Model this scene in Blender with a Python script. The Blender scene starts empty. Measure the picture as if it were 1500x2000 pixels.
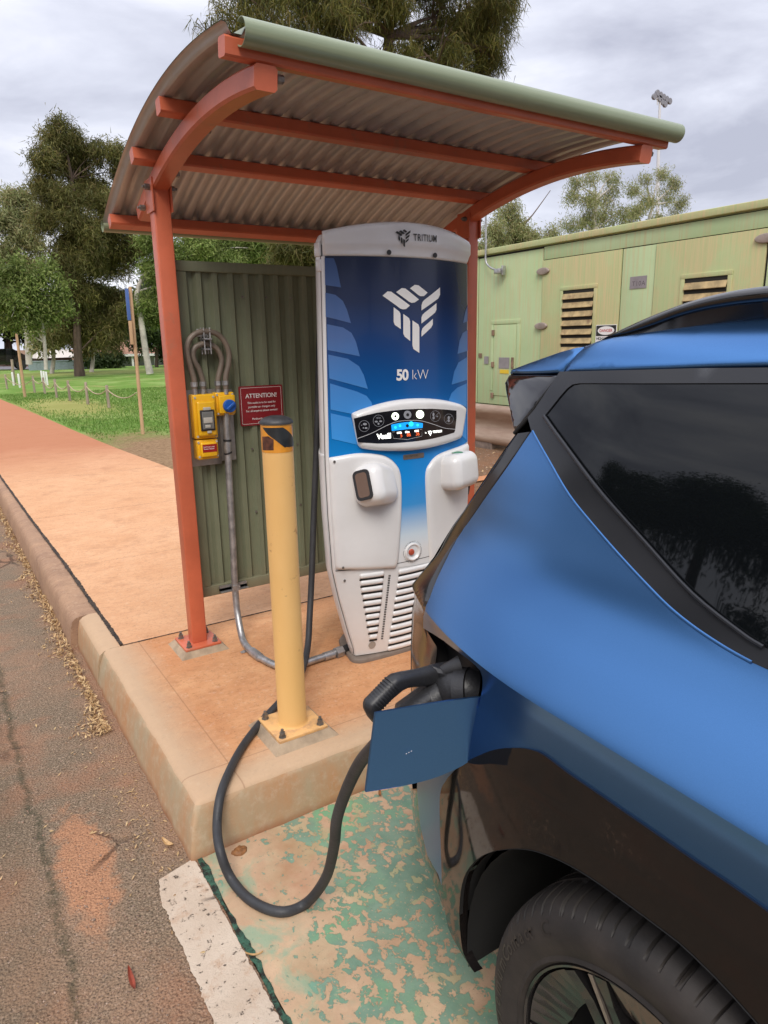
import bpy, bmesh, math, random
import numpy as np
from mathutils import Vector, Matrix
from mathutils.geometry import delaunay_2d_cdt
R = math.radians
scene = bpy.context.scene
COL = scene.collection
random.seed(7); rng = np.random.default_rng(7)

# ------------------------------------------------------------------ camera
F, CX, CY, HC = 1350.0, 750.0, 1000.0, 1.62
dn = np.array([100.0, 5505.0, F]); ZD = -dn/np.linalg.norm(dn)
AX = np.array([2150.0, -370.0, F]); XD = AX-ZD*(AX@ZD); XD /= np.linalg.norm(XD)
YD = np.cross(XD, ZD)
if YD[2] < 0: YD = -YD
RM = np.array([XD, YD, ZD])          # measured from the photo's vanishing points
cam_d = bpy.data.cameras.new('camera'); cam = bpy.data.objects.new('camera', cam_d); COL.objects.link(cam)
cam_d.sensor_fit = 'VERTICAL'; cam_d.sensor_height = 36.0; cam_d.lens = 36.0*F/2000.0
cam_d.clip_start = 0.02; cam_d.clip_end = 3000
right = RM@np.array([1, 0, 0]); up = RM@np.array([0, -1, 0]); back = RM@np.array([0, 0, -1])
M4 = Matrix.Identity(4)
for i in range(3):
    M4[i][0] = right[i]; M4[i][1] = up[i]; M4[i][2] = back[i]
M4[2][3] = HC
cam.matrix_world = M4
scene.camera = cam

# ------------------------------------------------------------------ sky and sun
SUN_EL, SUN_AZ = R(48), R(215)      # azimuth measured from +Y clockwise
world = bpy.data.worlds.new('World'); scene.world = world; world.use_nodes = True
wt = world.node_tree; wn = wt.nodes; wn.clear()
def N(t, k, **kw):
    n = t.nodes.new(k)
    for a, b in kw.items(): setattr(n, a, b)
    return n
wo = N(wt, 'ShaderNodeOutputWorld'); bg = N(wt, 'ShaderNodeBackground'); bg.inputs[1].default_value = 0.15
sky = N(wt, 'ShaderNodeTexSky', sky_type='NISHITA', sun_disc=False); sky.sun_elevation = SUN_EL; sky.sun_rotation = SUN_AZ
sky.dust_density = 2.0
tc = N(wt, 'ShaderNodeTexCoord')
mp = N(wt, 'ShaderNodeMapping'); mp.inputs['Scale'].default_value = (1.0, 1.0, 3.2); mp.inputs['Rotation'].default_value = (0.15, 0.1, 0.5)
wt.links.new(tc.outputs['Generated'], mp.inputs[0])
n1 = N(wt, 'ShaderNodeTexNoise'); n1.inputs['Scale'].default_value = 2.1; n1.inputs['Detail'].default_value = 9; n1.inputs['Roughness'].default_value = 0.55; n1.inputs['Distortion'].default_value = 0.35
wt.links.new(mp.outputs[0], n1.inputs['Vector'])
cr1 = N(wt, 'ShaderNodeValToRGB'); e = cr1.color_ramp.elements
e[0].position = 0.36; e[0].color = (4.9, 5.05, 6.1, 1); e[1].position = 0.66; e[1].color = (10.8, 10.8, 11.4, 1)
m_ = cr1.color_ramp.elements.new(0.5); m_.color = (7.4, 7.6, 8.7, 1)
wt.links.new(n1.outputs['Fac'], cr1.inputs[0])
mx = N(wt, 'ShaderNodeMixRGB'); mx.inputs[0].default_value = 0.9
wt.links.new(sky.outputs[0], mx.inputs[1]); wt.links.new(cr1.outputs[0], mx.inputs[2])
# brighter band of cloud near the horizon
sep = N(wt, 'ShaderNodeSeparateXYZ'); wt.links.new(tc.outputs['Generated'], sep.inputs[0])
# an overcast sky is about twice as bright overhead as near the horizon
mr = N(wt, 'ShaderNodeValToRGB'); e = mr.color_ramp.elements; e[0].position = 0.0; e[0].color = (.54,)*3+(1,); e[1].position = 1.0; e[1].color = (1.0,)*3+(1,)
for p_, v_ in ((.18, .50), (.45, .53), (.75, .78)): q = e.new(p_); q.color = (v_,)*3+(1,)
wt.links.new(sep.outputs['Z'], mr.inputs[0])
ml = N(wt, 'ShaderNodeVectorMath', operation='SCALE')
wt.links.new(mx.outputs[0], ml.inputs[0]); wt.links.new(mr.outputs[0], ml.inputs['Scale'])
wt.links.new(ml.outputs[0], bg.inputs[0]); wt.links.new(bg.outputs[0], wo.inputs[0])
sd = bpy.data.lights.new('sun', 'SUN'); sd.energy = 1.5; sd.angle = R(26); sd.color = (1.0, 0.94, 0.85)
so = bpy.data.objects.new('sun', sd); COL.objects.link(so)
sv = Vector((math.sin(SUN_AZ)*math.cos(SUN_EL), math.cos(SUN_AZ)*math.cos(SUN_EL), math.sin(SUN_EL)))
so.rotation_euler = sv.to_track_quat('Z', 'Y').to_euler(); so.location = (-20, -30, 40)
vs = scene.view_settings; vs.view_transform = 'Standard'; vs.look = 'None'; vs.gamma = 1.0; vs.exposure = 0.60
vs.use_curve_mapping = False

# ------------------------------------------------------------------ measuring helpers
def ray(px, py): return RM@np.array([px-CX, py-CY, F])
O3 = np.array([0, 0, HC])
def P(px, py, ax, v):
    d = ray(px, py); t = (v-O3[ax])/d[ax]; return O3+t*d
def PX(px, py, v): return tuple(P(px, py, 0, v))
def PY(px, py, v): return tuple(P(px, py, 1, v))
def PZ(px, py, v): return tuple(P(px, py, 2, v))
def solve(px, py, fn, ax, v0, n=60):
    v = v0
    for _ in range(n):
        p = P(px, py, ax, v); v = .55*v+.45*fn(p)
    return P(px, py, ax, v)

# ------------------------------------------------------------------ materials
MATS = {}
def new_mat(name):
    m = bpy.data.materials.new(name); m.use_nodes = True; t = m.node_tree
    b = t.nodes['Principled BSDF']; return m, t, b
def pm(name, col, rough=0.6, metal=0.0, var=0.0, scale=8.0, bump=0.0, bscale=60.0, spec=0.5, emit=None, coat=0.0, col2=None, dirt=None, stretch=None, detail=6):
    """principled material with noise-driven colour and bump variation"""
    if name in MATS: return MATS[name]
    m, t, b = new_mat(name); L = t.links
    b.inputs['Base Color'].default_value = (*col, 1); b.inputs['Roughness'].default_value = rough
    b.inputs['Metallic'].default_value = metal; b.inputs['Specular IOR Level'].default_value = spec
    b.inputs['Coat Weight'].default_value = coat
    tcn = N(t, 'ShaderNodeTexCoord'); vec = tcn.outputs['Object']
    if stretch:
        mpn = N(t, 'ShaderNodeMapping'); mpn.inputs['Scale'].default_value = stretch; L.new(vec, mpn.inputs[0]); vec = mpn.outputs[0]
    cur = None
    if var > 0 or col2:
        n = N(t, 'ShaderNodeTexNoise'); n.inputs['Scale'].default_value = scale; n.inputs['Detail'].default_value = detail; n.inputs['Roughness'].default_value = 0.6
        L.new(vec, n.inputs['Vector'])
        rp = N(t, 'ShaderNodeValToRGB'); el = rp.color_ramp.elements
        c2 = col2 if col2 else tuple(min(1, c*(1+var)) for c in col)
        c1 = col if col2 else tuple(c*(1-var) for c in col)
        el[0].position = 0.35; el[0].color = (*c1, 1); el[1].position = 0.65; el[1].color = (*c2, 1)
        L.new(n.outputs['Fac'], rp.inputs[0]); cur = rp.outputs[0]
    if dirt:   # (colour, threshold, scale)
        dc, th, ds = dirt
        n = N(t, 'ShaderNodeTexNoise'); n.inputs['Scale'].default_value = ds; n.inputs['Detail'].default_value = 8; n.inputs['Roughness'].default_value = 0.65
        L.new(vec, n.inputs['Vector'])
        rp = N(t, 'ShaderNodeValToRGB'); el = rp.color_ramp.elements
        el[0].position = th; el[0].color = (0, 0, 0, 1); el[1].position = min(1, th+.18); el[1].color = (1, 1, 1, 1)
        L.new(n.outputs['Fac'], rp.inputs[0])
        mxn = N(t, 'ShaderNodeMixRGB'); L.new(rp.outputs[0], mxn.inputs[0])
        if cur: L.new(cur, mxn.inputs[1])
        else: mxn.inputs[1].default_value = (*col, 1)
        mxn.inputs[2].default_value = (*dc, 1); cur = mxn.outputs[0]
    if cur: L.new(cur, b.inputs['Base Color'])
    if bump > 0:
        n = N(t, 'ShaderNodeTexNoise'); n.inputs['Scale'].default_value = bscale; n.inputs['Detail'].default_value = 5
        L.new(vec, n.inputs['Vector'])
        bp = N(t, 'ShaderNodeBump'); bp.inputs['Strength'].default_value = bump; bp.inputs['Distance'].default_value = 0.01
        L.new(n.outputs['Fac'], bp.inputs['Height']); L.new(bp.outputs[0], b.inputs['Normal'])
    if emit:
        b.inputs['Emission Color'].default_value = (*emit[0], 1); b.inputs['Emission Strength'].default_value = emit[1]
    MATS[name] = m; return m

class NT:
    """small node-graph helper"""
    def __init__(s, name):
        s.m, s.t, s.b = new_mat(name); s.L = s.t.links
        s.tc = N(s.t, 'ShaderNodeTexCoord'); s.o = s.tc.outputs['Object']; MATS[name] = s.m
    def map(s, sc=(1, 1, 1), loc=(0, 0, 0), rot=(0, 0, 0), src=None):
        n = N(s.t, 'ShaderNodeMapping'); n.inputs['Scale'].default_value = sc; n.inputs['Location'].default_value = loc; n.inputs['Rotation'].default_value = rot
        s.L.new(src or s.o, n.inputs[0]); return n.outputs[0]
    def noise(s, sc, det=6, rough=0.55, dist=0.0, src=None):
        n = N(s.t, 'ShaderNodeTexNoise'); n.inputs['Scale'].default_value = sc; n.inputs['Detail'].default_value = det
        n.inputs['Roughness'].default_value = rough; n.inputs['Distortion'].default_value = dist
        s.L.new(src or s.o, n.inputs['Vector']); return n.outputs['Fac']
    def voro(s, sc, feat='F1', out='Distance', src=None, rnd=1.0):
        n = N(s.t, 'ShaderNodeTexVoronoi'); n.feature = feat; n.inputs['Scale'].default_value = sc; n.inputs['Randomness'].default_value = rnd
        s.L.new(src or s.o, n.inputs['Vector']); return n.outputs[out]
    def ramp(s, fac, stops, interp='LINEAR'):
        n = N(s.t, 'ShaderNodeValToRGB'); r = n.color_ramp; r.interpolation = interp
        while len(r.elements) < len(stops): r.elements.new(0.5)
        for e_, (p, c) in zip(r.elements, stops):
            e_.position = p; c = (c, c, c) if not hasattr(c, '__len__') else c; e_.color = (*c, 1)
        s.L.new(fac, n.inputs[0]); return n.outputs[0]
    def mix(s, fac, a, b, mode='MIX'):
        n = N(s.t, 'ShaderNodeMixRGB', blend_type=mode)
        for i, v in ((0, fac), (1, a), (2, b)):
            if hasattr(v, 'is_output') or hasattr(v, 'links'): s.L.new(v, n.inputs[i])
            elif i == 0: n.inputs[0].default_value = v
            else: n.inputs[i].default_value = (*v, 1) if len(v) == 3 else v
        return n.outputs[0]
    def math(s, op, a, b=None, clamp=False):
        n = N(s.t, 'ShaderNodeMath', operation=op, use_clamp=clamp)
        for i, v in ((0, a), (1, b)):
            if v is None: continue
            if hasattr(v, 'links'): s.L.new(v, n.inputs[i])
            else: n.inputs[i].default_value = v
        return n.outputs[0]
    def xyz(s, src=None):
        n = N(s.t, 'ShaderNodeSeparateXYZ'); s.L.new(src or s.o, n.inputs[0]); return n.outputs
    def rng(s, v, a, b, c=0., d=1.):
        n = N(s.t, 'ShaderNodeMapRange'); n.inputs['From Min'].default_value = a; n.inputs['From Max'].default_value = b
        n.inputs['To Min'].default_value = c; n.inputs['To Max'].default_value = d
        s.L.new(v, n.inputs['Value']); return n.outputs[0]
    def bump(s, h, st=0.5, dist=0.01, nrm=None):
        n = N(s.t, 'ShaderNodeBump'); n.inputs['Strength'].default_value = st; n.inputs['Distance'].default_value = dist
        s.L.new(h, n.inputs['Height'])
        if nrm: s.L.new(nrm, n.inputs['Normal'])
        s.L.new(n.outputs[0], s.b.inputs['Normal']); return n.outputs[0]
    def set(s, col=None, rough=None, metal=None, spec=None):
        for k, v in (('Base Color', col), ('Roughness', rough), ('Metallic', metal), ('Specular IOR Level', spec)):
            if v is None: continue
            if hasattr(v, 'links'): s.L.new(v, s.b.inputs[k])
            else: s.b.inputs[k].default_value = (*v, 1) if hasattr(v, '__len__') else v
        return s.m

# ------------------------------------------------------------------ mesh helpers
class MB:
    def __init__(s): s.v = []; s.f = []
    def add(s, v, f):
        o = len(s.v); s.v += [tuple(p) for p in v]; s.f += [tuple(i+o for i in q) for q in f]; return s
    def box(s, lo, hi, bev=0.0):
        x0, y0, z0 = lo; x1, y1, z1 = hi
        if bev <= 0:
            v = [(x0,y0,z0),(x1,y0,z0),(x1,y1,z0),(x0,y1,z0),(x0,y0,z1),(x1,y0,z1),(x1,y1,z1),(x0,y1,z1)]
            return s.add(v, [(0,3,2,1),(4,5,6,7),(0,1,5,4),(1,2,6,5),(2,3,7,6),(3,0,4,7)])
        bm = bmesh.new(); bmesh.ops.create_cube(bm, size=1)
        for q in bm.verts: q.co = Vector(((x0+x1)/2+q.co.x*(x1-x0), (y0+y1)/2+q.co.y*(y1-y0), (z0+z1)/2+q.co.z*(z1-z0)))
        bmesh.ops.bevel(bm, geom=bm.edges[:], offset=bev, segments=3, affect='EDGES', profile=0.5)
        bm.verts.index_update(); s.add([q.co[:] for q in bm.verts], [[q.index for q in f_.verts] for f_ in bm.faces]); bm.free(); return s
    def tube(s, pts, r, seg=12, cap=True):
        pts = [Vector(p) for p in pts]; n = len(pts)
        rs = r if hasattr(r, '__len__') else [r]*n
        rings = []; nrm = None
        for i, p in enumerate(pts):
            t = (pts[min(i+1, n-1)]-pts[max(i-1, 0)])
            if t.length < 1e-9: t = Vector((0, 0, 1))
            t.normalize()
            if nrm is None:
                nrm = t.orthogonal().normalized()
            nrm = (nrm-t*nrm.dot(t))
            if nrm.length < 1e-6: nrm = t.orthogonal()
            nrm.normalize(); bn = t.cross(nrm)
            rings.append([p+(nrm*math.cos(a)+bn*math.sin(a))*rs[i] for a in [2*math.pi*k/seg for k in range(seg)]])
        v = [q for rg in rings for q in rg]; f = []
        for i in range(n-1):
            for k in range(seg):
                a = i*seg+k; b = i*seg+(k+1) % seg; f.append((a, b, b+seg, a+seg))
        if cap: f.append(tuple(range(seg))[::-1]); f.append(tuple((n-1)*seg+k for k in range(seg)))
        return s.add(v, f)
    def cyl(s, p0, p1, r0, r1=None, seg=20): return s.tube([p0, p1], [r0, r0 if r1 is None else r1], seg)
    def lathe(s, prof, c, axis='Z', seg=32, cap=True):
        v = []; f = []; n = len(prof)
        for (r, h) in prof:
            for k in range(seg):
                a = 2*math.pi*k/seg; x, y = r*math.cos(a), r*math.sin(a)
                q = {'Z': (x, y, h), 'X': (h, x, y), 'Y': (x, h, y)}[axis]; v.append((c[0]+q[0], c[1]+q[1], c[2]+q[2]))
        for i in range(n-1):
            for k in range(seg):
                a = i*seg+k; b = i*seg+(k+1) % seg; f.append((a, b, b+seg, a+seg))
        if cap: f.append(tuple(range(seg))[::-1]); f.append(tuple((n-1)*seg+k for k in range(seg)))
        return s.add(v, f)
    def prism(s, poly, fn0, fn1):
        """side-capped prism between two mappings of the same 2D polygon"""
        n = len(poly); v = [fn0(*q) for q in poly]+[fn1(*q) for q in poly]
        tri = cdt(poly); f = [tuple(t) for t in tri[1]]
        if len(tri[0]) == n:
            F_ = [tuple(t) for t in f]+[tuple(i+n for i in t[::-1]) for t in f]
            for i in range(n): F_.append((i, (i+1) % n, (i+1) % n+n, i+n))
            return s.add(v, F_)
        return s
    def grid(s, fn, us, ws, flip=False):
        nu, nw = len(us), len(ws); v = [fn(a, b) for a in us for b in ws]; f = []
        for i in range(nu-1):
            for j in range(nw-1):
                q = (i*nw+j, (i+1)*nw+j, (i+1)*nw+j+1, i*nw+j+1); f.append(q[::-1] if flip else q)
        return s.add(v, f)
    def build(s, name, mat, parent=None, smooth=True, sharp=40, fixn=True):
        me = bpy.data.meshes.new(name); me.from_pydata(s.v, [], s.f); me.update()
        if fixn and len(s.f) < 60000:
            bm = bmesh.new(); bm.from_mesh(me); bmesh.ops.recalc_face_normals(bm, faces=bm.faces[:]); bm.to_mesh(me); bm.free()
        if smooth:
            me.shade_smooth() if hasattr(me, 'shade_smooth') else None
            if sharp is not None: me.set_sharp_from_angle(angle=R(sharp))
        return link(name, me, mat, parent)
def link(name, me, mat, parent=None):
    if mat is not None:
        for q in (mat if isinstance(mat, list) else [mat]): me.materials.append(q)
    o = bpy.data.objects.new(name, me); COL.objects.link(o)
    if parent is not None:
        o.parent = parent
        if parent.parent is None and parent.type == 'EMPTY': o.matrix_parent_inverse = Matrix.Translation(-Vector(parent.location))
    return o
def cdt(poly, pts=()):
    vs_ = [Vector((float(a), float(b))) for a, b in poly]+[Vector((float(a), float(b))) for a, b in pts]; n = len(poly)
    r = delaunay_2d_cdt(vs_, [], [list(range(n))], 1, 1e-6)
    return [(q.x, q.y) for q in r[0]], r[2]
def inside(poly, X, Y):
    c = np.zeros(X.shape, bool); n = len(poly)
    for i in range(n):
        x0, y0 = poly[i]; x1, y1 = poly[(i+1) % n]
        k = ((y0 > Y) != (y1 > Y))
        with np.errstate(divide='ignore', invalid='ignore'): c ^= k & (X < (x1-x0)*(Y-y0)/((y1-y0) if y1 != y0 else 1e-12)+x0)
    return c
def bdist(poly, X, Y):
    d = np.full(X.shape, 1e9); n = len(poly)
    for i in range(n):
        x0, y0 = poly[i]; x1, y1 = poly[(i+1) % n]; dx, dy = x1-x0, y1-y0; l = dx*dx+dy*dy+1e-15
        t = np.clip(((X-x0)*dx+(Y-y0)*dy)/l, 0, 1); d = np.minimum(d, np.hypot(X-x0-t*dx, Y-y0-t*dy))
    return d
def resample(poly, step):
    out = []; n = len(poly)
    for i in range(n):
        a = np.array(poly[i]); b = np.array(poly[(i+1) % n]); m = max(1, int(np.linalg.norm(b-a)/step))
        for k in range(m): out.append(tuple(a+(b-a)*k/m))
    return out
def patch(mb, poly, fn, out, off=0.0, thick=0.0, bev=0.0, step=0.02, top=None, skirt=None, extra=None, keep=None):
    """raised, edge-rounded panel: poly in the surface's own 2D coordinates, fn(u,v)->3D, out=direction the panel rises"""
    poly = resample([(float(a), float(b)) for a, b in poly], step)
    xs = [p[0] for p in poly]; ys = [p[1] for p in poly]
    gx, gy = np.meshgrid(np.arange(min(xs), max(xs), step)+step*.37, np.arange(min(ys), max(ys), step)+step*.41)
    gx, gy = gx.ravel(), gy.ravel(); k = inside(poly, gx, gy); gx, gy = gx[k], gy[k]
    d = bdist(poly, gx, gy) if len(gx) else gx; k = d > max(step*.45, bev*1.0+step*.25 if bev > 0 else 0); gx, gy, d = gx[k], gy[k], d[k]
    pts = list(zip(gx, gy))
    if extra is not None:      # rows of points that keep a crease sharp
        ex = np.array(extra); kk = inside(poly, ex[:, 0], ex[:, 1]); ex = ex[kk]; ex = ex[bdist(poly, ex[:, 0], ex[:, 1]) > .004]
        g_ = np.array(pts); pts = [tuple(q) for q in g_[keep(g_[:, 0], g_[:, 1])]]+[tuple(q) for q in ex]
    if bev > 0:      # rings of points inside the rim give the rounded edge
        c = np.array(poly)
        for fr in (.12, .35, .65, 1.0):
            w = bev*fr; nx = np.roll(c, -1, 0)-np.roll(c, 1, 0); nl = np.hypot(nx[:, 0], nx[:, 1])+1e-9
            nn = np.c_[-nx[:, 1]/nl, nx[:, 0]/nl]
            for sgn in (1, -1):
                q = c+nn*w*sgn; kk = inside(poly, q[:, 0], q[:, 1]); q = q[kk]
                if len(q):
                    dd = bdist(poly, q[:, 0], q[:, 1]); q = q[dd > w*.93]; pts += [tuple(z) for z in q]
    V, T = cdt(poly, pts); A = np.array(V); dd = bdist(poly, A[:, 0], A[:, 1])
    out = np.array(out if not callable(out) else (0, 0, 0), float) if not callable(out) else out
    def P3(u, v, h):
        p = np.array(fn(u, v), float); o_ = out(u, v) if callable(out) else out; return p+np.array(o_)*h
    vv = []
    for (u, v), q in zip(V, dd):
        s_ = 1.0 if bev <= 0 else math.sqrt(max(0, 1-(1-min(1, q/bev))**2))
        h = off+thick*s_+(top(u, v, q) if top else 0); vv.append(P3(u, v, h))
    mb.add(vv, [tuple(t) for t in T])
    sk = skirt if skirt is not None else (0.0 if bev > 0 else thick)
    if sk > 0:
        n = len(poly); base = off+(thick if bev <= 0 else 0); a = [P3(u, v, base) for u, v in poly]; b = [P3(u, v, base-sk) for u, v in poly]
        mb.add(a+b, [(i, (i+1) % n, (i+1) % n+n, i+n) for i in range(n)])
    return mb
def cr(pts, n=8, closed=False):
    """Catmull-Rom through points"""
    p = [np.array(q, float) for q in pts]; m = len(p); out = []
    rngi = range(m if closed else m-1)
    for i in rngi:
        p0 = p[(i-1) % m] if closed or i > 0 else 2*p[0]-p[1]
        p1, p2 = p[i], p[(i+1) % m]
        p3 = p[(i+2) % m] if closed or i+2 < m else 2*p[-1]-p[-2]
        for k in range(n):
            t = k/n; out.append(tuple(.5*((2*p1)+(-p0+p2)*t+(2*p0-5*p1+4*p2-p3)*t*t+(-p0+3*p1-3*p2+p3)*t**3)))
    if not closed: out.append(tuple(p[-1]))
    return out
def rrect(x0, y0, x1, y1, r, n=5):
    o = []
    for cx, cy, a in ((x1-r, y1-r, 0), (x0+r, y1-r, 90), (x0+r, y0+r, 180), (x1-r, y0+r, 270)):
        for k in range(n+1): t = R(a+90*k/n); o.append((cx+r*math.cos(t), cy+r*math.sin(t)))
    return o
def thing(name, label, cat, loc=(0, 0, 0), group=None):
    o = bpy.data.objects.new(name, None); o.empty_display_size = .1; COL.objects.link(o); o.location = loc
    return tag(o, label, cat, group)
def tag(o, label=None, cat=None, group=None, kind=None):
    if label: o['label'] = label
    if cat: o['category'] = cat
    if group: o['group'] = group
    if kind: o['kind'] = kind
    return o
def text(name, s, size, fn, mat, parent=None, bold=0.0, align='LEFT', ext=0.0, spacing=1.0, res=4):
    c = bpy.data.curves.new(name, 'FONT'); c.body = s; c.size = size; c.align_x = align; c.offset = bold; c.extrude = 0; c.resolution_u = res; c.space_character = spacing
    o = bpy.data.objects.new(name, c); COL.objects.link(o)
    dg = bpy.context.evaluated_depsgraph_get(); dg.update()
    me = bpy.data.meshes.new_from_object(o.evaluated_get(dg)); bpy.data.objects.remove(o); bpy.data.curves.remove(c)
    for v in me.vertices: v.co = Vector(fn(v.co.x, v.co.y))
    me.update(); me.materials.clear(); me.name = name
    return link(name, me, mat, parent)

def split_build(name, mb, mat, parent=None, **k):
    """one object per connected piece"""
    n_ = len(mb.v); par = list(range(n_))
    def find(a):
        while par[a] != a: par[a] = par[par[a]]; a = par[a]
        return a
    key = {}
    for i, p_ in enumerate(mb.v):
        q = tuple(round(c, 5) for c in p_)
        if q in key: par[find(i)] = find(key[q])
        else: key[q] = i
    for f_ in mb.f:
        for a in f_[1:]: par[find(a)] = find(f_[0])
    groups = {}
    for f_ in mb.f: groups.setdefault(find(f_[0]), []).append(f_)
    out = []
    for fs_ in groups.values():
        idx = sorted({i for f_ in fs_ for i in f_}); mp_ = {a: b for b, a in enumerate(idx)}; m2 = MB(); m2.v = [mb.v[i] for i in idx]; m2.f = [tuple(mp_[i] for i in f_) for f_ in fs_]
        out.append(m2.build(name, mat, parent, **k))
    return out
# ================================================================== SETTING
def simple_sheet(name, poly, z, mat):
    mb = MB(); V, T = cdt(poly); mb.add([(a, b, z) for a, b in V], [tuple(t) for t in T])
    o = mb.build(name, mat, smooth=False, fixn=False)
    if o.data.polygons[0].normal.z < 0: o.data.flip_normals()
    return tag(o, kind='structure')
# dirt that reaches the horizon
n = NT('dirt'); a = n.noise(0.5, 8, .6); b_ = n.noise(14, 6, .7); c = n.mix(n.rng(b_, .35, .65), (.16, .085, .045), (.30, .17, .095))
c = n.mix(n.rng(a, .4, .62), c, (.21, .125, .075)); n.set(c, .95, spec=.2); n.bump(n.noise(45, 8, .7), .9, .03)
simple_sheet('ground', [(-600, -300), (600, -300), (600, 1200), (-600, 1200)], -0.03, n.m)
# road: old asphalt under red dust
n = NT('asphalt')
big = n.noise(1.5, 7, .6, .3, n.map(loc=(2.2, 1.1, 0))); mid = n.noise(6, 8, .65, .4); fin = n.noise(150, 4, .7); st = n.voro(125); st2 = n.voro(52)
dark = n.mix(n.rng(fin, .35, .65), (.060, .044, .030), (.385, .285, .19))
stones = n.mix(n.math('MULTIPLY', n.ramp(st, [(0, 1), (.42, .0)]), n.rng(n.noise(70, 3, .6), .4, .6)), dark, (.56, .43, .31))
stones = n.mix(n.ramp(st2, [(0, 1), (.26, 0)]), stones, (.55, .40, .29))
dust = n.mix(n.rng(fin, .3, .7), (.27, .145, .085), (.46, .28, .175))
dm = n.math('MULTIPLY', n.rng(big, .46, .60), n.rng(mid, .30, .56), True)
x, y, z = n.xyz()
edge = n.rng(n.math('ADD', x, n.math('MULTIPLY', n.math('SUBTRACT', mid, .5), .30)), .33, .44)      # washed-in dust along the kerb
edge = n.math('MULTIPLY', edge, n.rng(y, 1.9, 2.05), True)
dm = n.math('MULTIPLY', n.math('MAXIMUM', dm, edge), n.rng(fin, .30, .50), True)
dm = n.math('MULTIPLY', dm, .62)
c = n.mix(dm, stones, dust)
spot = n.voro(0.9, 'F1', src=n.map(loc=(.15, .12, 0)))
c = n.mix(n.math('MULTIPLY', n.rng(n.noise(2.6, 6, .6, src=n.map(loc=(5, 3.3, 0))), .5, .62), .62), c, n.mix(n.rng(fin, .35, .62), (.22, .10, .055), (.44, .235, .14)))
ux = n.math('DIVIDE', n.math('SUBTRACT', x, .20), .085); uy = n.math('DIVIDE', n.math('SUBTRACT', y, 2.13), .25)
dd = n.math('ADD', n.math('SQRT', n.math('ADD', n.math('MULTIPLY', ux, ux), n.math('MULTIPLY', uy, uy))), n.math('MULTIPLY', n.math('SUBTRACT', n.noise(7, 8, .68, .3), .5), 3.0))
c = n.mix(n.math('MULTIPLY', n.rng(dd, 1.25, .75), n.rng(fin, .22, .46), True), c, n.mix(n.rng(fin, .35, .62), (.34, .155, .08), (.56, .30, .17)))
tx = n.math('ABSOLUTE', n.math('ADD', n.math('SUBTRACT', x, .095), n.math('MULTIPLY', n.math('SUBTRACT', n.noise(5, 5, .6), .5), .10)))
tr_ = n.math('MULTIPLY', n.rng(tx, .022, .004), n.rng(n.noise(20, 5, .7), .36, .52), True)
c = n.mix(n.math('MULTIPLY', tr_, .55), c, (.03, .04, .02))
c = n.mix(n.math('MULTIPLY', n.rng(x, .10, .02), .22, True), c, (.09, .065, .035))
crk = n.voro(2.1, 'DISTANCE_TO_EDGE', src=n.mix(.10, n.o, n.t.nodes[0].outputs[0]) if False else n.map(rot=(0, 0, .4)))
wob = n.noise(9, 6, .7)
ck = n.ramp(n.math('ADD', crk, n.math('MULTIPLY', n.math('SUBTRACT', wob, .5), .13)), [(0, 1), (.012, .9), (.03, 0)])
ck = n.math('MULTIPLY', ck, n.rng(n.noise(1.3, 3), .56, .62), True)
c = n.mix(n.math('MULTIPLY', ck, .6), c, (.018, .016, .013))
n.set(c, .93, spec=.25)
h = n.math('ADD', n.math('MULTIPLY', n.math('SUBTRACT', 1.0, st), .9), n.math('MULTIPLY', fin, 1.0)); h = n.math('SUBTRACT', h, n.math('MULTIPLY', ck, 2.5))
h = n.math('SUBTRACT', h, n.math('MULTIPLY', dm, .3)); h = n.math('ADD', h, n.math('MULTIPLY', mid, .8))
n.bump(h, .9, .008)
def road_z(x, y):
    return 0.0
mb = MB(); xs = np.linspace(-6, .5, 66); ysr = np.linspace(-1, 6, 71)
simple_sheet('road', [(-9, -8), (.51, -8), (.51, 140), (-9, 140)], 0.0, n.m)
# a worn lip in the asphalt (old trench edge) with dirt in it
# green bay: concrete with flaking green paint
n = NT('green_bay'); x, y, z = n.xyz()
w = n.map(sc=(1, .8, 1)); a = n.noise(27.0, 9, .62, .35, w); b2 = n.noise(2.0, 4, .5, .0, n.map(loc=(3.1, 7.7, 0))); c3 = n.noise(52, 6, .62, .3)
msk = n.math('ADD', a, n.math('MULTIPLY', n.math('SUBTRACT', b2, .5), .42)); msk = n.math('ADD', msk, n.math('MULTIPLY', n.math('SUBTRACT', c3, .5), .26))
bias = n.math('MULTIPLY', n.rng(n.math('SUBTRACT', x, n.math('MULTIPLY', n.math('SUBTRACT', y, 1.4), -.15)), .56, .95), .135)
msk = n.math('ADD', msk, bias); msk = n.math('ADD', msk, n.rng(y, 1.95, 1.1, -.03, .035))
paint = n.ramp(msk, [(.606, 0), (.614, 1)]); rim = n.math('SUBTRACT', n.ramp(msk, [(.592, 0), (.606, 1)]), paint)
conc = n.mix(n.rng(n.noise(5, 8, .65), .3, .7), (.44, .28, .17), (.60, .42, .27)); conc = n.mix(n.rng(n.noise(3.1, 6, .6, src=n.map(loc=(9, 1, 0))), .52, .72), conc, (.40, .20, .11))
conc = n.mix(n.ramp(n.voro(28), [(0, .9), (.09, 0)]), conc, (.19, .11, .065))
ghost = n.math('MULTIPLY', n.rng(n.noise(4.5, 7, .6, .6, n.map(loc=(1.3, 2.8, 0))), .50, .58), n.rng(x, .75, 1.0, .15, .75), True)
conc = n.mix(n.math('MULTIPLY', ghost, .65), conc, (.26, .40, .20))
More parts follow.
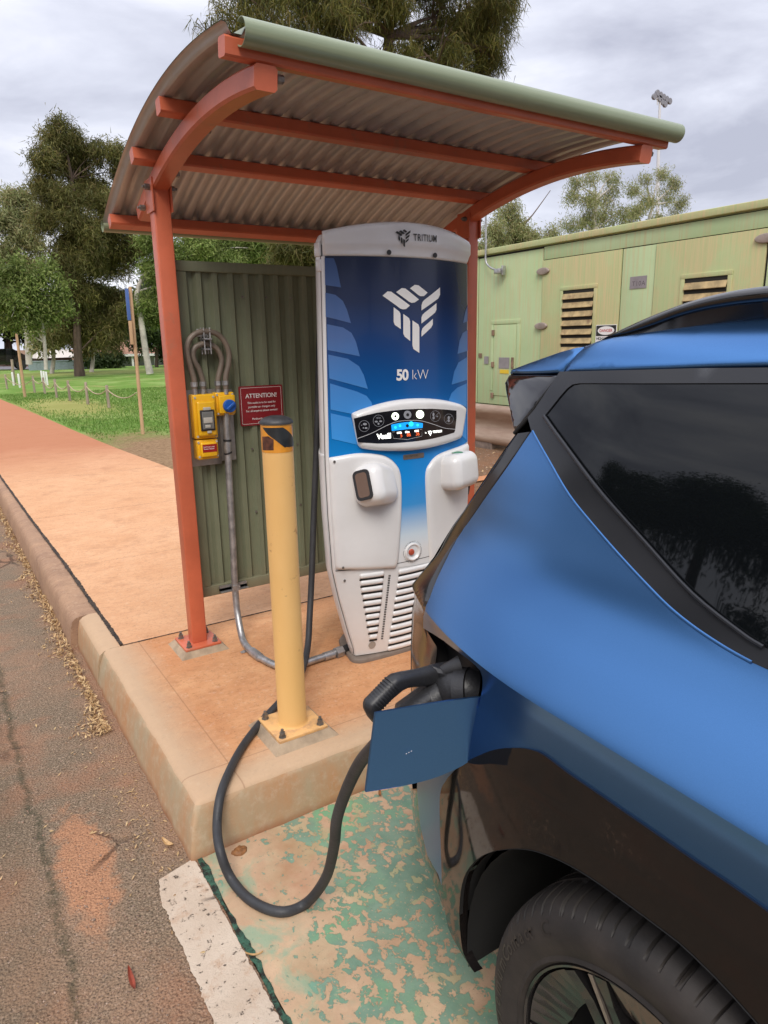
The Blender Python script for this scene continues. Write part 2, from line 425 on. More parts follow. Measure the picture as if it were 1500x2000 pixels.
green = n.mix(n.rng(n.noise(12, 6, .6), .3, .7), (.145, .245, .172), (.225, .325, .235)); green = n.mix(n.ramp(n.voro(45), [(0, .8), (.12, 0)]), green, (.14, .12, .07)); green = n.mix(n.ramp(n.noise(85, 6, .7), [(.60, 0), (.64, .85)]), green, (.50, .36, .23))
conc = n.mix(n.ramp(n.noise(60, 6, .7, src=n.map(loc=(2, 6, 0))), [(.62, 0), (.66, .7)]), conc, (.20, .24, .15)); conc = n.mix(n.math('MULTIPLY', n.rng(n.noise(1.6, 6, .65, src=n.map(loc=(1, 3, 5))), .50, .66), .45), conc, (.30, .17, .10)); green = n.mix(n.math('MULTIPLY', n.rng(n.noise(2.1, 6, .65, src=n.map(loc=(6, 3, 5))), .48, .66), .4), green, (.30, .27, .17))
green = n.mix(n.rng(n.noise(2.4, 5, .6, src=n.map(loc=(0, 4, 0))), .52, .64), green, (.19, .36, .20))
bright = n.math('MULTIPLY', n.rng(n.noise(7, 6, .7, .5), .48, .60), n.math('SUBTRACT', 1.0, n.rng(x, .60, .72)), True)
c = n.mix(paint, conc, green); c = n.mix(n.math('MULTIPLY', rim, .45), c, (.20, .16, .09)); c = n.mix(n.math('MULTIPLY', bright, .6), c, (.17, .38, .26))
n.set(c, n.mix(paint, (.85,)*3, (.62,)*3), spec=.3)
n.bump(n.math('ADD', n.math('MULTIPLY', paint, .5), n.math('MULTIPLY', n.noise(90, 5, .7), .6)), .6, .004)
simple_sheet('green_parking_bay', [(.520, -8), (3.6, -8), (3.6, 1.97), (.520, 1.97)], 0.004, n.m)
# joint between the bay and the road: crumbling green strip
n = NT('joint_green'); a = n.noise(40, 6, .7); n.set(n.mix(n.rng(a, .42, .56), (.02, .018, .013), (.055, .15, .095)), .9); n.bump(a, 1, .02)
mb = MB(); ys_ = np.linspace(-3, 1.95, 260); jl = .507+.003*np.sin(ys_*23)+rng.normal(0, .0014, 260); jr = .523+.004*np.sin(ys_*17+1)+rng.normal(0, .0022, 260)
mb.add([(a, y_, .006) for a, y_ in zip(jl, ys_)]+[(a, y_, .0065) for a, y_ in zip(jr, ys_)], [(i, i+260, i+261, i+1) for i in range(259)])
tag(mb.build('joint_strip', n.m, smooth=False), kind='structure')
# white painted line
n = NT('road_paint'); fin = n.noise(130, 6, .75); pit = n.noise(38, 8, .8); x, y, z = n.xyz(); big = n.noise(3.5, 5, .6)
c = n.mix(n.rng(big, .35, .7), (.56, .44, .33), (.70, .59, .47)); c = n.mix(n.rng(n.noise(18, 6, .7), .54, .72), c, (.50, .33, .22))
hole = n.ramp(pit, [(.595, 0), (.615, 1)]); c = n.mix(hole, c, (.10, .075, .055))
ck = n.voro(3.4, 'DISTANCE_TO_EDGE', src=n.map(sc=(.8, 1.3, 1))); ck = n.ramp(n.math('ADD', ck, n.math('MULTIPLY', n.math('SUBTRACT', n.noise(16, 6, .7), .5), .12)), [(0, 1), (.010, .8), (.022, 0)])
ck = n.math('MULTIPLY', ck, n.rng(n.noise(1.9, 2), .50, .56), True)
c = n.mix(ck, c, (.07, .05, .04)); n.set(c, .8, spec=.3); n.bump(n.math('SUBTRACT', fin, n.math('ADD', hole, ck)), .7, .006)
mb = MB(); ys_ = np.linspace(-3, 1.925, 500); l = .362+rng.normal(0, .0018, 500)+.002*np.sin(ys_*9)+.0015*np.sin(ys_*47); r_ = .503+rng.normal(0, .0022, 500)
r_ = np.minimum(r_, .503); l[-12:] += np.linspace(0, .02, 12)
mb.add([(a, y_-.0*a, .005) for a, y_ in zip(l, ys_)]+[(a, y_+.03, .005) for a, y_ in zip(r_, ys_)], [(i, i+500, i+501, i+1) for i in range(499)])
tag(mb.build('bay_line', n.m, smooth=False), kind='structure')

# ---- slab (charger island), kerb and footpath
def concrete(name, c1, c2, stain, lines=()):
    n = NT(name); a = n.noise(2.4, 8, .62, .2); b = n.noise(26, 7, .7); s_ = n.map(sc=(1, 3.5, 1)); br = n.noise(9, 6, .6, .0, s_)
    c = n.mix(n.rng(a, .35, .66), c1, c2); c = n.mix(n.math('MULTIPLY', n.rng(br, .45, .72), .5), c, stain)
    c = n.mix(n.math('MULTIPLY', n.rng(b, .55, .78), .42), c, tuple(v*.58 for v in stain))
    c = n.mix(n.ramp(n.voro(16), [(0, .75), (.055, 0)]), c, (.16, .085, .045))
    c = n.mix(n.math('MULTIPLY', n.rng(n.noise(75, 5, .7), .54, .70), .5), c, tuple(v*.45 for v in stain)); c = n.mix(n.math('MULTIPLY', n.rng(n.noise(48, 5, .7, src=n.map(loc=(3, 1, 2))), .56, .72), .35), c, (.70, .55, .40))
    c = n.mix(n.math('MULTIPLY', n.rng(n.noise(4.2, 7, .7, src=n.map(loc=(7, 2, 0))), .52, .66), .35), c, tuple(v*.7 for v in stain))
    x, y, z = n.xyz()
    nz = n.noise(2.6, 5, .6, src=n.map(loc=(4, 4, 0)))
    pale = n.math('MAXIMUM', n.rng(n.math('ADD', x, n.math('MULTIPLY', nz, .16)), .82, .66), n.rng(n.math('ADD', y, n.math('MULTIPLY', nz, .16)), 2.26, 2.12)) if lines else None
    if lines:
        c = n.mix(n.math('MULTIPLY', pale, .75, True), c, (.52, .39, .26))
        for ax_, v in lines:
            q = n.math('ABSOLUTE', n.math('SUBTRACT', (x, y)[ax_], v)); c = n.mix(n.ramp(q, [(0, .55), (.004, 0)]), c, (.25, .12, .06))
    n.set(c, .88, spec=.25); n.bump(n.math('ADD', b, n.math('MULTIPLY', n.noise(160, 4, .7), .6)), .45, .004); return n
slab_n = concrete('slab_concrete', (.54, .255, .115), (.64, .35, .175), (.48, .20, .085), lines=((0, .70), (1, 2.135)))
n = slab_n
# the cast faces are greyer with rusty runs
geo = N(n.t, 'ShaderNodeNewGeometry'); sx = N(n.t, 'ShaderNodeSeparateXYZ'); n.L.new(geo.outputs['True Normal'], sx.inputs[0])
side = n.rng(sx.outputs['Z'], .72, .42)
face = n.mix(n.rng(n.noise(5, 7, .7, src=n.map(sc=(1, 1, .35))), .38, .64), (.40, .315, .20), (.46, .25, .125))
face = n.mix(n.math('MULTIPLY', n.rng(n.noise(30, 6, .7), .5, .7), .5), face, (.52, .42, .30))
x, y, z = n.xyz(); face = n.mix(n.rng(n.math('ADD', z, n.math('MULTIPLY', n.noise(6, 5, .6), .05)), .055, .02), face, (.30, .14, .07))
old = n.b.inputs['Base Color'].links[0].from_socket; n.set(n.mix(side, old, face))
ZS = .18
mb = MB(); lv = [(-.02, -.004), (.0, 0), (.05, .009), (.11, .022), (.150, .035), (.166, .042), (.175, .054), (.1793, .070), (.180, .095)]
rings = []; X1, Y1 = 3.05, 3.385
for zz, of in lv:
    x0, y0 = .489+of, 1.942+of; cc = .012+of*.15; pts = []
    for q in np.linspace(Y1, y0+cc, 40): pts.append((x0+.0015*math.sin(q*19+zz*40), q, zz))
    for t in np.linspace(0, 90, 6)[1:-1]: pts.append((x0+cc-cc*math.cos(R(t)), y0+cc-cc*math.sin(R(t)), zz))
    for q in np.linspace(x0+cc, X1, 50): pts.append((q, y0+.0015*math.sin(q*21+zz*30), zz))
    pts.append((X1, Y1, zz)); rings.append([(a+(.0022*math.sin(b*61+zz*90)*math.sin(b*23+1)+rng.normal(0, .0007))*(a < .7), b+(.0022*math.sin(a*57+zz*80)*math.sin(a*19+2)+rng.normal(0, .0007))*(b < 2.1), c_) for a, b, c_ in pts])
m = len(rings[0]); mb.add([p for r__ in rings for p in r__], [(i*m+k, i*m+k+1, (i+1)*m+k+1, (i+1)*m+k) for i in range(len(lv)-1) for k in range(m-1)])
tp = rings[-1]; V, T = cdt([(p[0], p[1]) for p in tp]); mb.add([(a, b, .18) for a, b in V], [tuple(t) for t in T])
tag(mb.build('concrete_slab', slab_n.m, smooth=True, sharp=60), kind='structure')
# kerb beyond the slab
kn = concrete('kerb_concrete', (.34, .21, .135), (.44, .27, .165), (.26, .15, .10))
def kerb(name, y0, y1, outer, inner, zt, mat, jt=None):
    mb = MB(); ys = np.linspace(y0, y1, max(3, int((y1-y0)/.15)))
    prof = [(0, -.02), (.0, 0), (.012, .11), (.024, .155), (.045, .172), (.075, .18)]
    cols = []
    for y_ in ys:
        o_, i_ = outer(y_), inner(y_); c_ = [(o_+a-.02*(1-min(1, zz/.1))*0, y_, zz*zt/.18) for a, zz in prof]; c_ += [(i_, y_, zt), (i_+.001, y_, .05)]; cols.append(c_)
    k = len(cols[0]); mb.add([p for c_ in cols for p in c_], [(i*k+j, i*k+j+1, (i+1)*k+j+1, (i+1)*k+j) for i in range(len(ys)-1) for j in range(k-1)])
    mb.add(cols[0]+cols[-1], [tuple(range(k)), tuple(range(k, 2*k))[::-1]])
    return tag(mb.build(name, mat, sharp=50), kind='structure')
jy = [3.39, 4.127, 5.02, 6.517, 9.06, 14, 60]; jx = [.628, .623, .618, .590, .560, .545, .545]
inn = lambda y_: float(np.interp(y_, jy, jx))-.016
kerb('kerb', 3.387, 3.93, lambda y_: .489-.03*max(0, (y_-3.6)/.33)*0, inn, .18, slab_n.m)
for i, (a, b) in enumerate([(3.936, 5.25), (5.256, 7.2), (7.206, 9.4), (9.406, 60)]):
    kerb('kerb', a, b, lambda y_: .452 if y_ < 60 else .45, inn, .176, kn.m)
# black perished filler in the joint
n = NT('filler'); a = n.noise(30, 6, .7); n.set(n.mix(n.rng(a, .4, .6), (.015, .013, .012), (.09, .06, .04)), .95); n.bump(a, 1, .02)
mb = MB(); ys_ = np.linspace(3.40, 16, 900); jw = .008+.006*np.abs(np.sin(ys_*7.3))*rng.uniform(.3, 1, 900)
cx_ = np.interp(ys_, jy, jx)-.008+rng.normal(0, .0016, 900)
mb.add([(c_-w_, y_, .1825) for c_, w_, y_ in zip(cx_, jw, ys_)]+[(c_+w_, y_, .1825) for c_, w_, y_ in zip(cx_, jw, ys_)], [(i, i+900, i+901, i+1) for i in range(899)])
xs_ = np.linspace(.62, 3.05, 500); jw = .0028+.002*rng.uniform(0, 1, 500)*(1+np.sin(xs_*11)**2)
mb.add([(x_, 3.387-w_, .1825) for x_, w_ in zip(xs_, jw)]+[(x_, 3.387+w_, .1825) for x_, w_ in zip(xs_, jw)], [(i, i+1, i+501, i+500) for i in range(499)])
for ye, wm in ((4.90, .35), (6.56, .8), (8.6, .7), (10.6, .7), (13, .8)):
    xs_ = np.linspace(float(np.interp(ye, jy, jx)), 2.28, 200); jw = .0028*wm*rng.uniform(0, 1, 200)**.7
    mb.add([(x_, ye-w_, .1825) for x_, w_ in zip(xs_, jw)]+[(x_, ye+w_, .1825) for x_, w_ in zip(xs_, jw)], [(i, i+1, i+201, i+200) for i in range(199)])
tag(mb.build('joint_filler', n.m, smooth=False), kind='structure')
pn = concrete('path_concrete', (.62, .335, .175), (.69, .40, .225), (.54, .265, .135))
n = pn; x, y, z = n.xyz()
old = n.b.inputs['Base Color'].links[0].from_socket
n.set(n.mix(n.math('MULTIPLY', n.rng(n.math('ADD', y, n.math('MULTIPLY', n.noise(.8, 4), 2)), 9.3, 12.5), .8), old, (.40, .145, .07)))
right = [(2.45, 3.39), (2.36, 6.0), (2.30, 8.5), (2.18, 10.5), (2.09, 13), (1.97, 17), (1.75, 24), (1.5, 32), (1.45, 60)]
right = [(a+.018*math.sin(b*3.1), b) for a, b in right]
def wall_sheet(name, poly, z, mat, depth=.2):
    mb = MB(); V, T = cdt(poly); mb.add([(a, b, z) for a, b in V], [tuple(t) for t in T])
    k = len(poly); mb.add([(a, b, z) for a, b in poly]+[(a, b, z-depth) for a, b in poly], [(i, (i+1) % k, (i+1) % k+k, i+k) for i in range(k)])
    return tag(mb.build(name, mat, smooth=False), kind='structure')
lf = [(float(np.interp(q, jy, jx)), q) for q in (3.388, 3.7, 4.127, 4.6, 5.02, 5.8, 6.517, 7.5, 9.06, 12, 20, 60)]
wall_sheet('footpath', lf+cr(right, 4)[::-1], .181, pn.m)
# gravel and dirt behind the slab
n = NT('gravel_dirt'); a = n.noise(1.2, 6, .6); b = n.noise(60, 6, .7); v = n.voro(38); c = n.mix(n.rng(b, .35, .65), (.13, .075, .045), (.32, .19, .11))
c = n.mix(n.ramp(v, [(0, 1), (.3, 0)]), c, (.42, .29, .19)); c = n.mix(n.math('MULTIPLY', n.rng(a, .45, .6), .5), c, (.30, .145, .075)); n.set(c, .95, spec=.2); n.bump(n.math('ADD', b, v), 1.0, .02)
gd = n.m
wall_sheet('gravel_ground', [(1.5, 3.45), (2.3, 3.45), (3.04, 3.38), (3.1, 1.9), (60, 1.9), (60, 30), (1.5, 30)], .135, gd)
simple_sheet('concrete_edging', [(3.05, 5.62), (12, 6.4), (12, 6.22), (3.05, 5.44)], .15, concrete('edging_concrete', (.50, .21, .10), (.58, .28, .13), (.42, .17, .08)).m)
# lawn
n = NT('lawn'); x, y, z = n.xyz(); a = n.noise(.55, 5, .6); b = n.noise(26, 8, .7); c = n.mix(n.rng(b, .35, .66), (.10, .19, .03), (.19, .32, .06)); c = n.mix(n.rng(a, .45, .62), c, (.25, .36, .10))
c = n.mix(n.math('MULTIPLY', n.rng(n.noise(.9, 6, .6, src=n.map(loc=(4, 8, 0))), .56, .66), .6), c, (.34, .27, .11))
def ell(cx, cy, rx, ry, mx_=.55):
    u = n.math('DIVIDE', n.math('SUBTRACT', x, cx), rx); v_ = n.math('DIVIDE', n.math('SUBTRACT', y, cy), ry)
    d = n.math('SQRT', n.math('ADD', n.math('MULTIPLY', u, u), n.math('MULTIPLY', v_, v_))); return n.rng(n.math('ADD', d, n.math('MULTIPLY', n.noise(2.2, 6, .7), 1.1)), 1.85, 1.15, 0, mx_)
c = n.mix(ell(2.9, 19.5, 1.2, 3.6), c, (.42, .33, .12))
c = n.mix(ell(2.75, 9.5, .9, 2.8, .95), c, n.mix(n.rng(b, .35, .6), (.20, .11, .06), (.38, .24, .14)))
c = n.mix(ell(9, 45, 12, 4), c, (.28, .26, .09))
n.set(c, .95, spec=.15); n.bump(b, 1.0, .03)
wall_sheet('lawn', [(2.30, 8.2), (3.4, 8.2), (14, 14), (60, 26), (60, 60), (1.2, 60), (1.2, 34), (1.5, 32), (1.76, 24), (1.98, 17), (2.10, 13), (2.19, 10.5)][::-1], .172, n.m, .12)
# grass blades near and along the lawn
def blades(k, xs0, xs1, ys0, ys1, hh, mask):
    X = rng.uniform(xs0, xs1, k*3); Y = ys0+(ys1-ys0)*rng.uniform(0, 1, k*3)**1.5; ok = mask(X, Y); X, Y = X[ok][:k], Y[ok][:k]; k = len(X)
    a = rng.uniform(0, math.pi, k); h = hh*rng.uniform(.5, 1.3, k); w = .0035+Y*.00045; lx = rng.normal(0, .02, k); ly = rng.normal(0, .02, k)
    v = np.empty((k, 3, 3)); v[:, 0] = np.c_[X-np.cos(a)*w, Y-np.sin(a)*w, np.full(k, .17)]; v[:, 1] = np.c_[X+np.cos(a)*w, Y+np.sin(a)*w, np.full(k, .17)]; v[:, 2] = np.c_[X+lx, Y+ly, .17+h]
    return v.reshape(-1, 3)
def rawtris(name, v, mats, midx=None):
    k = len(v)//3; me = bpy.data.meshes.new(name); me.vertices.add(len(v)); me.vertices.foreach_set('co', v.astype(np.float32).ravel())
    me.loops.add(3*k); me.loops.foreach_set('vertex_index', np.arange(3*k, dtype=np.int32)); me.polygons.add(k)
    me.polygons.foreach_set('loop_start', np.arange(0, 3*k, 3, dtype=np.int32)); me.polygons.foreach_set('loop_total', np.full(k, 3, dtype=np.int32))
    for q in mats: me.materials.append(q)
    if midx is not None: me.polygons.foreach_set('material_index', midx.astype(np.int32))
    me.update(); return me
def leafmat(name, cols, trans=.35, rough=.55):
    n = NT(name); g = N(n.t, 'ShaderNodeNewGeometry'); c = n.ramp(g.outputs['Random Per Island'], [(i/(len(cols)-1), q) for i, q in enumerate(cols)]); n.set(c, rough, spec=.3)
    tr = N(n.t, 'ShaderNodeBsdfTranslucent'); n.L.new(c, tr.inputs['Color']); mxs = N(n.t, 'ShaderNodeMixShader'); mxs.inputs[0].default_value = trans
    out = [q for q in n.t.nodes if q.type == 'OUTPUT_MATERIAL'][0]; n.L.new(n.b.outputs[0], mxs.inputs[1]); n.L.new(tr.outputs[0], mxs.inputs[2]); n.L.new(mxs.outputs[0], out.inputs[0]); return n.m
gm = leafmat('grass_blades', [(.08, .16, .02), (.13, .25, .04), (.21, .34, .07), (.30, .36, .13)])
v = blades(42000, 1.2, 9, 9.2, 26, .045, lambda X, Y: (X > np.interp(Y, [8, 10.5, 13, 17, 24, 32], [2.6, 2.22, 2.14, 2.0, 1.8, 1.6])+.03) & (X < .62*Y) & (((X-2.75)/.9)**2+((Y-9.5)/2.8)**2 > rng.uniform(.8, 1.6, X.shape)) & (((X-2.9)/1.1)**2+((Y-19.5)/3.6)**2 > rng.uniform(.1, 1.3, X.shape)))
me = rawtris('grass', v, [gm]); tag(link('grass', me, None), 'short green lawn grass growing beside the orange footpath', 'grass', kind='stuff')
# litter of dry leaves and grit
def flakes(k, px_, py_, zfn, s0, s1, aspect=.4, curl=.5):
    a = rng.uniform(0, 2*math.pi, k); s = rng.uniform(s0, s1, k); t = rng.normal(0, curl, k); r2 = rng.normal(0, curl, k)
    d = np.c_[np.cos(a)*np.cos(t), np.sin(a)*np.cos(t), np.sin(t)]; e = np.c_[-np.sin(a)*np.cos(r2), np.cos(a)*np.cos(r2), np.sin(r2)]*aspect
    c = np.c_[px_, py_, zfn(px_, py_)+np.abs(np.sin(t))*s*.5+np.abs(np.sin(r2))*s*aspect*.5+.002]
    A = c-d*s[:, None]*.5; B = c+e*s[:, None]*.5; C = c+d*s[:, None]*.5; D = c-e*s[:, None]*.5
    return np.stack([A, B, C, A, C, D], 1).reshape(-1, 3)
lm = leafmat('dry_leaf', [(.30, .16, .07), (.55, .36, .17), (.70, .52, .28), (.24, .11, .06), (.62, .45, .22)], .1)
k = 4000; Y = 2.9+rng.uniform(0, 1, k)**1.25*7; cl = .5+.5*np.sin(Y*5.1)+.35*np.sin(Y*13); wd = .020+.030*np.clip(cl, 0, 1.4)
X = .448-np.abs(rng.normal(0, 1, k))*wd; zz = rng.uniform(0, 1, k)*.022*np.clip(1-(.448-X)/.09, 0, 1)
v1 = flakes(k, X, Y, lambda a, b: zz, .012, .034, .34, .5)
k = 420; X = rng.uniform(-.9, .47, k); Y = rng.uniform(1.1, 5.5, k); v2 = flakes(k, X, Y, lambda a, b: 0*a, .006, .024, .3, .25)
k = 240; X = .40+rng.normal(0, .05, k); Y = rng.uniform(1.95, 3.2, k); X = np.minimum(X, .48); v3 = flakes(k, X, Y, lambda a, b: 0*a, .006, .02, .35, .3)
k = 1500; X = rng.uniform(2.5, 9, k); Y = rng.uniform(3.6, 11, k); v4 = flakes(k, X, Y, lambda a, b: 0*a+.136, .02, .06, .3, .4)
v = np.concatenate([v1, v2, v3, v4]); me = rawtris('leaf_litter', v, [lm]); tag(link('leaf_litter', me, None), 'dry straw coloured leaves drifted along the foot of the kerb', 'leaf litter', kind='stuff')
# loose stones
def pebbles(name, n_, xf, yf, zf, s0, s1, mat, label, cat):
    ico = bmesh.new(); bmesh.ops.create_icosphere(ico, subdivisions=1, radius=1); ico.verts.index_update(); V = np.array([q.co[:] for q in ico.verts]); T = np.array([[q.index for q in f_.verts] for f_ in ico.faces]); ico.free()
    vs = []
    for i in range(n_):
        s = rng.uniform(s0, s1)*rng.uniform(.5, 1); q = V*(1+rng.normal(0, .16, (len(V), 1)))*s*np.array([1, rng.uniform(.6, 1), rng.uniform(.4, .8)])
        a = rng.uniform(0, 6.28); c_, s_ = math.cos(a), math.sin(a); q = np.c_[q[:, 0]*c_-q[:, 1]*s_, q[:, 0]*s_+q[:, 1]*c_, q[:, 2]]
        x_, y_ = xf(), yf(); q += [x_, y_, zf(x_, y_)+s*.25]; vs.append(q[T].reshape(-1, 3))
    me = rawtris(name, np.concatenate(vs), [mat]); return tag(link(name, me, None), label, cat, kind='stuff')
gs = leafmat('grit_stone', [(.16, .10, .07), (.34, .22, .15), (.10, .08, .07), (.48, .36, .27), (.26, .13, .08)], 0.0, .9)
pebbles('grit', 9500, lambda: rng.uniform(-1.1, .46), lambda: 1.05+3.6*rng.uniform(0, 1)**1.5, lambda a, b: 0, .0014, .0052, gs, 'loose brown grit scattered over the worn asphalt road', 'grit')
pebbles('gravel', 2600, lambda: rng.uniform(3.1, 8), lambda: rng.uniform(3.6, 10), lambda a, b: .136, .008, .022, gs, 'reddish brown gravel lying behind the charger and before the guard rail', 'gravel')
# ================================================================== SHELTER
terra = pm('terracotta_paint', (.56, .135, .065), .38, var=.10, scale=5, bump=.08, bscale=40, dirt=((.34, .16, .10), .585, 9.0))
galv = pm('galvanised_steel', (.42, .42, .42), .42, .75, var=.25, scale=30, bump=.1)
bolt_m = pm('bolt_steel', (.20, .18, .16), .5, .6, var=.3, scale=60)
dark_m = pm('dark_rubber', (.02, .02, .022), .5)
def hexbolt(mb, c, r=.010, h=.022, ax='Z', stud=.012):
    mb.lathe([(r*1.35, 0), (r*1.35, .003), (r, .003), (r, h), (r*.6, h), (r*.55, h+stud)], c, ax, 6)
YP0, YP1 = 3.120, 3.192; ARMX = (.932, 2.628); HW = .036
zat = lambda y: 2.422-.20*(y-2.42)**2       # top of the arms
shel = thing('shelter', 'small terracotta steel shelter with a curved corrugated roof over the charger', 'shelter', (1.78, 3.15, .18))
for x in ARMX:
    mb = MB(); mb.box((x-HW, YP0, .215), (x+HW, YP1, zat(3.15)-.055), .006); po = mb.build('post', terra, shel)
    mb = MB(); mb.box((x-.088, 3.068, .205), (x+.088, 3.244, .217), .002); mb.build('base_plate', terra, po)
    mb = MB()
    for dx in (-.064, .064):
        for dy in (-.064, .064): hexbolt(mb, (x+dx, 3.156+dy, .217), .011, .02)
    split_build('anchor_bolt', mb, bolt_m, po, sharp=30)
    gr = pm('grout', (.36, .27, .18), .9, var=.25, scale=12, bump=.3)
    mb = MB(); a = .118; b = .092
    q0 = [(x-a, 3.156-a, .178), (x+a, 3.156-a, .178), (x+a, 3.156+a, .178), (x-a, 3.156+a, .178)]; q1 = [(x-b, 3.156-b, .205), (x+b, 3.156-b, .205), (x+b, 3.156+b, .205), (x-b, 3.156+b, .205)]
    mb.add(q0+q1, [(0, 1, 5, 4), (1, 2, 6, 5), (2, 3, 7, 6), (3, 0, 4, 7), (4, 5, 6, 7)]); mb.build('grout_pad', gr, po, smooth=False)
    # curved arm
    ys = np.linspace(2.02, 3.40, 34); hh = .066; mb = MB(); rings = []
    for y in ys:
        sl = -.4*(y-2.42); nl = math.hypot(1, sl); ny, nz = -sl/nl, 1/nl; zt = zat(y); c_ = .008
        pr = [(-HW+c_, 0), (HW-c_, 0), (HW, -c_), (HW, -hh+c_), (HW-c_, -hh), (-HW+c_, -hh), (-HW, -hh+c_), (-HW, -c_)]
        rings.append([(x+a, y+ny*b, zt+nz*b) for a, b in pr])
    mb.add([p for r_ in rings for p in r_], [(i*8+k, i*8+(k+1) % 8, (i+1)*8+(k+1) % 8, (i+1)*8+k) for i in range(len(ys)-1) for k in range(8)]+[tuple(range(8)), tuple(range(len(ys)*8-8, len(ys)*8))])
    ar = mb.build('arm', terra, shel)
    mb = MB()
    for sx_ in (-1, 1): mb.box((x+sx_*HW-(.006 if sx_ < 0 else 0), 3.105, 2.17), (x+sx_*HW+(0 if sx_ < 0 else .006), 3.21, 2.30), .001)
    split_build('bracket', mb, terra, ar)
    mb = MB()
    for yy, zz in ((3.135, 2.265), (3.235, 2.20)):
        for sx_ in (-1, 1): mb.cyl((x+sx_*(HW+.004), yy, zz), (x+sx_*(HW+.026), yy, zz), .012, seg=6); mb.cyl((x+sx_*(HW+.026), yy, zz), (x+sx_*(HW+.036), yy, zz), .006, seg=8)
    split_build('bolt', mb, bolt_m, ar, sharp=30)
YPU = (2.055, 2.675, 3.075, 3.56)
for i, y in enumerate(YPU):
    sl = -.4*(y-2.42); an = math.atan(sl); zt = zat(y)+.003; mb = MB(); h2, d2 = .052, .052; c_ = .006
    pr = [(-d2/2+c_, 0), (d2/2-c_, 0), (d2/2, c_), (d2/2, h2-c_), (d2/2-c_, h2), (-d2/2+c_, h2), (-d2/2, h2-c_), (-d2/2, c_)]
    R_ = lambda a, b: (y+a*math.cos(an)-b*math.sin(an), zt+a*math.sin(an)+b*math.cos(an))
    V = [(xx, *R_(a, b)) for xx in (.815, 2.77) for a, b in pr]
    mb.add(V, [tuple(range(8)), tuple(range(8, 16))]+[(k, (k+1) % 8, (k+1) % 8+8, k+8) for k in range(8)]); pu = mb.build('purlin', terra, shel)
    if i < 3:
        mb = MB()
        for x in ARMX: mb.cyl((x+HW+.01, y-.005, zt-.028), (x+HW+.03, y-.005, zt-.028), .012, seg=6)
        split_build('bolt', mb, bolt_m, pu, smooth=False)
# corrugated roof sheet: ribs run over the curve
n = NT('roof_sheet'); a = n.noise(3, 6, .6); b = n.noise(20, 6, .6, src=n.map(sc=(4, .5, 1)))
c = n.mix(n.rng(a, .3, .7), (.41, .40, .39), (.53, .515, .50)); c = n.mix(n.math('MULTIPLY', n.rng(b, .55, .75), .4), c, (.42, .30, .20)); n.set(c, .42, .25, .5)
sheet_m = n.m
n = NT('roof_top'); n.set(n.mix(n.rng(n.noise(3, 6, .6), .3, .7), (.16, .19, .12), (.22, .25, .17)), .45); top_m = n.m
def rib(x, p=.0835, a=.023):
    u = ((x/p) % 1.0); 
    if u < .34: return 0
    if u < .5: return a*(u-.34)/.16
    if u < .80: return a+ .0015*math.sin((u-.5)/.3*math.pi)
    if u < .96: return a*(1-(u-.80)/.16)
    return 0
p = .0835; us = [0, .34, .42, .5, .58, .65, .72, .80, .88, .96]
xs = sorted(k*p+u*p for k in range(9, 35) for u in us); xs = [x for x in xs if .80 <= x <= 2.79]
ys = np.linspace(2.03, 3.66, 40)
def roofz(x, y, h): 
    sl = -.4*(y-2.42); nl = math.hypot(1, sl); b = .058+rib(x)+h; return (x, y+(-sl/nl)*b, zat(y)+b/nl)
mb = MB(); mb.grid(lambda a, b: roofz(a, b, 0), xs, ys); mb.grid(lambda a, b: roofz(a, b, .0025), xs, ys)
k = len(xs)*len(ys); me_f0 = len(mb.f)//2
o = mb.build('roof_sheet', [sheet_m, top_m], shel, sharp=70, fixn=False)
for i, q in enumerate(o.data.polygons): q.material_index = 0 if i < me_f0 else 1
# rolled front cap and rear cap
n = NT('cap_green'); x_, y_, z_ = n.xyz(); st = n.noise(3, 5, .6, src=n.map(sc=(.4, 20, 20))); n.set(n.mix(n.rng(st, .3, .7), (.20, .245, .15), (.27, .31, .20)), .33, spec=.5); n.bump(n.noise(2.2, 3), .15, .02)
def roll(name, yc, zc, r, a0, a1, x0, x1):
    mb = MB(); an = [R(a0+(a1-a0)*k/26) for k in range(27)]
    for rr in (r, r-.0018): mb.grid(lambda a, b: (a, yc+rr*math.cos(b), zc+rr*math.sin(b)), [x0, (x0*2+x1)/3, (x0+2*x1)/3, x1], an)
    for xx in (x0, x1): mb.add([(xx, yc+rr*math.cos(b), zc+rr*math.sin(b)) for rr in (r, r-.0018) for b in an], [(k, k+1, k+28, k+27) for k in range(26)])
    return mb.build(name, n.m, shel, sharp=60, fixn=False)
roll('front_cap', 2.000, 2.450, .036, 60, 330, .852, 2.790)
roll('rear_cap', 3.655, 2.180, .028, -200, 60, .80, 2.78)
mb = MB(); mb.lathe([(.033, 0), (.033, .004)], (2.787, 2.0, 2.450), 'X', 24); mb.build('cap_end', n.m, shel)

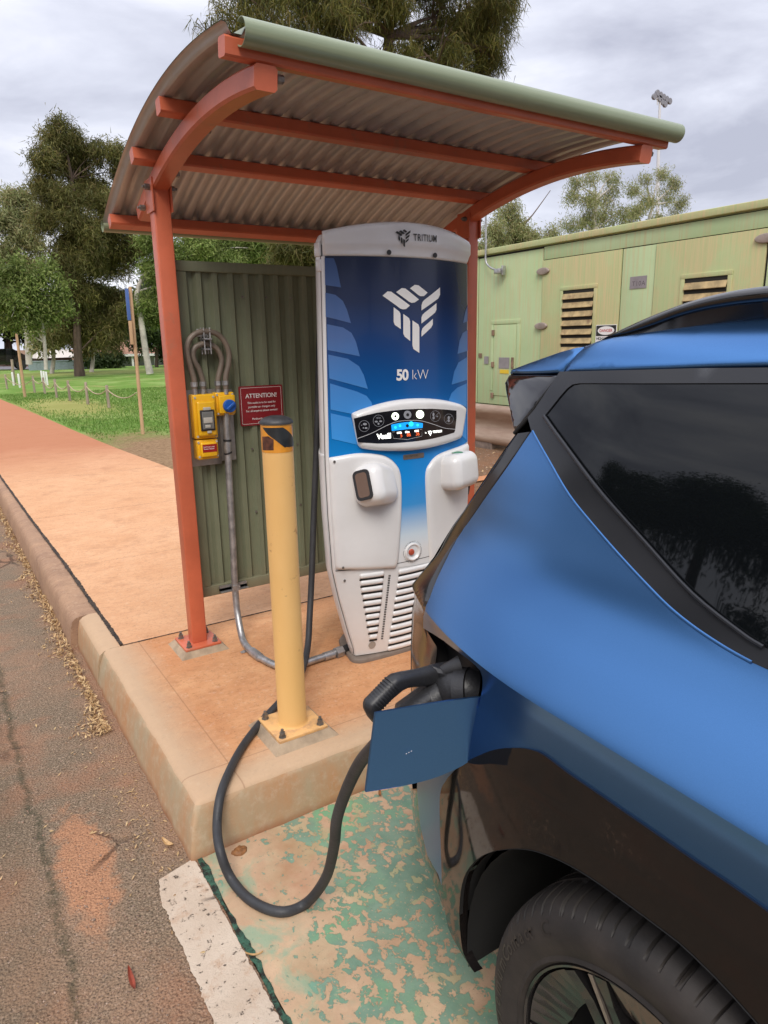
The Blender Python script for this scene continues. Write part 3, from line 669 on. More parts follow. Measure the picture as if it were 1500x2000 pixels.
# ================================================================== GREEN SCREEN WALL
n = NT('wall_green'); a = n.noise(2.5, 6, .6); v = n.noise(12, 6, .6, src=n.map(sc=(5, 1, .5))); c = n.mix(n.rng(a, .3, .7), (.155, .172, .108), (.205, .222, .145)); c = n.mix(n.math('MULTIPLY', n.rng(v, .52, .75), .35), c, (.27, .26, .17))
x_, y_, z_ = n.xyz(); c = n.mix(n.rng(n.math('ADD', z_, n.math('MULTIPLY', n.noise(5), .12)), .58, .44, 0, .45), c, (.22, .13, .075)); n.set(c, .55, spec=.35); wall_m = n.m
WY = 3.235; wall = thing('screen_wall', 'dark green corrugated steel screen wall behind the charger', 'wall', (1.8, WY, .40))
def wrib(x, p=.0762, a=.021):
    u = ((x+.02)/p) % 1.0
    return 0 if u < .30 else a*(u-.30)/.17 if u < .47 else a if u < .77 else a*(1-(u-.77)/.17) if u < .94 else 0
us = [0, .30, .385, .47, .62, .77, .855, .94]; xs = sorted(k*.0762-.02+u*.0762 for k in range(12, 36) for u in us); xs = [x for x in xs if 1.03 <= x <= 2.585]
mb = MB(); zs = np.linspace(.455, 1.955, 6)
mb.grid(lambda a, b: (a, WY-wrib(a), b), xs, zs); mb.grid(lambda a, b: (a, WY+.002-wrib(a), b), xs, zs); mb.build('corrugated_panel', wall_m, wall, sharp=20, fixn=False)
mb = MB(); mb.box((.975, WY-.030, 1.945), (2.59, WY+.015, 1.990), .003); mb.box((.975, WY-.026, .405), (2.59, WY+.015, .458), .003)
mb.box((.975, WY-.028, .459), (1.038, WY+.013, 1.944), .003); mb.box((2.545, WY-.028, .459), (2.59, WY+.013, 1.944), .003); mb.build('frame', wall_m, wall)
mb = MB(); 
for x in (1.30, 1.42, 1.55, 1.72):
    for z in (1.12, 1.84, .80): mb.lathe([(.006, 0), (.006, -.004)], (x, WY-.0215, z), 'Y', 8)
split_build('screw', mb, bolt_m, wall)

# ---- equipment on the screen wall
WF = WY-.0225
def wx(px, py, y=WF): q = P(px, py, 1, y); return q[0], q[2]
plate_m = pm('mount_plate', (.36, .36, .35), .45, .7, var=.3, scale=9, bump=.15)
poly = lambda pts, y=WF: [wx(a, b, y) for a, b in pts]
def plateobj(name, pts, y0, y1, mat, parent=None, bev=.0):
    mb = MB(); pl = poly(pts, y0); patch(mb, pl, lambda u, v: (u, y0, v), (0, -1, 0), 0, y0-y1, bev, .012, skirt=(y0-y1)+0.0); return mb.build(name, mat, parent, sharp=35)
bp = thing('backing_plate', 'grey metal backing plate behind the two yellow electrical boxes', 'plate', (1.13, WF, .93))
YF_ = WF-.09
mb = MB(); xa, za = wx(360, 762); xb, zb = wx(433, 905); mb.box((xa, WF-.006, zb), (xb, WF, za), .001)
xc_, zc_ = wx(448, 760); xd, zd = wx(461, 897); mb.box((xb+.001, WF-.0065, zd), (xd, WF-.0005, zc_), .001); mb.build('plate', plate_m, bp)
yel = pm('yellow_plastic', (.80, .44, .012), .32, var=.08, scale=6, coat=.2)
yel2 = pm('yellow_plastic_dark', (.62, .30, .01), .35)
grey_c = pm('clear_grey_cover', (.16, .16, .15), .12, coat=.5)
lt_grey = pm('light_grey_plastic', (.45, .43, .38), .4)
ib = thing('breaker_box', 'tall yellow breaker box with a grey hinged window and small red label', 'electrical box', (1.13, WF, .98))
B0 = WF-.007
mb = MB(); X0, Z1 = wx(378, 772, YF_); X1, ZM = wx(425, 857, YF_); Z0 = wx(403, 899, YF_)[1]; X1 = max(X1, X0+.11); ZH = (ZM+Z1)/2
mb.box((X0, B0-.062, ZM+.002), (X1, B0, Z1), .008); mb.box((X0+.004, B0-.062, Z0), (X1-.004, B0, ZM-.002), .008); mb.build('body', yel, ib)
mb = MB(); mb.box((X0+.012, B0-.082, ZM+.015), (X1-.010, B0-.060, Z1-.03), .01); mb.box((X0+.016, B0-.078, Z0+.012), (X1-.014, B0-.060, ZM-.012), .008); mb.build('cover', yel, ib)
mb = MB(); mb.box((X0+.022, B0-.088, ZH-.062), (X1-.020, B0-.081, ZH+.034), .003); f_ = mb.build('window_frame', dark_m, ib)
mb = MB(); mb.box((X0+.029, B0-.092, ZH-.054), (X1-.027, B0-.0875, ZH+.026), .002); mb.build('window_cover', grey_c, f_)
mb = MB(); mb.box((X0+.034, B0-.0945, ZH-.026), (X1-.034, B0-.0915, ZH), .001); mb.box((X0+.040, B0-.0945, ZH-.047), (X1-.045, B0-.0915, ZH-.034), .001); mb.build('switch', lt_grey, f_)
mb = MB(); mb.box((X0+.038, B0-.092, ZH+.032), (X1-.038, B0-.081, ZH+.046), .002); mb.box((X0+.05, B0-.090, ZH-.074), (X1-.040, B0-.081, ZH-.062), .002); split_build('hinge', mb, lt_grey, ib)
mb = MB()
for a in (X0+.012, X1-.012):
    for b in (Z1-.014, ZM+.014, ZM-.014, Z0+.014): mb.lathe([(.006, 0), (.005, -.003)], (a, B0-.0615, b), 'Y', 10)
split_build('screw', mb, lt_grey, ib)
redl = pm('red_label', (.30, .012, .01), .4); whitem = pm('white_print', (.80, .78, .76), .5)
mb = MB(); mb.box((X0+.024, B0-.0795, Z0+.036), (X1-.018, B0-.0775, Z0+.072)); lb = mb.build('label', redl, ib, smooth=False)
text('lettering', 'Fed From Local\nService Closets', .0092, lambda u, v: (X0+.028+u, B0-.0802, Z0+.058+v), whitem, lb, spacing=.9)
sb = thing('switch_box', 'square yellow switch box with a round blue rotary cap beside the red sign', 'electrical box', (1.25, WF, 1.22))
A0, C1 = wx(424, 768, YF_); A1, C0 = wx(465, 811, YF_)
mb = MB(); mb.box((A0, B0-.05, C0), (A1, B0, C1), .007); mb.box((A0+.012, B0-.066, C0+.010), (A1-.002, B0-.049, C1-.012), .006); mb.build('body', yel, sb)
blu = pm('blue_plastic', (.012, .10, .42), .35)
mb = MB(); cx0, cz0 = wx(449, 793, YF_+.005); mb.lathe([(.030, 0), (.030, -.016), (.027, -.020), (0.001, -.021)], (cx0, B0-.065, cz0), 'Y', 36); kb = mb.build('rotary_cap', blu, sb)
mb = MB(); q = MB().box((-.025, -.012, -.006), (.025, 0, .006), .003); a = R(38)
mb.add([(cx0+p_[0]*math.cos(a)-p_[2]*math.sin(a), B0-.085+p_[1], cz0+p_[0]*math.sin(a)+p_[2]*math.cos(a)) for p_ in q.v], q.f); mb.build('grip', blu, kb)
mb = MB()
for a in (A0+.010, A1-.010):
    for b in (C0+.010, C1-.010): mb.lathe([(.005, 0), (.005, -.003)], (a, B0-.0665 if a > 1.2 else B0-.0505, b), 'Y', 10)
split_build('screw', mb, lt_grey, sb)
# looping grey conduits
cond = pm('grey_conduit', (.17, .135, .105), .45, var=.2, scale=14)
cy = WF-.040
def cpt(px, py, y=cy): q = P(px, py, 1, y); return (q[0], y, q[2])
loops = [([(380, 760), (379, 742), (372, 716), (366, 690), (368, 668), (380, 653), (400, 647), (423, 652), (439, 668), (447, 690), (446, 712), (441, 735), (441, 760)], 'outer larger'),
         ([(397, 760), (396, 744), (389, 722), (380, 705), (377, 690), (383, 677), (402, 671), (420, 678), (430, 692), (433, 706), (430, 722), (426, 740), (426, 760)], 'inner smaller')]
fit_m = galv
for pts, w_ in loops:
    t = thing('conduit_loop', '%s of the two looped grey flexible conduits above the yellow boxes' % w_, 'conduit', cpt(*pts[0]), 'looped conduits on the green wall')
    yy = cy-(.012 if w_[0] == 'o' else 0)
    c3 = cr([cpt(a, b, yy) for a, b in pts], 6); mb = MB(); mb.tube(c3, .0125, 12); mb.build('pipe', cond, t)
    for e_ in (pts[0], pts[-1]):
        q = cpt(*e_, yy); mb = MB(); mb.cyl((q[0], q[1], Z1-.006), (q[0], q[1], Z1+.036), .0115, seg=14); mb.cyl((q[0], q[1], Z1+.036), (q[0], q[1], Z1+.056), .016, seg=6); mb.build('fitting', galv, t, sharp=30)
mb = MB(); cc = cpt(402, 662)
mb.box((cc[0]-.030, WF-.012, cc[2]+.01), (cc[0]+.030, WF, cc[2]+.045), .002); mb.box((cc[0]-.018, WF-.075, cc[2]-.005), (cc[0]+.018, WF-.004, cc[2]+.004), .002); mb.box((cc[0]-.018, WF-.06, cc[2]-.05), (cc[0]+.018, WF-.004, cc[2]-.042), .002)
for dx in (-.014, .014): mb.cyl((cc[0]+dx, WF-.06, cc[2]-.068), (cc[0]+dx, WF-.06, cc[2]+.05), .004, seg=8); mb.cyl((cc[0]+dx, WF-.02, cc[2]-.068), (cc[0]+dx, WF-.02, cc[2]+.05), .004, seg=8)
tag(mb.build('conduit_clamp', galv), 'galvanised clamp bracket holding both conduit loops to the green wall', 'clamp')
# conduit down the wall and along the slab
gp = thing('floor_conduit', 'galvanised conduit running down the wall and across the slab to the charger', 'conduit', (1.30, 3.1, .19))
yw = B0-.038; cw = lambda px, py, y=yw: tuple(P(px, py, 1, y))
path = [cw(441, 806), cw(444, 860), cw(449, 960), cw(455, 1060), cw(458, 1130), cw(461, 1172, yw-.01), cw(465, 1205, yw-.035)]
tail = [tuple(PZ(*q, .2015)) for q in ((515, 1288), (535, 1298), (556, 1302), (585, 1298), (610, 1290), (640, 1280), (664, 1270))]
c3 = cr(path+[tuple(PZ(474, 1248, .206)), tuple(PZ(485, 1266, .2015)), tuple(PZ(499, 1279, .2015))]+tail, 8)
mb = MB(); mb.tube(c3, .0165, 16); pp = mb.build('pipe', galv, gp)
def collar(name, pa, pb, r, mat, par, seg=16): mb = MB(); mb.cyl(pa, pb, r, seg=seg); return mb.build(name, mat, par, sharp=30)
xr = cw(458, 1130)[0]; collar('coupling', cw(444, 864), cw(445, 881), .0195, galv, gp); collar('gland', cw(444, 858), cw(444, 862), .0195, dark_m, gp); collar('gland', cw(445, 883), cw(446, 886), .0195, dark_m, gp)
a, b = PZ(492, 1272, .2015), PZ(508, 1284, .2015); collar('coupling', a, b, .0205, galv, gp)
a, b = PZ(632, 1283, .2015), PZ(652, 1277, .2015); collar('coupling', a, b, .0200, galv, gp); a, b = PZ(655, 1276, .2015), PZ(668, 1271, .2015); collar('nut', a, b, .026, galv, gp, 6)
a = Vector(PZ(666, 1271, .202)); mb = MB(); mb.tube([a, a+Vector((.04, .005, .003)), a+Vector((.12, .02, .01))], .019, 14); mb.build('rubber_sleeve', dark_m, gp)
for q in ((484, 1272), (618, 1290)):
    c_ = PZ(*q, .18); mb = MB(); mb.box((c_[0]-.035, c_[1]-.011, .1815), (c_[0]+.03, c_[1]+.011, .184)); mb.cyl((c_[0]-.02, c_[1], .184), (c_[0]-.02, c_[1], .190), .006, seg=6); mb.build('saddle', galv, gp)
mb = MB(); mb.box((xr-.072, WF-.022, .424), (xr+.072, WF-.012, .440)); mb.box((xr-.072, WF-.045, .424), (xr+.072, WF-.012, .4265)); mb.box((xr-.072, WF-.022, .424), (xr+.072, WF-.0125, .452)); mb.box((xr-.02, B0-.058, .427), (xr+.02, B0-.052, .455)); mb.build('wall_bracket', galv, gp)
# red notice
sg = thing('notice_sign', 'dark red sign headed ATTENTION! fixed to the green wall', 'sign', (1.6, WF, 1.28))
S0, T1 = wx(465, 755); S1, _t = wx(550, 752); T0 = wx(468, 833)[1]
mb = MB(); patch(mb, rrect(S0, T0, S1, T1, .006), lambda u, v: (u, WF, v), (0, -1, 0), 0, .005, 0, .03, skirt=.005); mb.build('panel', pm('sign_red', (.24, .014, .02), .35, var=.1, scale=5), sg, sharp=30)
mb = MB(); r1, r2 = rrect(S0+.008, T0+.008, S1-.008, T1-.008, .006), rrect(S0+.0095, T0+.0095, S1-.0095, T1-.0095, .005); k = len(r1)
mb.add([(a, WF-.0056, b) for a, b in r1+r2], [(i, (i+1) % k, (i+1) % k+k, i+k) for i in range(k)]); mb.build('border', whitem, sg, smooth=False)
fs = lambda zc, xo=0: (lambda u, v: ((S0+S1)/2+u+xo, WF-.0058, zc+v))
text('heading', 'ATTENTION!', .030, fs(T1-.058), whitem, sg, .0002, 'CENTER', spacing=.92)
for i, s_ in enumerate(['This outlet is to be used for', 'portable car chargers only', 'For all enquires please contact:', '', 'Paraburdoo Utilities', '0419053']):
    if s_: text('lettering', s_, .0142, fs(T1-.086-i*.0195), whitem, sg, .0001, 'CENTER', spacing=.95)

# ================================================================== BOLLARD
BX, BY = .984, 2.200
bo = thing('bollard', 'pale yellow steel bollard with black cap and reflective band on the slab', 'bollard', (BX, BY, .18))
n = NT('bollard_paint'); x_, y_, z_ = n.xyz(); a = n.noise(4, 6, .6, src=n.map(sc=(1, 1, .3))); c = n.mix(n.rng(a, .3, .7), (.76, .45, .16), (.84, .53, .22)); c = n.mix(n.rng(n.noise(9, 8, .7), .635, .70), c, (.45, .22, .09)); c = n.mix(n.rng(n.noise(30, 6, .7), .66, .72, 0, .6), c, (.35, .18, .08))
n.set(c, .5, spec=.4); n.bump(n.noise(14, 4), .12, .01); bpnt = n.m
r = .0540; mb = MB(); mb.lathe([(r+.006, 0), (r+.002, .006), (r, .012), (r, .60), (r, 1.145)], (BX, BY, .215), 'Z', 48); mb.build('column', bpnt, bo)
mb = MB(); mb.lathe([(r+.004, 0), (r+.004, .006), (r-.002, .014), (r*.75, .021), (r*.4, .026), (.002, .028)], (BX, BY, 1.357), 'Z', 48); mb.build('cap', pm('black_cap', (.035, .035, .037), .5, var=.3, scale=20, bump=.1), bo)
# reflective band, black chevron on amber
amb = pm('amber_reflective', (.70, .28, .03), .3, var=.12, scale=30, coat=.4); blk = pm('black_reflective', (.025, .028, .03), .35, var=.3, scale=25); ambd = pm('amber_worn', (.10, .035, .02), .5, var=.6, scale=40)
cyl_fn = lambda u, v: (BX+r*math.sin(u/r), BY-r*math.cos(u/r), v)
cyl_out = lambda u, v: (math.sin(u/r), -math.cos(u/r), 0)
band = MB(); band.lathe([(r+.0008, 1.262), (r+.0008, 1.353)], (BX, BY, 0), 'Z', 64, cap=False); rb_ = band.build('reflective_band', amb, bo)
def solve_cyl(px, py):
    # hit the bollard's surface
    d = ray(px, py); o = np.array([0-BX, 0-BY]); a_ = d[0]**2+d[1]**2; b_ = 2*(o[0]*d[0]+o[1]*d[1]); c_ = o@o-(r+.001)**2; disc = max(0, b_*b_-4*a_*c_)
    t = (-b_-math.sqrt(disc))/(2*a_); p_ = O3+t*d; return (math.atan2(p_[0]-BX, -(p_[1]-BY))*r, p_[2])
zx = lambda a, b: (320+a/4.41, 600+b/4.41)
for nm, pts, mt, off in (('black_stripe', [(850, 1035), (1025, 1035), (1075, 1070), (1110, 1120), (1118, 1190), (1080, 1205), (1040, 1208), (960, 1145), (900, 1100)], blk, .0016), ('worn_patch', [(848, 1115), (900, 1112), (946, 1140), (946, 1232), (852, 1230)], ambd, .0014)):
    mb = MB(); patch(mb, [solve_cyl(*zx(a, b)) for a, b in pts], cyl_fn, cyl_out, off, 0, 0, .01); mb.build(nm, mt, rb_)
mb = MB(); mb.box((BX-.100, BY-.100, .205), (BX+.100, BY+.100, .217), .002); mb.build('base_plate', pm('dusty_plate', (.74, .43, .17), .75, var=.06, scale=14, dirt=((.46, .27, .14), .47, 16)), bo)
mb = MB(); 
for dx in (-.078, .078):
    for dy in (-.078, .078): hexbolt(mb, (BX+dx, BY+dy, .217), .011, .020)
split_build('anchor_bolt', mb, bolt_m, bo, sharp=30)
mb = MB(); a = .132; b = .104
mb.add([(BX-a, BY-a, .178), (BX+a, BY-a, .178), (BX+a, BY+a, .178), (BX-a, BY+a, .178), (BX-b, BY-b, .206), (BX+b, BY-b, .206), (BX+b, BY+b, .206), (BX-b, BY+b, .206)], [(0, 1, 5, 4), (1, 2, 6, 5), (2, 3, 7, 6), (3, 0, 4, 7), (4, 5, 6, 7)]); mb.build('grout_pad', gr, bo, smooth=False)

# ================================================================== CHARGER
QC = 1.747
wz = lambda z: float(np.interp(z, [.18, .25, .32, .5, .65, .9, 1.14, 1.5, 1.96, 2.1], [.252, .262, .285, .334, .366, .378, .381, .375, .366, .362]))
bz = lambda z: float(np.interp(z, [.18, .6, 1.0], [.045, .075, .09]))
ez = lambda z: float(np.interp(z, [.18, .4, .7], [2.575, 2.562, 2.55]))
Fq = lambda x, z: ez(z)-bz(z)*(1-min(1.2, abs((x-QC)/wz(z)))**2)
def Fn(u, v):
    h = .004; dx = (Fq(u+h, v)-Fq(u-h, v))/(2*h); dz = (Fq(u, v+h)-Fq(u, v-h))/(2*h); q = np.array([dx, -1, dz]); return q/np.linalg.norm(q)
qs = lambda px, py: (lambda p_: (p_[0], p_[2]))(solve(px, py, lambda p_: Fq(p_[0], p_[2]), 1, 2.5))
qf = lambda u, v: (u, Fq(u, v), v)
n = NT('charger_white'); a = n.noise(3, 6, .6); c = n.mix(n.rng(a, .35, .7), (.70, .69, .68), (.78, .775, .77)); x_, y_, z_ = n.xyz(); c = n.mix(n.rng(n.math('ADD', z_, n.math('MULTIPLY', n.noise(6, 6, .7), .2)), .42, .22, 0, .5), c, (.62, .50, .40)); n.set(c, .28, spec=.5); n.b.inputs['Coat Weight'].default_value = .25; wht = n.m
ch = thing('charging_station', 'tall white and blue fast charging station marked 50kW under the shelter roof', 'charger', (QC, 2.65, .18))
# rear shell
def section(z, g=0.0):
    w = wz(z)+g; e_ = ez(z); pts = []
    pr_ = [(w, .022), (w+.002, .040), (w-.008, .075), (w-.035, .13), (w-.075, .20), (w-.115, .26), (w-.16, .30)]; pts += [(-a, e_+b) for a, b in pr_]+[(a, e_+b) for a, b in pr_[::-1]]
    return [(QC+a, b, z) for a, b in pts]
zs = [.198, .22, .27, .32, .4, .5, .6, .65, .8, .9, 1.0, 1.14, 1.16, 1.165, 1.3, 1.5, 1.7, 1.90, 1.96, 2.02, 2.04]
gs_ = [0, .006, .010, .010, .010, .010, .010, .010, .010, .010, .010, .010, .010, .003, .003, .003, .003, .003, .003, .002, -.01]
mb = MB(); rr = [section(z, g) for z, g in zip(zs, gs_)]; m = 14
mb.add([p_ for q in rr for p_ in q], [(i*m+k, i*m+(k+1) % m, (i+1)*m+(k+1) % m, (i+1)*m+k) for i in range(len(rr)-1) for k in range(m)]+[tuple(range((len(rr)-1)*m, len(rr)*m))])
mb.build('rear_shell', wht, ch, sharp=35)
# front cover
mb = MB(); zs = np.r_[np.linspace(.205, 1.0, 26), np.linspace(1.05, 1.955, 14)]; us = np.linspace(-1, 1, 33)
def fc(u, z):
    w = wz(z); return (QC+u*w, Fq(QC+u*w, z), z)
mb.grid(fc, us, zs)
for s_ in (-1, 1):      # rounded return to the seam
    mb.grid(lambda a, z: (QC+s_*(wz(z)+.004*math.sin(a)), ez(z)+.014*(1-math.cos(a))*.9, z), np.linspace(0, math.pi/2, 5), zs)
mb.build('front_cover', wht, ch, sharp=60)
seam = pm('grey_seal', (.12, .12, .12), .6)
mb = MB()
for s_ in (-1, 1): mb.tube([(QC+s_*(wz(z)-.000), ez(z)+.019, z) for z in np.linspace(.21, 2.0, 50)], .0045, 8)
split_build('seal', mb, seam, ch)
# plinth
mb = MB(); pl_ = [(QC-.275, 2.62), (QC-.27, 2.545), (QC-.2, 2.525), (QC, 2.515), (QC+.2, 2.525), (QC+.27, 2.545), (QC+.275, 2.62), (QC+.18, 2.84), (QC-.18, 2.84)]
pl_ = cr(pl_, 4, True); patch(mb, pl_, lambda u, v: (u, v, .182), (0, 0, 1), 0, .018, .008, .03, skirt=.004); mb.build('plinth', pm('plinth_grey', (.19, .15, .12), .7, var=.2, scale=10), ch)
# printed graphic panel
n = NT('charger_graphic'); x_, y_, z_ = n.xyz(); zr = n.rng(z_, .70, 1.96)
c = n.ramp(zr, [(.0, (.76, .76, .76)), (.06, (.62, .72, .80)), (.17, (.05, .30, .68)), (.26, (.012, .27, .72)), (.42, (.004, .18, .52)), (.56, (.006, .095, .32)), (.72, (.008, .045, .17)), (.86, (.008, .020, .07)), (1.0, (.008, .016, .05))]); n.set(c, .24, spec=.35); n.b.inputs['Coat Weight'].default_value = .12; blue_g = n.m
n = NT('charger_graphic_light'); x_, y_, z_ = n.xyz(); zr = n.rng(z_, .70, 1.96)
c = n.ramp(zr, [(.2, (.05, .36, .80)), (.42, (.05, .30, .75)), (.60, (.06, .22, .55)), (.75, (.07, .14, .34)), (1.0, (.04, .08, .2))]); n.set(c, .24, spec=.35); n.b.inputs['Coat Weight'].default_value = .12; blue_l = n.m
pan = [(633, 497), (645, 893), (700, 885), (745, 888), (770, 903), (782, 930), (783, 1000), (781, 1050), (777, 1108), (838, 1098), (835, 1040), (832, 990), (830, 930), (838, 905), (860, 885), (905, 868), (913, 862), (913, 499)]
pq = [qs(*q) for q in pan]; e0 = lambda u, v: (min(max(u, QC-wz(v)+.004), QC+wz(v)-.004), v)
# straight side edges follow the cover's own outline
left_ = [(QC-wz(z)+.005, z) for z in np.linspace(1.955, pq[1][1], 20)]; right_ = [(QC+wz(z)-.005, z) for z in np.linspace(pq[16][1], 1.955, 20)]
pq2 = left_+cr(pq[2:9], 4)+cr(pq[9:16], 4)+right_
pq2 = [e0(*q) for q in pq2]
mb = MB(); patch(mb, pq2, qf, Fn, .002, 0, 0, .025); gp_ = mb.build('graphic_panel', blue_g, ch)
z3 = lambda a, b: (600+a/4.1667, 420+b/4.1667)
feathers = [[(128, 350), (215, 352), (240, 420), (274, 590), (135, 570)], [(145, 632), (230, 650), (290, 700), (322, 770), (355, 880), (150, 828)], [(160, 888), (290, 915), (360, 960), (395, 1030), (427, 1150), (165, 1098)], [(170, 1135), (330, 1170), (420, 1230), (458, 1300), (492, 1415), (180, 1330)], [(185, 1370), (400, 1435), (480, 1470), (520, 1520), (530, 1552), (400, 1590), (370, 1620), (190, 1582)], [(190, 1612), (355, 1650), (380, 1740), (410, 1870), (200, 1820)],
    [(1302, 730), (1302, 865), (1263, 880), (1280, 790)], [(1300, 935), (1300, 1105), (1217, 1130), (1235, 1020), (1260, 960)], [(1296, 1155), (1296, 1340), (1170, 1380), (1190, 1275), (1225, 1200)], [(1292, 1370), (1292, 1565), (1255, 1545), (1145, 1512), (1168, 1450), (1215, 1405)], [(1288, 1640), (1290, 1830), (1235, 1780), (1255, 1650)]]
mb = MB()
for f_ in feathers:
    q = [qs(*z3(a, b)) for a, b in f_]; q = [e0(*p_) for p_ in q]; patch(mb, q, qf, Fn, .0035, 0, 0, .02)
split_build('feather_stripe', mb, blue_l, gp_)
logo = [[(610, 657), (650, 622), (680, 624), (832, 737), (800, 765), (775, 768), (755, 762)], [(720, 628), (765, 595), (795, 598), (905, 688), (870, 712), (845, 715), (825, 706)], [(832, 597), (870, 568), (900, 572), (975, 632), (945, 660), (918, 661), (900, 652)],
    [(1075, 590), (1075, 650), (1060, 680), (925, 777), (925, 735), (933, 708), (950, 690)], [(1046, 718), (1046, 770), (1035, 795), (925, 883), (925, 835), (933, 812), (950, 795)], [(1017, 845), (1017, 890), (1005, 915), (925, 990), (925, 950), (933, 922), (950, 905)],
    [(700, 750), (745, 785), (755, 805), (758, 928), (710, 895), (700, 870)], [(778, 805), (825, 840), (833, 865), (834, 1025), (790, 990), (778, 965)], [(852, 858), (900, 890), (908, 915), (908, 1122), (860, 1090), (852, 1060)]]
mb = MB()
for f_ in logo: patch(mb, [qs(*z3(a, b)) for a, b in f_], qf, Fn, .0040, 0, 0, .02)
mb.build('emblem', whitem, gp_)
def qtext(nm, s_, px0, py0, px1, py1, size, mat, par, off=.004, **k):
    a, b = qs(px0, py0), qs(px1, py1); sl = (b[1]-a[1])/(b[0]-a[0])
    def f(u, v):
        q = np.array(qf(a[0]+u, a[1]+u*sl+v))+Fn(a[0]+u, a[1]+v)*off; return tuple(q)
    return text(nm, s_, size, f, mat, par, **k)
qtext('lettering', '50', *z3(722, 1343), *z3(975, 1336), .062, whitem, gp_, bold=.0022, spacing=.92)
a5 = qs(*z3(843, 1339)); qtext('lettering', 'kW', *z3(845, 1339), *z3(975, 1336), .062, whitem, gp_, bold=-.0012, spacing=.98)
# top cap
ztop = lambda x: 2.092-.045*((x-QC)/.37)**2
capoly = [(QC-.367, 1.952)]+[(x, ztop(x)-.012) for x in np.linspace(QC-.367, QC+.367, 24)]+[(QC+.367, 1.952)]
capoly = [(QC+u*.367, 1.955+.012*(u*u-1)*0) for u in np.linspace(1, -1, 20)]+[(x, ztop(x)) for x in np.linspace(QC-.367, QC+.367, 24)]
mb = MB(); capfn = lambda u, v: (u, Fq(u, min(v, 1.96))+.004, v)
def captop(u, v, d): 
    s_ = (v-1.955)/(ztop(u)-1.955); return .012*max(0, min(1, (s_-.22)/.16))*(1-.25*max(0, s_-.8)/.2)
patch(mb, capoly, capfn, Fn, -.002, .014, .014, .012, top=captop, skirt=0)
us = np.linspace(-1, 1, 30)
def lid(u, t):
    x = QC+u*.367; y0 = Fq(x, 1.96)+.004; w = 1-.42*t**.8*(t>0); return (QC+(x-QC)*w, y0+(2.86-y0)*t, ztop(x)-.002-.012*t+.004*math.sin(t*3.14))
mb.grid(lid, us, np.linspace(0, 1, 10))
for s_ in (-1, 1): mb.grid(lambda t, z: (QC+s_*.367*(1-.42*t**.8), Fq(QC+.367, 1.96)+.004+(2.86-Fq(QC+.367, 1.96)-.004)*t, 1.955+(ztop(QC+.367)-.002-.012*t+.004*math.sin(t*3.14)-1.955)*z), np.linspace(0, 1, 10), [0, .5, 1])
cap = mb.build('top_cap', wht, ch, sharp=50)
mb = MB(); mb.box((QC-.376, 2.560, 1.90), (QC-.362, 2.60, 1.945), .004); mb.box((QC-.376, 2.565, 1.957), (QC-.364, 2.61, 2.01), .004); split_build('side_catch', mb, wht, cap)
capm = lambda px, py: (lambda p_: (p_[0], p_[2]))(solve(px, py, lambda p_: Fq(p_[0], 1.96)-.022, 1, 2.5))
capf = lambda u, v: (u, Fq(u, 1.96)+.004-.0285, v)
blackp = pm('black_print', (.012, .012, .012), .4)
mb = MB()
for f_ in logo:
    q = [(715+(a-610)*(123/465), 118+(b-568)*(144/554)) for a, b in f_]; patch(mb, [capm(*z3(a, b)) for a, b in q], capf, (0, -1, 0), 0, 0, 0, .02)
mb.build('emblem', blackp, cap)
a_, b_ = capm(*z3(862, 208)), capm(*z3(1055, 221)); sl_ = (b_[1]-a_[1])/(b_[0]-a_[0])
text('lettering', 'TRITIUM', .038, lambda u, v: capf(a_[0]+u*.80, a_[1]+u*.8*sl_+v), blackp, cap, .0004, spacing=1.12)
mb = MB()
for q in ((673, 302), (1048, 326)): a, b = capm(*z3(*q)); mb.lathe([(.010, 0), (.010, .004)], (a, Fq(a, 1.96)+.004-.022, b), 'Y', 14)
split_build('downlight', mb, dark_m, cap)
# lower fairings
fl = [(QC-wz(z)+.004, z) for z in np.linspace(.655, 1.185, 16)]
fpl = cr([qs(*q) for q in [(646, 893), (700, 885), (745, 889), (770, 904), (782, 930), (783, 1000), (780, 1050), (774, 1108)]], 6)
q = [e0(*p_) for p_ in fl[:-1]+fpl]; mb = MB(); patch(mb, q, qf, Fn, .002, .016, .022, .012, skirt=0)
fpr = cr([qs(*q_) for q_ in [(838, 1100), (835, 1040), (832, 990), (830, 930), (838, 905), (860, 885), (905, 868)]], 6); fr = [(QC+wz(z)-.004, z) for z in np.linspace(fpr[-1][1], .655, 16)]
q = [e0(*p_) for p_ in fpr+fr]; patch(mb, q, qf, Fn, .002, .016, .022, .012, skirt=0); mb.build('lower_fairing', wht, ch, sharp=60)
# grille
z4 = lambda a, b: (620+a/4.3478, 860+b/4.3478)
slot_m = pm('slot_dark', (.015, .013, .012), .8)
L = [(355, 1195, 565), (362, 1253, 556), (370, 1310, 552), (382, 1367, 547), (388, 1423, 541), (400, 1480, 533), (408, 1533, 525), (415, 1590, 521), (427, 1645, 513), (437, 1702, 506)]
Rr = [(685, 1150), (680, 1208), (670, 1267), (662, 1325), (650, 1383), (645, 1443), (635, 1502), (628, 1560), (615, 1622), (610, 1677), (598, 1740), (590, 1798)]
sl = MB(); rb = MB()
def slot(x0, x1, z):
    x1 = min(x1, QC+wz(z)-.07)
    patch(sl, rrect(x0, z-.0045, x1, z+.0045, .003, 2), qf, Fn, .0025, 0, 0, .03)
    patch(rb, rrect(x0, z+.006, x1, z+.030, .009, 3), qf, Fn, .001, .010, .010, .02, skirt=0)
for a, b, c_ in L:
    p0, p1 = qs(*z4(a, b)), qs(*z4(c_, b-(c_-a)*.22)); slot(p0[0], p1[0], (p0[1]+p1[1])/2)
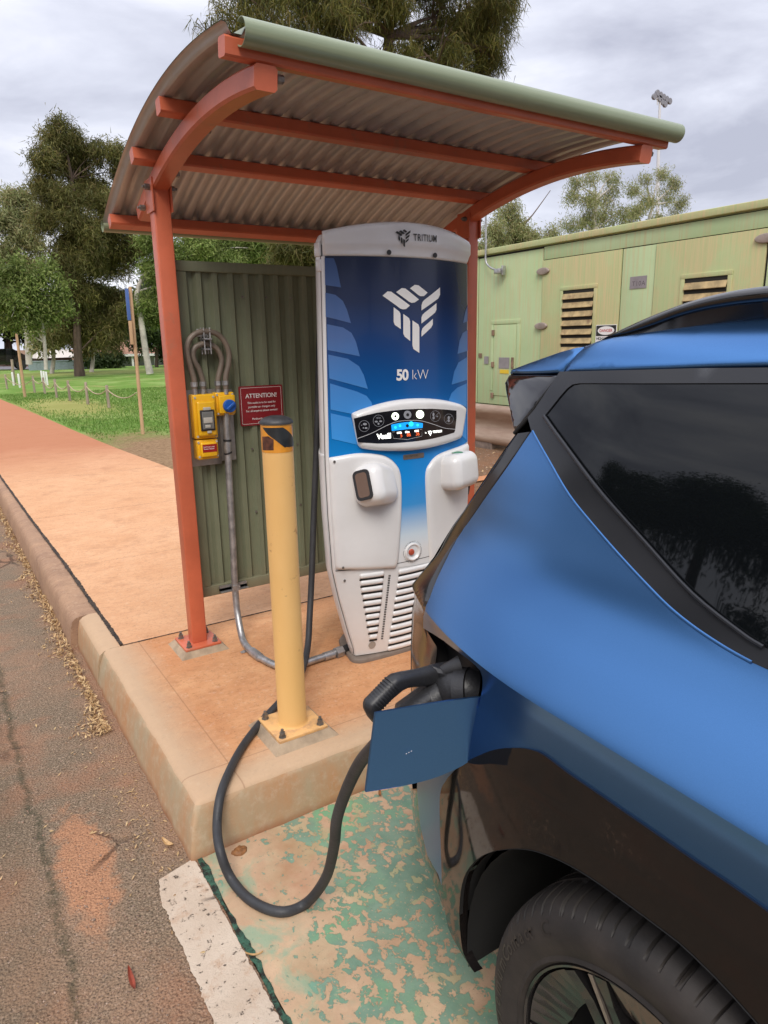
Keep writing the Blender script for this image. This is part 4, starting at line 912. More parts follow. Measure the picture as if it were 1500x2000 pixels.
for a, b in Rr:
    p0 = qs(*z4(a, b)); slot(p0[0], 2.4, p0[1])
for k in range(27):
    a = 606-k*2.45; b = 1148+k*20.5
    for d in (0, 9): 
        q = qs(*z4(a+d, b)); patch(sl, rrect(q[0]-.0022, q[1]-.004, q[0]+.0022, q[1]+.004, .001, 1), qf, Fn, .0028, 0, 0, .05)
zl = .648
patch(sl, [(QC-wz(zl)+.003, zl-.0015), (QC+wz(zl)-.003, zl-.0015), (QC+wz(zl)-.003, zl+.0015), (QC-wz(zl)+.003, zl+.0015)], qf, Fn, .0024, 0, 0, .03)
sl.build('grille_slots', slot_m, ch); split_build('grille_rib', rb, wht, ch)
q = qs(*z4(463, 1735)); mb = MB(); patch(mb, [(q[0]+.017*math.cos(t), q[1]+.019*math.sin(t)) for t in np.linspace(0, 2*math.pi, 20)[:-1]], qf, Fn, .003, 0, 0, .03); mb.build('lock_recess', pm('recess', (.33, .29, .25), .6), ch)
mb = MB()
for q_ in ((140, 175), (212, 1068), (230, 1190)): q = qs(*z4(*q_)); c_ = np.array(qf(*q))+Fn(*q)*(.02 if q_[1] < 1100 else .002); mb.lathe([(.006, 0), (.005, -.003)], tuple(c_), 'Y', 10)
split_build('screw', mb, bolt_m, ch)
# holsters
def rbox(c, s, rot, bev):
    # rounded pod
    bm = bmesh.new(); bmesh.ops.create_cube(bm, size=1)
    for v in bm.verts: v.co = Vector((v.co.x*s[0], v.co.y*s[1], v.co.z*s[2]))
    bmesh.ops.bevel(bm, geom=bm.edges[:], offset=bev, segments=6, affect='EDGES', profile=0.5); mt = Matrix.Translation(c)@rot
    bm.verts.index_update(); v = [(mt@q.co)[:] for q in bm.verts]; f = [[q.index for q in f_.verts] for f_ in bm.faces]; bm.free(); return v, f, mt
hq = qs(728, 944); rot = (Matrix.Rotation(R(-62), 4, 'Z')@Matrix.Rotation(R(-10), 4, 'X')@Matrix.Rotation(R(-17), 4, 'Y'))
hc = Vector((hq[0]+.004, Fq(*hq)-.012, hq[1]-.004)); v, f, mt = rbox(hc, (.150, .185, .180), rot, .050)
mb = MB(); mb.add(v, f); ho = mb.build('holster', wht, ch, sharp=60)
hr = rot
S = MB(); fn_ = lambda u, v: (mt@Vector((u, -.0935, v)))[:]; on = (mt.to_3x3()@Vector((0, -1, 0)))
patch(S, rrect(-.046, -.064, .034, .064, .022), fn_, tuple(on), 0, .004, 0, .03, skirt=.01); sf = S.build('socket_rim', dark_m, ho, sharp=30)
S = MB(); patch(S, rrect(-.034, -.052, .022, .052, .014), fn_, tuple(on), .0045, 0, 0, .03); S.build('socket_cover', pm('brown_cover', (.15, .095, .07), .25), sf)
hq = qs(882, 918); rot = Matrix.Rotation(R(22), 4, 'Z')@Matrix.Rotation(R(-6), 4, 'X'); hc = Vector((hq[0]+.01, Fq(*hq)-.015, hq[1]))
v, f, mt = rbox(hc, (.215, .16, .165), rot, .045); mb = MB(); mb.add(v, f); ho2 = mb.build('holster', wht, ch, sharp=60)
mb = MB(); c_ = mt@Vector((-.005, -.02, .0838)); mb.lathe([(.028, 0), (.028, .001)], c_[:], 'Z', 24); o = mb.build('green_sticker', pm('green_sticker', (.02, .22, .09), .4), ho2)
hh = mt@Vector((.085, .05, -.01)); mb = MB(); mb.tube([hh, hh+Vector((.07, .02, -.015)), hh+Vector((.10, .03, -.06)), hh+Vector((.11, .05, -.14))], [.026, .026, .022, .016], 14); mb.build('stowed_plug', dark_m, ho2)
# brass id plate
a, b = qs(787, 898), qs(827, 881); mb = MB(); patch(mb, rrect(a[0], a[1], b[0], b[1]-.006, .003, 2), qf, Fn, .002, .002, 0, .03); ip = mb.build('id_plate', pm('brass_plate', (.20, .16, .13), .4, .4), ch)
qtext('lettering', '100 17589 K700', 789, 894, 826, 889, .0105, pm('plate_ink', (.06, .05, .04), .5), ip, .0046)
# display
z8 = lambda a, b: (670+a/5.7692, 760+b/5.7692)
bez = [(95, 290), (130, 255), (330, 185), (550, 130), (800, 103), (1050, 112), (1250, 150), (1335, 195), (1340, 260), (1302, 510), (1280, 560), (1100, 625), (900, 672), (700, 695), (450, 695), (250, 675), (180, 650), (150, 580), (110, 380)]
mb = MB(); bq = [qs(*z8(a, b)) for a, b in cr(bez, 3, True)]; patch(mb, bq, qf, Fn, .002, .030, .022, .009, skirt=0); bz_ = mb.build('display_bezel', wht, ch, sharp=70)
scr = [(150, 330), (280, 294), (400, 265), (560, 242), (700, 228), (850, 222), (1000, 222), (1130, 230), (1265, 243), (1265, 330), (1250, 470), (1240, 492), (1120, 530), (1000, 560), (850, 585), (700, 600), (550, 610), (400, 612), (195, 598), (172, 470)]
FO = .0325
qs2 = lambda px, py: (lambda p_: (p_[0], p_[2]))(solve(px, py, lambda p_: Fq(p_[0], p_[2])-FO-.001, 1, 2.45))
mb = MB(); patch(mb, [qs2(*z8(a, b)) for a, b in scr], qf, Fn, FO, 0, 0, .02); dp = mb.build('display_panel', pm('display_black', (.010, .010, .013), .12, coat=.5), bz_)
line_m = pm('display_line', (.55, .55, .56), .4); ic = pm('icon_grey', (.30, .31, .34), .4)
lit = pm('lit_button', (.8, .85, .7), .4, emit=((.85, 1.0, .75), 1.6)); litw = pm('lit_word', (.8, .8, .8), .4, emit=((1.0, 1.0, .92), 1.5))
litb = pm('lit_blue', (.0, .2, .6), .4, emit=((.01, .30, .85), .7)); litc = pm('lit_cyan', (.0, .5, .7), .4, emit=((.03, .65, .9), .8)); lito = pm('lit_orange', (.4, .05, .02), .4, emit=((1.0, .16, .04), .9))
def ribbon(mb, pts, w, off, closed=False, z=z8):
    p2 = [np.array(qs2(*z(a, b))) for a, b in pts]; n_ = len(p2); A, B = [], []
    for i in range(n_):
        t = p2[(i+1) % n_ if closed else min(i+1, n_-1)]-p2[(i-1) % n_ if closed else max(i-1, 0)]; t = t/(np.linalg.norm(t)+1e-9); nn = np.array([-t[1], t[0]])*w/2
        for s_, arr in ((1, A), (-1, B)): q = p2[i]+nn*s_; arr.append(tuple(np.array(qf(*q))+Fn(*q)*off))
    mb.add(A+B, [(i, (i+1) % n_, (i+1) % n_+n_, i+n_) for i in range(n_ if closed else n_-1)])
mb = MB(); ribbon(mb, cr([(190, 555), (350, 492), (500, 412), (620, 366), (750, 352), (880, 358), (1020, 400), (1130, 440), (1250, 455)], 5), .0022, FO+.001)
ribbon(mb, [(567, 482), (890, 452), (886, 530), (730, 567), (580, 554)], .0014, FO+.001, True); mb.build('border', line_m, dp, smooth=False)
def ring(cx, cy, r_, n_=28): return [(cx+r_*math.cos(t), cy+r_*1.12*math.sin(t)) for t in np.linspace(0, 2*math.pi, n_+1)[:-1]]
for cx_, cy_, r_, k in ((262, 415, 56, 0), (418, 355, 58, 1), (1032, 305, 54, 2), (1178, 338, 50, 3)):
    mb = MB(); ribbon(mb, ring(cx_, cy_, r_), .0013, FO+.001, True)
    blobs = {0: [(cx_+8, cy_-22, 22, 13), (cx_-28, cy_-10, 5, 5), (cx_-8, cy_+20, 8, 8), (cx_+20, cy_+22, 16, 10)], 1: [(cx_-24, cy_+10, 17, 10), (cx_+24, cy_+6, 17, 10), (cx_, cy_+34, 10, 12)], 2: [(cx_-20, cy_-18, 11, 22), (cx_-18, cy_+20, 12, 16), (cx_+20, cy_+4, 8, 8)], 3: [(cx_, cy_-14, 13, 20), (cx_, cy_+20, 12, 16)]}[k]
    for bx_, by_, rx, ry in blobs: patch(mb, [qs2(*z8(bx_+rx*math.cos(t), by_+ry*math.sin(t))) for t in np.linspace(0, 6.283, 13)[:-1]], qf, Fn, FO+.001, 0, 0, .05)
    if k == 1:
        for r2 in (20, 32): ribbon(mb, [(cx_+r2*math.cos(t), cy_-8-r2*math.sin(t)) for t in np.linspace(.6, 2.5, 9)], .0013, FO+.001)
    if k > 1: ribbon(mb, [(cx_-r_*.7, cy_+r_*.75), (cx_+r_*.7, cy_-r_*.75)], .0013, FO+.0012)
    mb.build('icon', ic, dp, smooth=False)
for cx_, cy_, r_, mt_, q in ((598, 305, 38, lit, 14), (730, 288, 41, ic, 16), (865, 285, 41, lit, 6)):
    mb = MB(); patch(mb, [qs2(*z8(a, b)) for a, b in ring(cx_, cy_, r_)], qf, Fn, FO+.001, .002, 0, .03); bt = mb.build('button', mt_, dp)
    mb = MB(); patch(mb, [qs2(*z8(a, b)) for a, b in ring(cx_, cy_, q, 12)], qf, Fn, FO+.0035, 0, 0, .03); mb.build('symbol', blackp, bt)
mb = MB(); patch(mb, [qs2(*z8(a, b)) for a, b in [(556, 400), (640, 382), (730, 370), (820, 372), (897, 384), (895, 436), (730, 450), (562, 470)]], qf, Fn, FO+.001, 0, 0, .01); lbx = mb.build('light_bar', litb, dp)
mb = MB()
for a, b, r_ in ((770, 392, 26), (600, 430, 14), (650, 412, 14), (840, 405, 14)): patch(mb, [qs2(*z8(*q)) for q in ring(a, b, r_, 14)], qf, Fn, FO+.0016, 0, 0, .03)
split_build('glow_spot', mb, litc, lbx)
mb = MB(); patch(mb, [qs2(*z8(a, b)) for a, b in ring(728, 412, 17, 14)], qf, Fn, FO+.0022, 0, 0, .03); mb.build('symbol', blackp, lbx)
def dtext(nm, s_, zx_, zy_, size, mat, **k):
    a = qs2(*z8(zx_, zy_)); b = qs2(*z8(zx_+60, zy_-5.5)); sl_ = (b[1]-a[1])/(b[0]-a[0]); f = lambda u, v: tuple(np.array(qf(a[0]+u, a[1]+u*sl_*.6+v))+Fn(a[0]+u, a[1]+v)*(FO+.0015)); return text(nm, s_, size, f, mat, dp, **k)
dtext('lettering', 'Veefil', 402, 562, .030, litw, bold=.0012, spacing=.9)
for a, b, s_ in ((618, 502, 'kWh'), (706, 493, 'Mins'), (808, 482, 'SOC')): dtext('lettering', s_, a, b, .0105, litw, bold=.0006)
for a, b, s_ in ((652, 542, '5'), (722, 534, '86'), (818, 524, '36')): dtext('digit', s_, a, b, .0215, lito, spacing=.9)
dtext('lettering', 'by', 920, 500, .010, litw); dtext('lettering', 'TRITIUM', 1006, 496, .0145, litw, bold=.0004, spacing=.95)
mb = MB()
for f_ in logo:
    q = [(950+(a-610)*(48/465), 468+(b-568)*(60/554)) for a, b in f_]; patch(mb, [qs2(*z8(a, b)) for a, b in q], qf, Fn, FO+.0015, 0, 0, .03)
mb.build('emblem', litw, dp)
# emergency stop
ec = qs(*z4(805, 945)); ecp = np.array(qf(*ec)); mb = MB(); mb.lathe([(.043, .002), (.041, -.008), (.036, -.010), (.028, -.002), (.018, .004)], (ec[0], ecp[1], ec[1]), 'Y', 32, cap=False); es = mb.build('stop_ring', wht, ch)
mb = MB(); mb.lathe([(.015, .004), (.015, -.006), (.011, -.011), (.001, -.012)], (ec[0]-.007, ecp[1], ec[1]), 'Y', 24); mb.build('stop_button', pm('stop_red', (.42, .07, .035), .4), es)
for s_, a0, sg_ in (('EMERGENCY STOP', 152, -1), ('TURN TO RELEASE', 212, 1)):
    for i, ch_ in enumerate(s_):
        if ch_ == ' ': continue
        an = R(a0+sg_*i*9.0); rad = .047 if sg_ < 0 else .053
        def f(u, v, an=an, rad=rad, sg_=sg_):
            ta = (math.sin(an), -math.cos(an)) if sg_ < 0 else (-math.sin(an), math.cos(an)); ra = (math.cos(an), math.sin(an)) if sg_ < 0 else (-math.cos(an), -math.sin(an))
            x_ = ec[0]+rad*math.cos(an)+ta[0]*u+ra[0]*v; z_ = ec[1]+rad*math.sin(an)+ta[1]*u+ra[1]*v; return (x_, Fq(x_, z_)-.004, z_)
        text('letter', ch_, .0085, f, blackp, es, res=1)
mb = MB()
for a0, a1 in ((-25, 25), (165, 205)):
    t = np.radians(np.linspace(a0, a1, 14)); A = [(ec[0]+.050*math.cos(q), Fq(ec[0]+.050*math.cos(q), ec[1])-.004, ec[1]+.050*math.sin(q)) for q in t]; B = [(ec[0]+.0485*math.cos(q), Fq(ec[0]+.0485*math.cos(q), ec[1])-.004, ec[1]+.0485*math.sin(q)) for q in t]; mb.add(A+B, [(i, i+1, i+15, i+14) for i in range(13)])
split_build('arrow_arc', mb, blackp, es, smooth=False)
# ================================================================== CAR
from bisect import bisect
CZ = [.00, .16, .24, .34, .50, .70, .86, .915, .95, 1.00, 1.03, 1.045, 1.06, 1.10, 1.16, 1.20, 1.24, 1.30, 1.40, 1.50, 1.56, 1.60, 1.64, 1.70]
CXv = [.86, .825, .790, .775, .770, .768, .772, .780, .784, .779, .7705, .7645, .7735, .801, .844, .867, .882, .897, .920, .952, .978, 1.005, 1.06, 1.2]
def zc_(y): return -.072/(1+math.exp((y+.15)*2.1))+.004*min(1, max(-1, y))-.000   # crease height shift
def _smooth_interp():
    # monotone cubic (PCHIP) through the table with a kink kept at the crease
    x = np.array(CZ); y = np.array(CXv); h = np.diff(x); d = np.diff(y)/h; m = np.zeros(len(x))
    for i in range(1, len(x)-1):
        if d[i-1]*d[i] > 0: w1, w2 = 2*h[i]+h[i-1], h[i]+2*h[i-1]; m[i] = (w1+w2)/(w1/d[i-1]+w2/d[i])
    m[0], m[-1] = d[0], d[-1]
    return x, y, h, m
_x, _y, _h, _m = _smooth_interp(); K0 = CZ.index(1.045)
def pf(z):
    z = min(max(z, _x[0]), _x[-1]-1e-6); i = bisect(list(_x), z)-1; t = (z-_x[i])/_h[i]
    ma, mb_ = _m[i], _m[i+1]       # the crease is a true edge: its two sides keep their own slope
    if i == K0: ma = .60
    if i+1 == K0: mb_ = -.40
    return float((2*t**3-3*t*t+1)*_y[i]+(t**3-2*t*t+t)*_h[i]*ma+(-2*t**3+3*t*t)*_y[i+1]+(t**3-t*t)*_h[i]*mb_)
def taper(y): return .42*max(0, y-.70)**2 + (.16*max(0, -2.2-y)**2)
def haunch(y, z):   # the rear quarter is hollow under the belt, full over the wheel
    return 0.0
def SX(y, z):
    s = zc_(y); w = max(0, 1-abs(z-1.045)/.5); return pf(z-s*w)+taper(y)
def SN(y, z):
    h = .006; a = (SX(y+h, z)-SX(y-h, z))/(2*h); b = (SX(y, z+h)-SX(y, z-h))/(2*h); q = np.array([-1, a, b]); return q/np.linalg.norm(q)
sf_ = lambda y, z: (SX(y, z), y, z)
def cs(px, py): q = solve(px, py, lambda p_: SX(p_[1], p_[2]), 0, .85, 70); return (q[1], q[2])
XM = 1.71
def zA(a, b): return (780+a/2.0833, 560+b/2.0833)      # zoom windows used when measuring
def zB(a, b): return (780+a/2.0833, 1400+b/2.0833)
# ---- materials
n = NT('matt_blue'); fl = n.noise(900, 2, .5); n.set(n.mix(n.rng(fl, .3, .7), (.078, .200, .435), (.088, .222, .48)), .28, .93); blue_m = n.m
glossb = pm('gloss_black', (.010, .009, .009), .06, spec=.55, coat=.6); trimb = pm('satin_black_trim', (.018, .019, .022), .20, spec=.42)
n = NT('dusty_gloss_black'); a = n.noise(7, 8, .7); fine = n.noise(120, 5, .7); x_, y_, z_ = n.xyz(); dst = n.math('MULTIPLY', n.rng(fine, .52, .72), n.rng(a, .48, .66), True)
n.set(n.mix(n.math('MULTIPLY', dst, .35), (.009, .0075, .007), (.12, .075, .05)), n.mix(dst, (.055,)*3, (.3,)*3), spec=.48); clad_m = n.m
glass_m = pm('privacy_glass', (.004, .005, .006), .02, spec=.42, coat=0.0); under_m = pm('liner_black', (.008, .008, .008), .85)
car = thing('parked_car', 'matt blue electric SUV reversed into the green bay with its charge flap open', 'car', (1.71, -.95, 0))
WC = (.49, .372)      # rear wheel centre (y, z)
# ---- traced outlines on the side surface
def T(z, pts): return [cs(*z(a, b)) for a, b in pts]
arch_px = [(315, 1030), (275, 960), (262, 880), (258, 800), (265, 700), (285, 630), (330, 575), (385, 545), (440, 533), (500, 530), (560, 537), (630, 560), (700, 592), (775, 635), (850, 685), (950, 757), (1050, 830), (1150, 905)]
arch = T(zB, arch_px)
cl_top = T(zB, [(210, 245), (250, 205), (300, 172), (360, 145), (420, 128), (480, 124), (540, 128), (600, 150), (700, 225), (800, 293), (900, 362), (1050, 465), (1200, 570), (1350, 670), (1500, 775)])
cl_back = T(zB, [(200, 262), (186, 285), (178, 330), (178, 420), (181, 500), (184, 600), (186, 690), (190, 720)])
sil_low = T(zB, [(320, 1034), (300, 1010), (262, 950), (230, 895), (210, 850)])
# wheel arch continues as a circle past the frame
def circ(c, r, a0, a1, n_=24): return [(c[0]+r*math.cos(R(t)), c[1]+r*math.sin(R(t))) for t in np.linspace(a0, a1, n_)]
ra = math.hypot(arch[-1][0]-WC[0], arch[-1][1]-WC[1]); aa = math.degrees(math.atan2(arch[-1][1]-WC[1], arch[-1][0]-WC[0]))
arch_all = cr(arch, 3)+circ(WC, ra, aa+3, 184, 22)[0:]
af = arch_all[-1]
lipw = .085
# cladding (gloss black) -- outer boundary
clad = cr(cl_back[::-1], 3)+cr(cl_top, 3)[0:]+[(.20, .905), (.02, .80), (-.06, .62), (-.11, .40), (-.12, .30), (-2.0, .30), (-2.0, .20), (-.10, .20), (af[0]-.005, .24)]
clad = clad+arch_all[::-1]+[sil_low[0]]+sil_low[1:]
mb = MB(); patch(mb, clad, sf_, SN, .004, .004, 0, .010, skirt=.02); mb.build('arch_cladding', clad_m, car, sharp=70)
# ---- blue rear quarter
dp_edge = [(545, 590), (450, 730), (330, 900), (240, 1030), (160, 1190), (115, 1300), (104, 1340)]      # joint with the black tail strip
belt = [(550, 590), (620, 715), (700, 850), (800, 975), (900, 1090), (1000, 1198), (1100, 1300), (1200, 1382), (1300, 1450), (1375, 1495), (1440, 1530)]
de = T(zA, dp_edge); bl = T(zA, belt)
zP = lambda a, b: (700+a/3.75, 1200+b/3.75)
port = T(zP, [(492, 100), (560, 140), (640, 190), (730, 258), (810, 315), (870, 365), (905, 405), (920, 450), (922, 520), (915, 600)])
pl0 = port[-1]; port_low = [(pl0[0]+.012, pl0[1]-.03), (pl0[0]+.05, pl0[1]-.065), (pl0[0]+.12, pl0[1]-.085), (1.118, pl0[1]-.09), (1.13, .98)]
rear_up = [cs(828, 1222)]
tail_x = 1.135
belt_f = [(.30, 1.185), (.0, 1.135), (-.5, 1.10), (-1.4, 1.07), (-1.95, 1.05)]
hood = [(-2.6, 1.0), (-3.05, .93), (-3.28, .82), (-3.36, .62), (-3.36, .34)]
WF_ = (WC[0]-2.90, WC[1])
farch = circ(WF_, .42, -14, 194, 26)
bot = [(-.12, .31)]
top_edge = cr(bl, 3)+belt_f
front = hood+[(WF_[0]-.47, .30)]
body = de[::-1][:1]      # start bottom of the tail strip joint
lower_rear = [cs(*zP(a, b)) for a, b in ((487, 60), (487, 100))]
# body contour: tail joint up to the belt, along the belt forward, hood, front arch, sill, up round the rear cladding, back to the port
low_back = [(1.145, .90), (1.16, .80), (1.15, .70)]
arch_over = [(.20, .905), (.02, .80), (-.06, .62), (-.11, .40), (-.12, .31)]
contour = [lower_rear[1]]+[lower_rear[0]]+cr(de[::-1], 3)+top_edge+front+farch[::-1]+[(-.13, .31)]+arch_over[::-1][1:]+cr(cl_top, 3)[::-1]
cb = cr(cl_back, 3)
fl_low = [cs(*zB(*q)) for q in ((165, 640), (120, 560), (90, 430), (78, 290))]
contour += cb+fl_low
# up the back of the bumper to the port's lower edge
contour += [(1.20, .80), (1.18, .86)]+port_low[::-1][1:]+port[::-1][1:]
def clean(poly, eps=.0035):
    out = []
    for p_ in poly:
        if not out or math.hypot(p_[0]-out[-1][0], p_[1]-out[-1][1]) > eps: out.append(p_)
    return out
contour = clean(contour)
# split the panel at the crease so the edge stays sharp: handled by the profile itself
mb = MB(); cz_ = lambda y: zc_(y)/(1-2*zc_(y)) if zc_(y) < 0 else zc_(y)
crz = [(y, 1.045+cz_(y)+d) for d in (0, .003, -.003, .010, -.010, .020, -.020) for y in np.arange(-3.3, 1.2, .01)]
patch(mb, contour, sf_, SN, .002, .002, 0, .012, skirt=.02, extra=crz, keep=lambda a, b: np.abs(b-1.045-np.array([cz_(q) for q in a])) > .027); body_o = mb.build('body', blue_m, car, sharp=14)
# ---- black tail strip between blue panel and tailgate edge
sil = [(470, 600), (400, 700), (300, 850), (200, 990), (120, 1130), (60, 1260), (48, 1310), (47, 1400), (46, 1542)]
ts = T(zA, sil)
sl2 = [cs(802, 1380), cs(802, 1460), cs(803, 1540)]
bump_edge = [cs(*zB(*q)) for q in ((47, 330), (60, 450), (85, 540), (120, 620), (160, 725), (205, 845))]
ts_all = cr(ts, 3)+sl2[:]
strip = clean(cr(de, 3)+[lower_rear[0], lower_rear[1], (1.135, .96), (1.14, .90), (1.19, .85), (1.21, .78)]+[sl2[-1]]+ts_all[::-1][1:])
def loft(mb, c1, c2, off, n_=60, m_=7, lift=None):
    def rs(c):
        c = np.array(c); L_ = np.r_[0, np.cumsum(np.hypot(*np.diff(c, axis=0).T))]; t = np.linspace(0, L_[-1], n_); return np.c_[np.interp(t, L_, c[:, 0]), np.interp(t, L_, c[:, 1])]
    a_, b_ = rs(c1), rs(c2); V = []
    for i in range(n_):
        for j in range(m_):
            t = j/(m_-1); q = a_[i]*(1-t)+b_[i]*t; e_ = (-.0035*(1-min(1, t/.08)) if t < .08 else 0)+(-.006*((t-.75)/.25)**2 if t > .75 else 0); V.append(tuple(np.array(sf_(*q))+SN(*q)*(off+e_)))
    mb.add(V, [(i*m_+j, (i+1)*m_+j, (i+1)*m_+j+1, i*m_+j+1) for i in range(n_-1) for j in range(m_-1)])
tailm = pm('tail_gloss', (.014, .014, .016), .13, spec=.42)
mb = MB(); loft(mb, cr(de, 3)+[lower_rear[0], lower_rear[1], (1.135, .96), (1.14, .90), (1.19, .85), (1.21, .78)], cr(ts, 3)+sl2, .002, 80, 13); mb.build('tail_trim', tailm, car, sharp=60)
bs = clean([sl2[-1]]+[fl_low[3], fl_low[2], fl_low[1], fl_low[0]]+[cs(*zB(190, 722))]+[sil_low[-1]]+bump_edge[::-1])
mb = MB(); patch(mb, bs, sf_, SN, -.002, .004, .004, .014, skirt=.02); mb.build('bumper_trim', clad_m, car, sharp=60)
# ---- side glass and its surround
gl = [(1500, 398), (1000, 398), (800, 397), (740, 397), (712, 402), (690, 418), (660, 452), (630, 490), (604, 522), (600, 532), (610, 548), (640, 590), (700, 668), (780, 778), (840, 850), (900, 918), (1000, 1030), (1100, 1142), (1200, 1248), (1300, 1342), (1400, 1410), (1490, 1468)]
gq = T(zA, gl)
zt0 = gq[0][1]
glass_front = [(-.10, zt0+.005), (-.9, zt0-.02), (-1.25, zt0-.07), (-1.95, 1.10), (-1.4, 1.115), (-.5, 1.15), (.0, 1.19)]
gg = clean(gq[0:1][::-1]+[]+gq[1:]+glass_front[::-1])
mb = MB(); patch(mb, gg, sf_, SN, .001, .0015, 0, .02, skirt=.006); mb.build('side_window', glass_m, car, sharp=60)
tr = [(1500, 336), (1200, 338), (1000, 343), (800, 347), (660, 350), (600, 440), (560, 500), (530, 535), (545, 588)]
tq = T(zA, tr); ztt = tq[0][1]
tro = clean(tq+cr(bl, 3)+[(.30, 1.188), (.0, 1.138), (-.5, 1.103), (-1.4, 1.073), (-1.99, 1.052)]+[(-1.30, ztt-.08), (-.9, ztt-.02), (-.10, ztt+.003)])
# surround with the window cut out: two strips (above and below)
def ringpatch(outer, inner, mb, off, thick, step=.02):
    o_ = resample(outer, step); i_ = resample(inner, step); n1_, n2_ = len(o_), len(i_)
    vs_ = [Vector(p_) for p_ in o_+i_]
    ed = [(k, (k+1) % n1_) for k in range(n1_)]+[(n1_+k, n1_+(k+1) % n2_) for k in range(n2_)]
    xs_ = [p_[0] for p_ in o_]; ys_ = [p_[1] for p_ in o_]; gx, gy = np.meshgrid(np.arange(min(xs_), max(xs_), step), np.arange(min(ys_), max(ys_), step)); gx, gy = gx.ravel(), gy.ravel()
    k = inside(o_, gx, gy) & ~inside(i_, gx, gy); gx, gy = gx[k], gy[k]; d = np.minimum(bdist(o_, gx, gy), bdist(i_, gx, gy)); k = d > step*.3
    vs_ += [Vector((a, b)) for a, b in zip(gx[k], gy[k])]
    r_ = delaunay_2d_cdt(vs_, ed, [], 0, 1e-6); V = [(q.x, q.y) for q in r_[0]]; C_ = np.array([[sum(V[i][j] for i in t)/3 for j in (0, 1)] for t in r_[2]])
    k = inside(o_, C_[:, 0], C_[:, 1]) & ~inside(i_, C_[:, 0], C_[:, 1]); T_ = [t for t, q in zip(r_[2], k) if q]
    mb.add([tuple(np.array(sf_(*q))+SN(*q)*(off+thick)) for q in V], [tuple(t) for t in T_])
    for p_ in (o_, i_):
        m_ = len(p_); a = [tuple(np.array(sf_(*q))+SN(*q)*(off+thick)) for q in p_]; b = [tuple(np.array(sf_(*q))+SN(*q)*(off-.01)) for q in p_]; mb.add(a+b, [(i, (i+1) % m_, (i+1) % m_+m_, i+m_) for i in range(m_)])
mb = MB(); ringpatch(tro, gg, mb, .0, .005); sur = mb.build('window_surround', trimb, car, sharp=60)
def carline(mb, pts, r_, off, z=zA): 
    q = [cs(*z(a, b)) for a, b in pts]; mb.tube([tuple(np.array(sf_(*p_))+SN(*p_)*off) for p_ in cr(q, 4)], r_, 8)
mb = MB(); carline(mb, [(600, 530), (700, 668), (840, 850), (1000, 1030), (1200, 1248), (1400, 1410), (1490, 1468)], .0035, .007); mb.build('window_seal', trimb, sur)
mb = MB(); carline(mb, belt, .0028, .004); mb.build('belt_seal', blue_m, car)
# ---- roof side rail of the body (blue), spoiler, black roof rail
# region 7 coordinates: px = 900+a/2.5, py = 380+b/2.5
z7 = lambda a, b: (900+a/2.5, 380+b/2.5)
rb_low = [(1500, 840), (1250, 846), (1000, 856), (800, 862), (600, 866), (508, 868)]
rb_top = [(610, 742), (680, 718), (760, 700), (900, 680), (1100, 652), (1300, 628), (1500, 606)]
lo = T(z7, rb_low); tp_ = T(z7, rb_top); zl0, zt1 = lo[0][1], tp_[-1][1]
front_r = [(-.1, zt1+.012), (-.7, zt1+.0), (-1.2, zt1-.10), (-1.9, zt1-.42), (-2.05, 1.10), (-2.0, 1.075), (-1.88, 1.13), (-1.2, zl0-.055), (-.7, zl0-.0), (-.1, zl0+.004)]
mb = MB(); pol = clean(lo+[cs(*z7(495, 880))]*0+tp_+front_r); patch(mb, pol, sf_, SN, 0, .006, .008, .016, skirt=.03); mb.build('roof_side', blue_m, car, sharp=60)
sp_top = T(z7, [(240, 872), (246, 858), (300, 838), (400, 802), (500, 768), (600, 742)]); sp_bot = T(z7, [(602, 750), (560, 800), (520, 845), (497, 868), (400, 873), (300, 875)])
sp3 = [np.array(sf_(*q)) for q in sp_top]
mb = MB(); patch(mb, clean(sp_top+sp_bot), sf_, SN, -.001, .006, .006, .012, skirt=.03)
spo = mb.build('spoiler', blue_m, car, sharp=60)
mb = MB(); fin = T(z7, [(240, 878), (224, 892), (215, 925), (222, 975), (240, 1060), (262, 1166), (300, 1120), (360, 1045), (430, 955), (490, 880), (380, 876)]); patch(mb, clean(fin), sf_, SN, -.004, .006, .006, .012, skirt=.03); mb.build('spoiler_fin', glossb, spo, sharp=60)
mb = MB(); pil = T(z7, [(494, 884), (440, 952), (380, 1028), (335, 1088), (324, 1104), (352, 1146), (360, 1140), (400, 1100), (410, 1088), (470, 1000), (540, 930), (560, 918), (540, 884)]); 
mb2 = MB(); carline(mb2, [(492, 878), (430, 958), (370, 1036), (330, 1092), (264, 1166)], .004, .001, z7); mb2.build('joint', under_m, car)
# roof rail (black) standing over the blue roof side
def rail_pt(px, py, x): return tuple(P(px, py, 0, x))
rp = [z7(685, 714), z7(760, 668), z7(860, 618), z7(960, 575), z7(1080, 530), z7(1200, 495), z7(1350, 462), z7(1500, 442)]
rl = [z7(735, 706), z7(830, 688), z7(930, 655), z7(1050, 608), z7(1180, 572), z7(1320, 548), z7(1500, 528)]
RX = 1.045
top3 = [rail_pt(a, b, RX) for a, b in rp]; lowc = [rail_pt(a, b, RX-.005) for a, b in rl]
fyz = [(t_[1], t_[2]) for t_ in top3]
def interp_curve(c, y): c = sorted(c); return float(np.interp(y, [q[0] for q in c], [q[1] for q in c]))
topc = [(t_[1], t_[2]) for t_ in cr(top3, 4)]; lwc = [(t_[1], t_[2]) for t_ in cr(lowc, 4)]
ys_ = np.linspace(topc[0][0], topc[-1][0], 40); secs = []
ys_ = list(ys_)+[ys_[-1]-.15, ys_[-1]-.5, -1.0, -1.35]
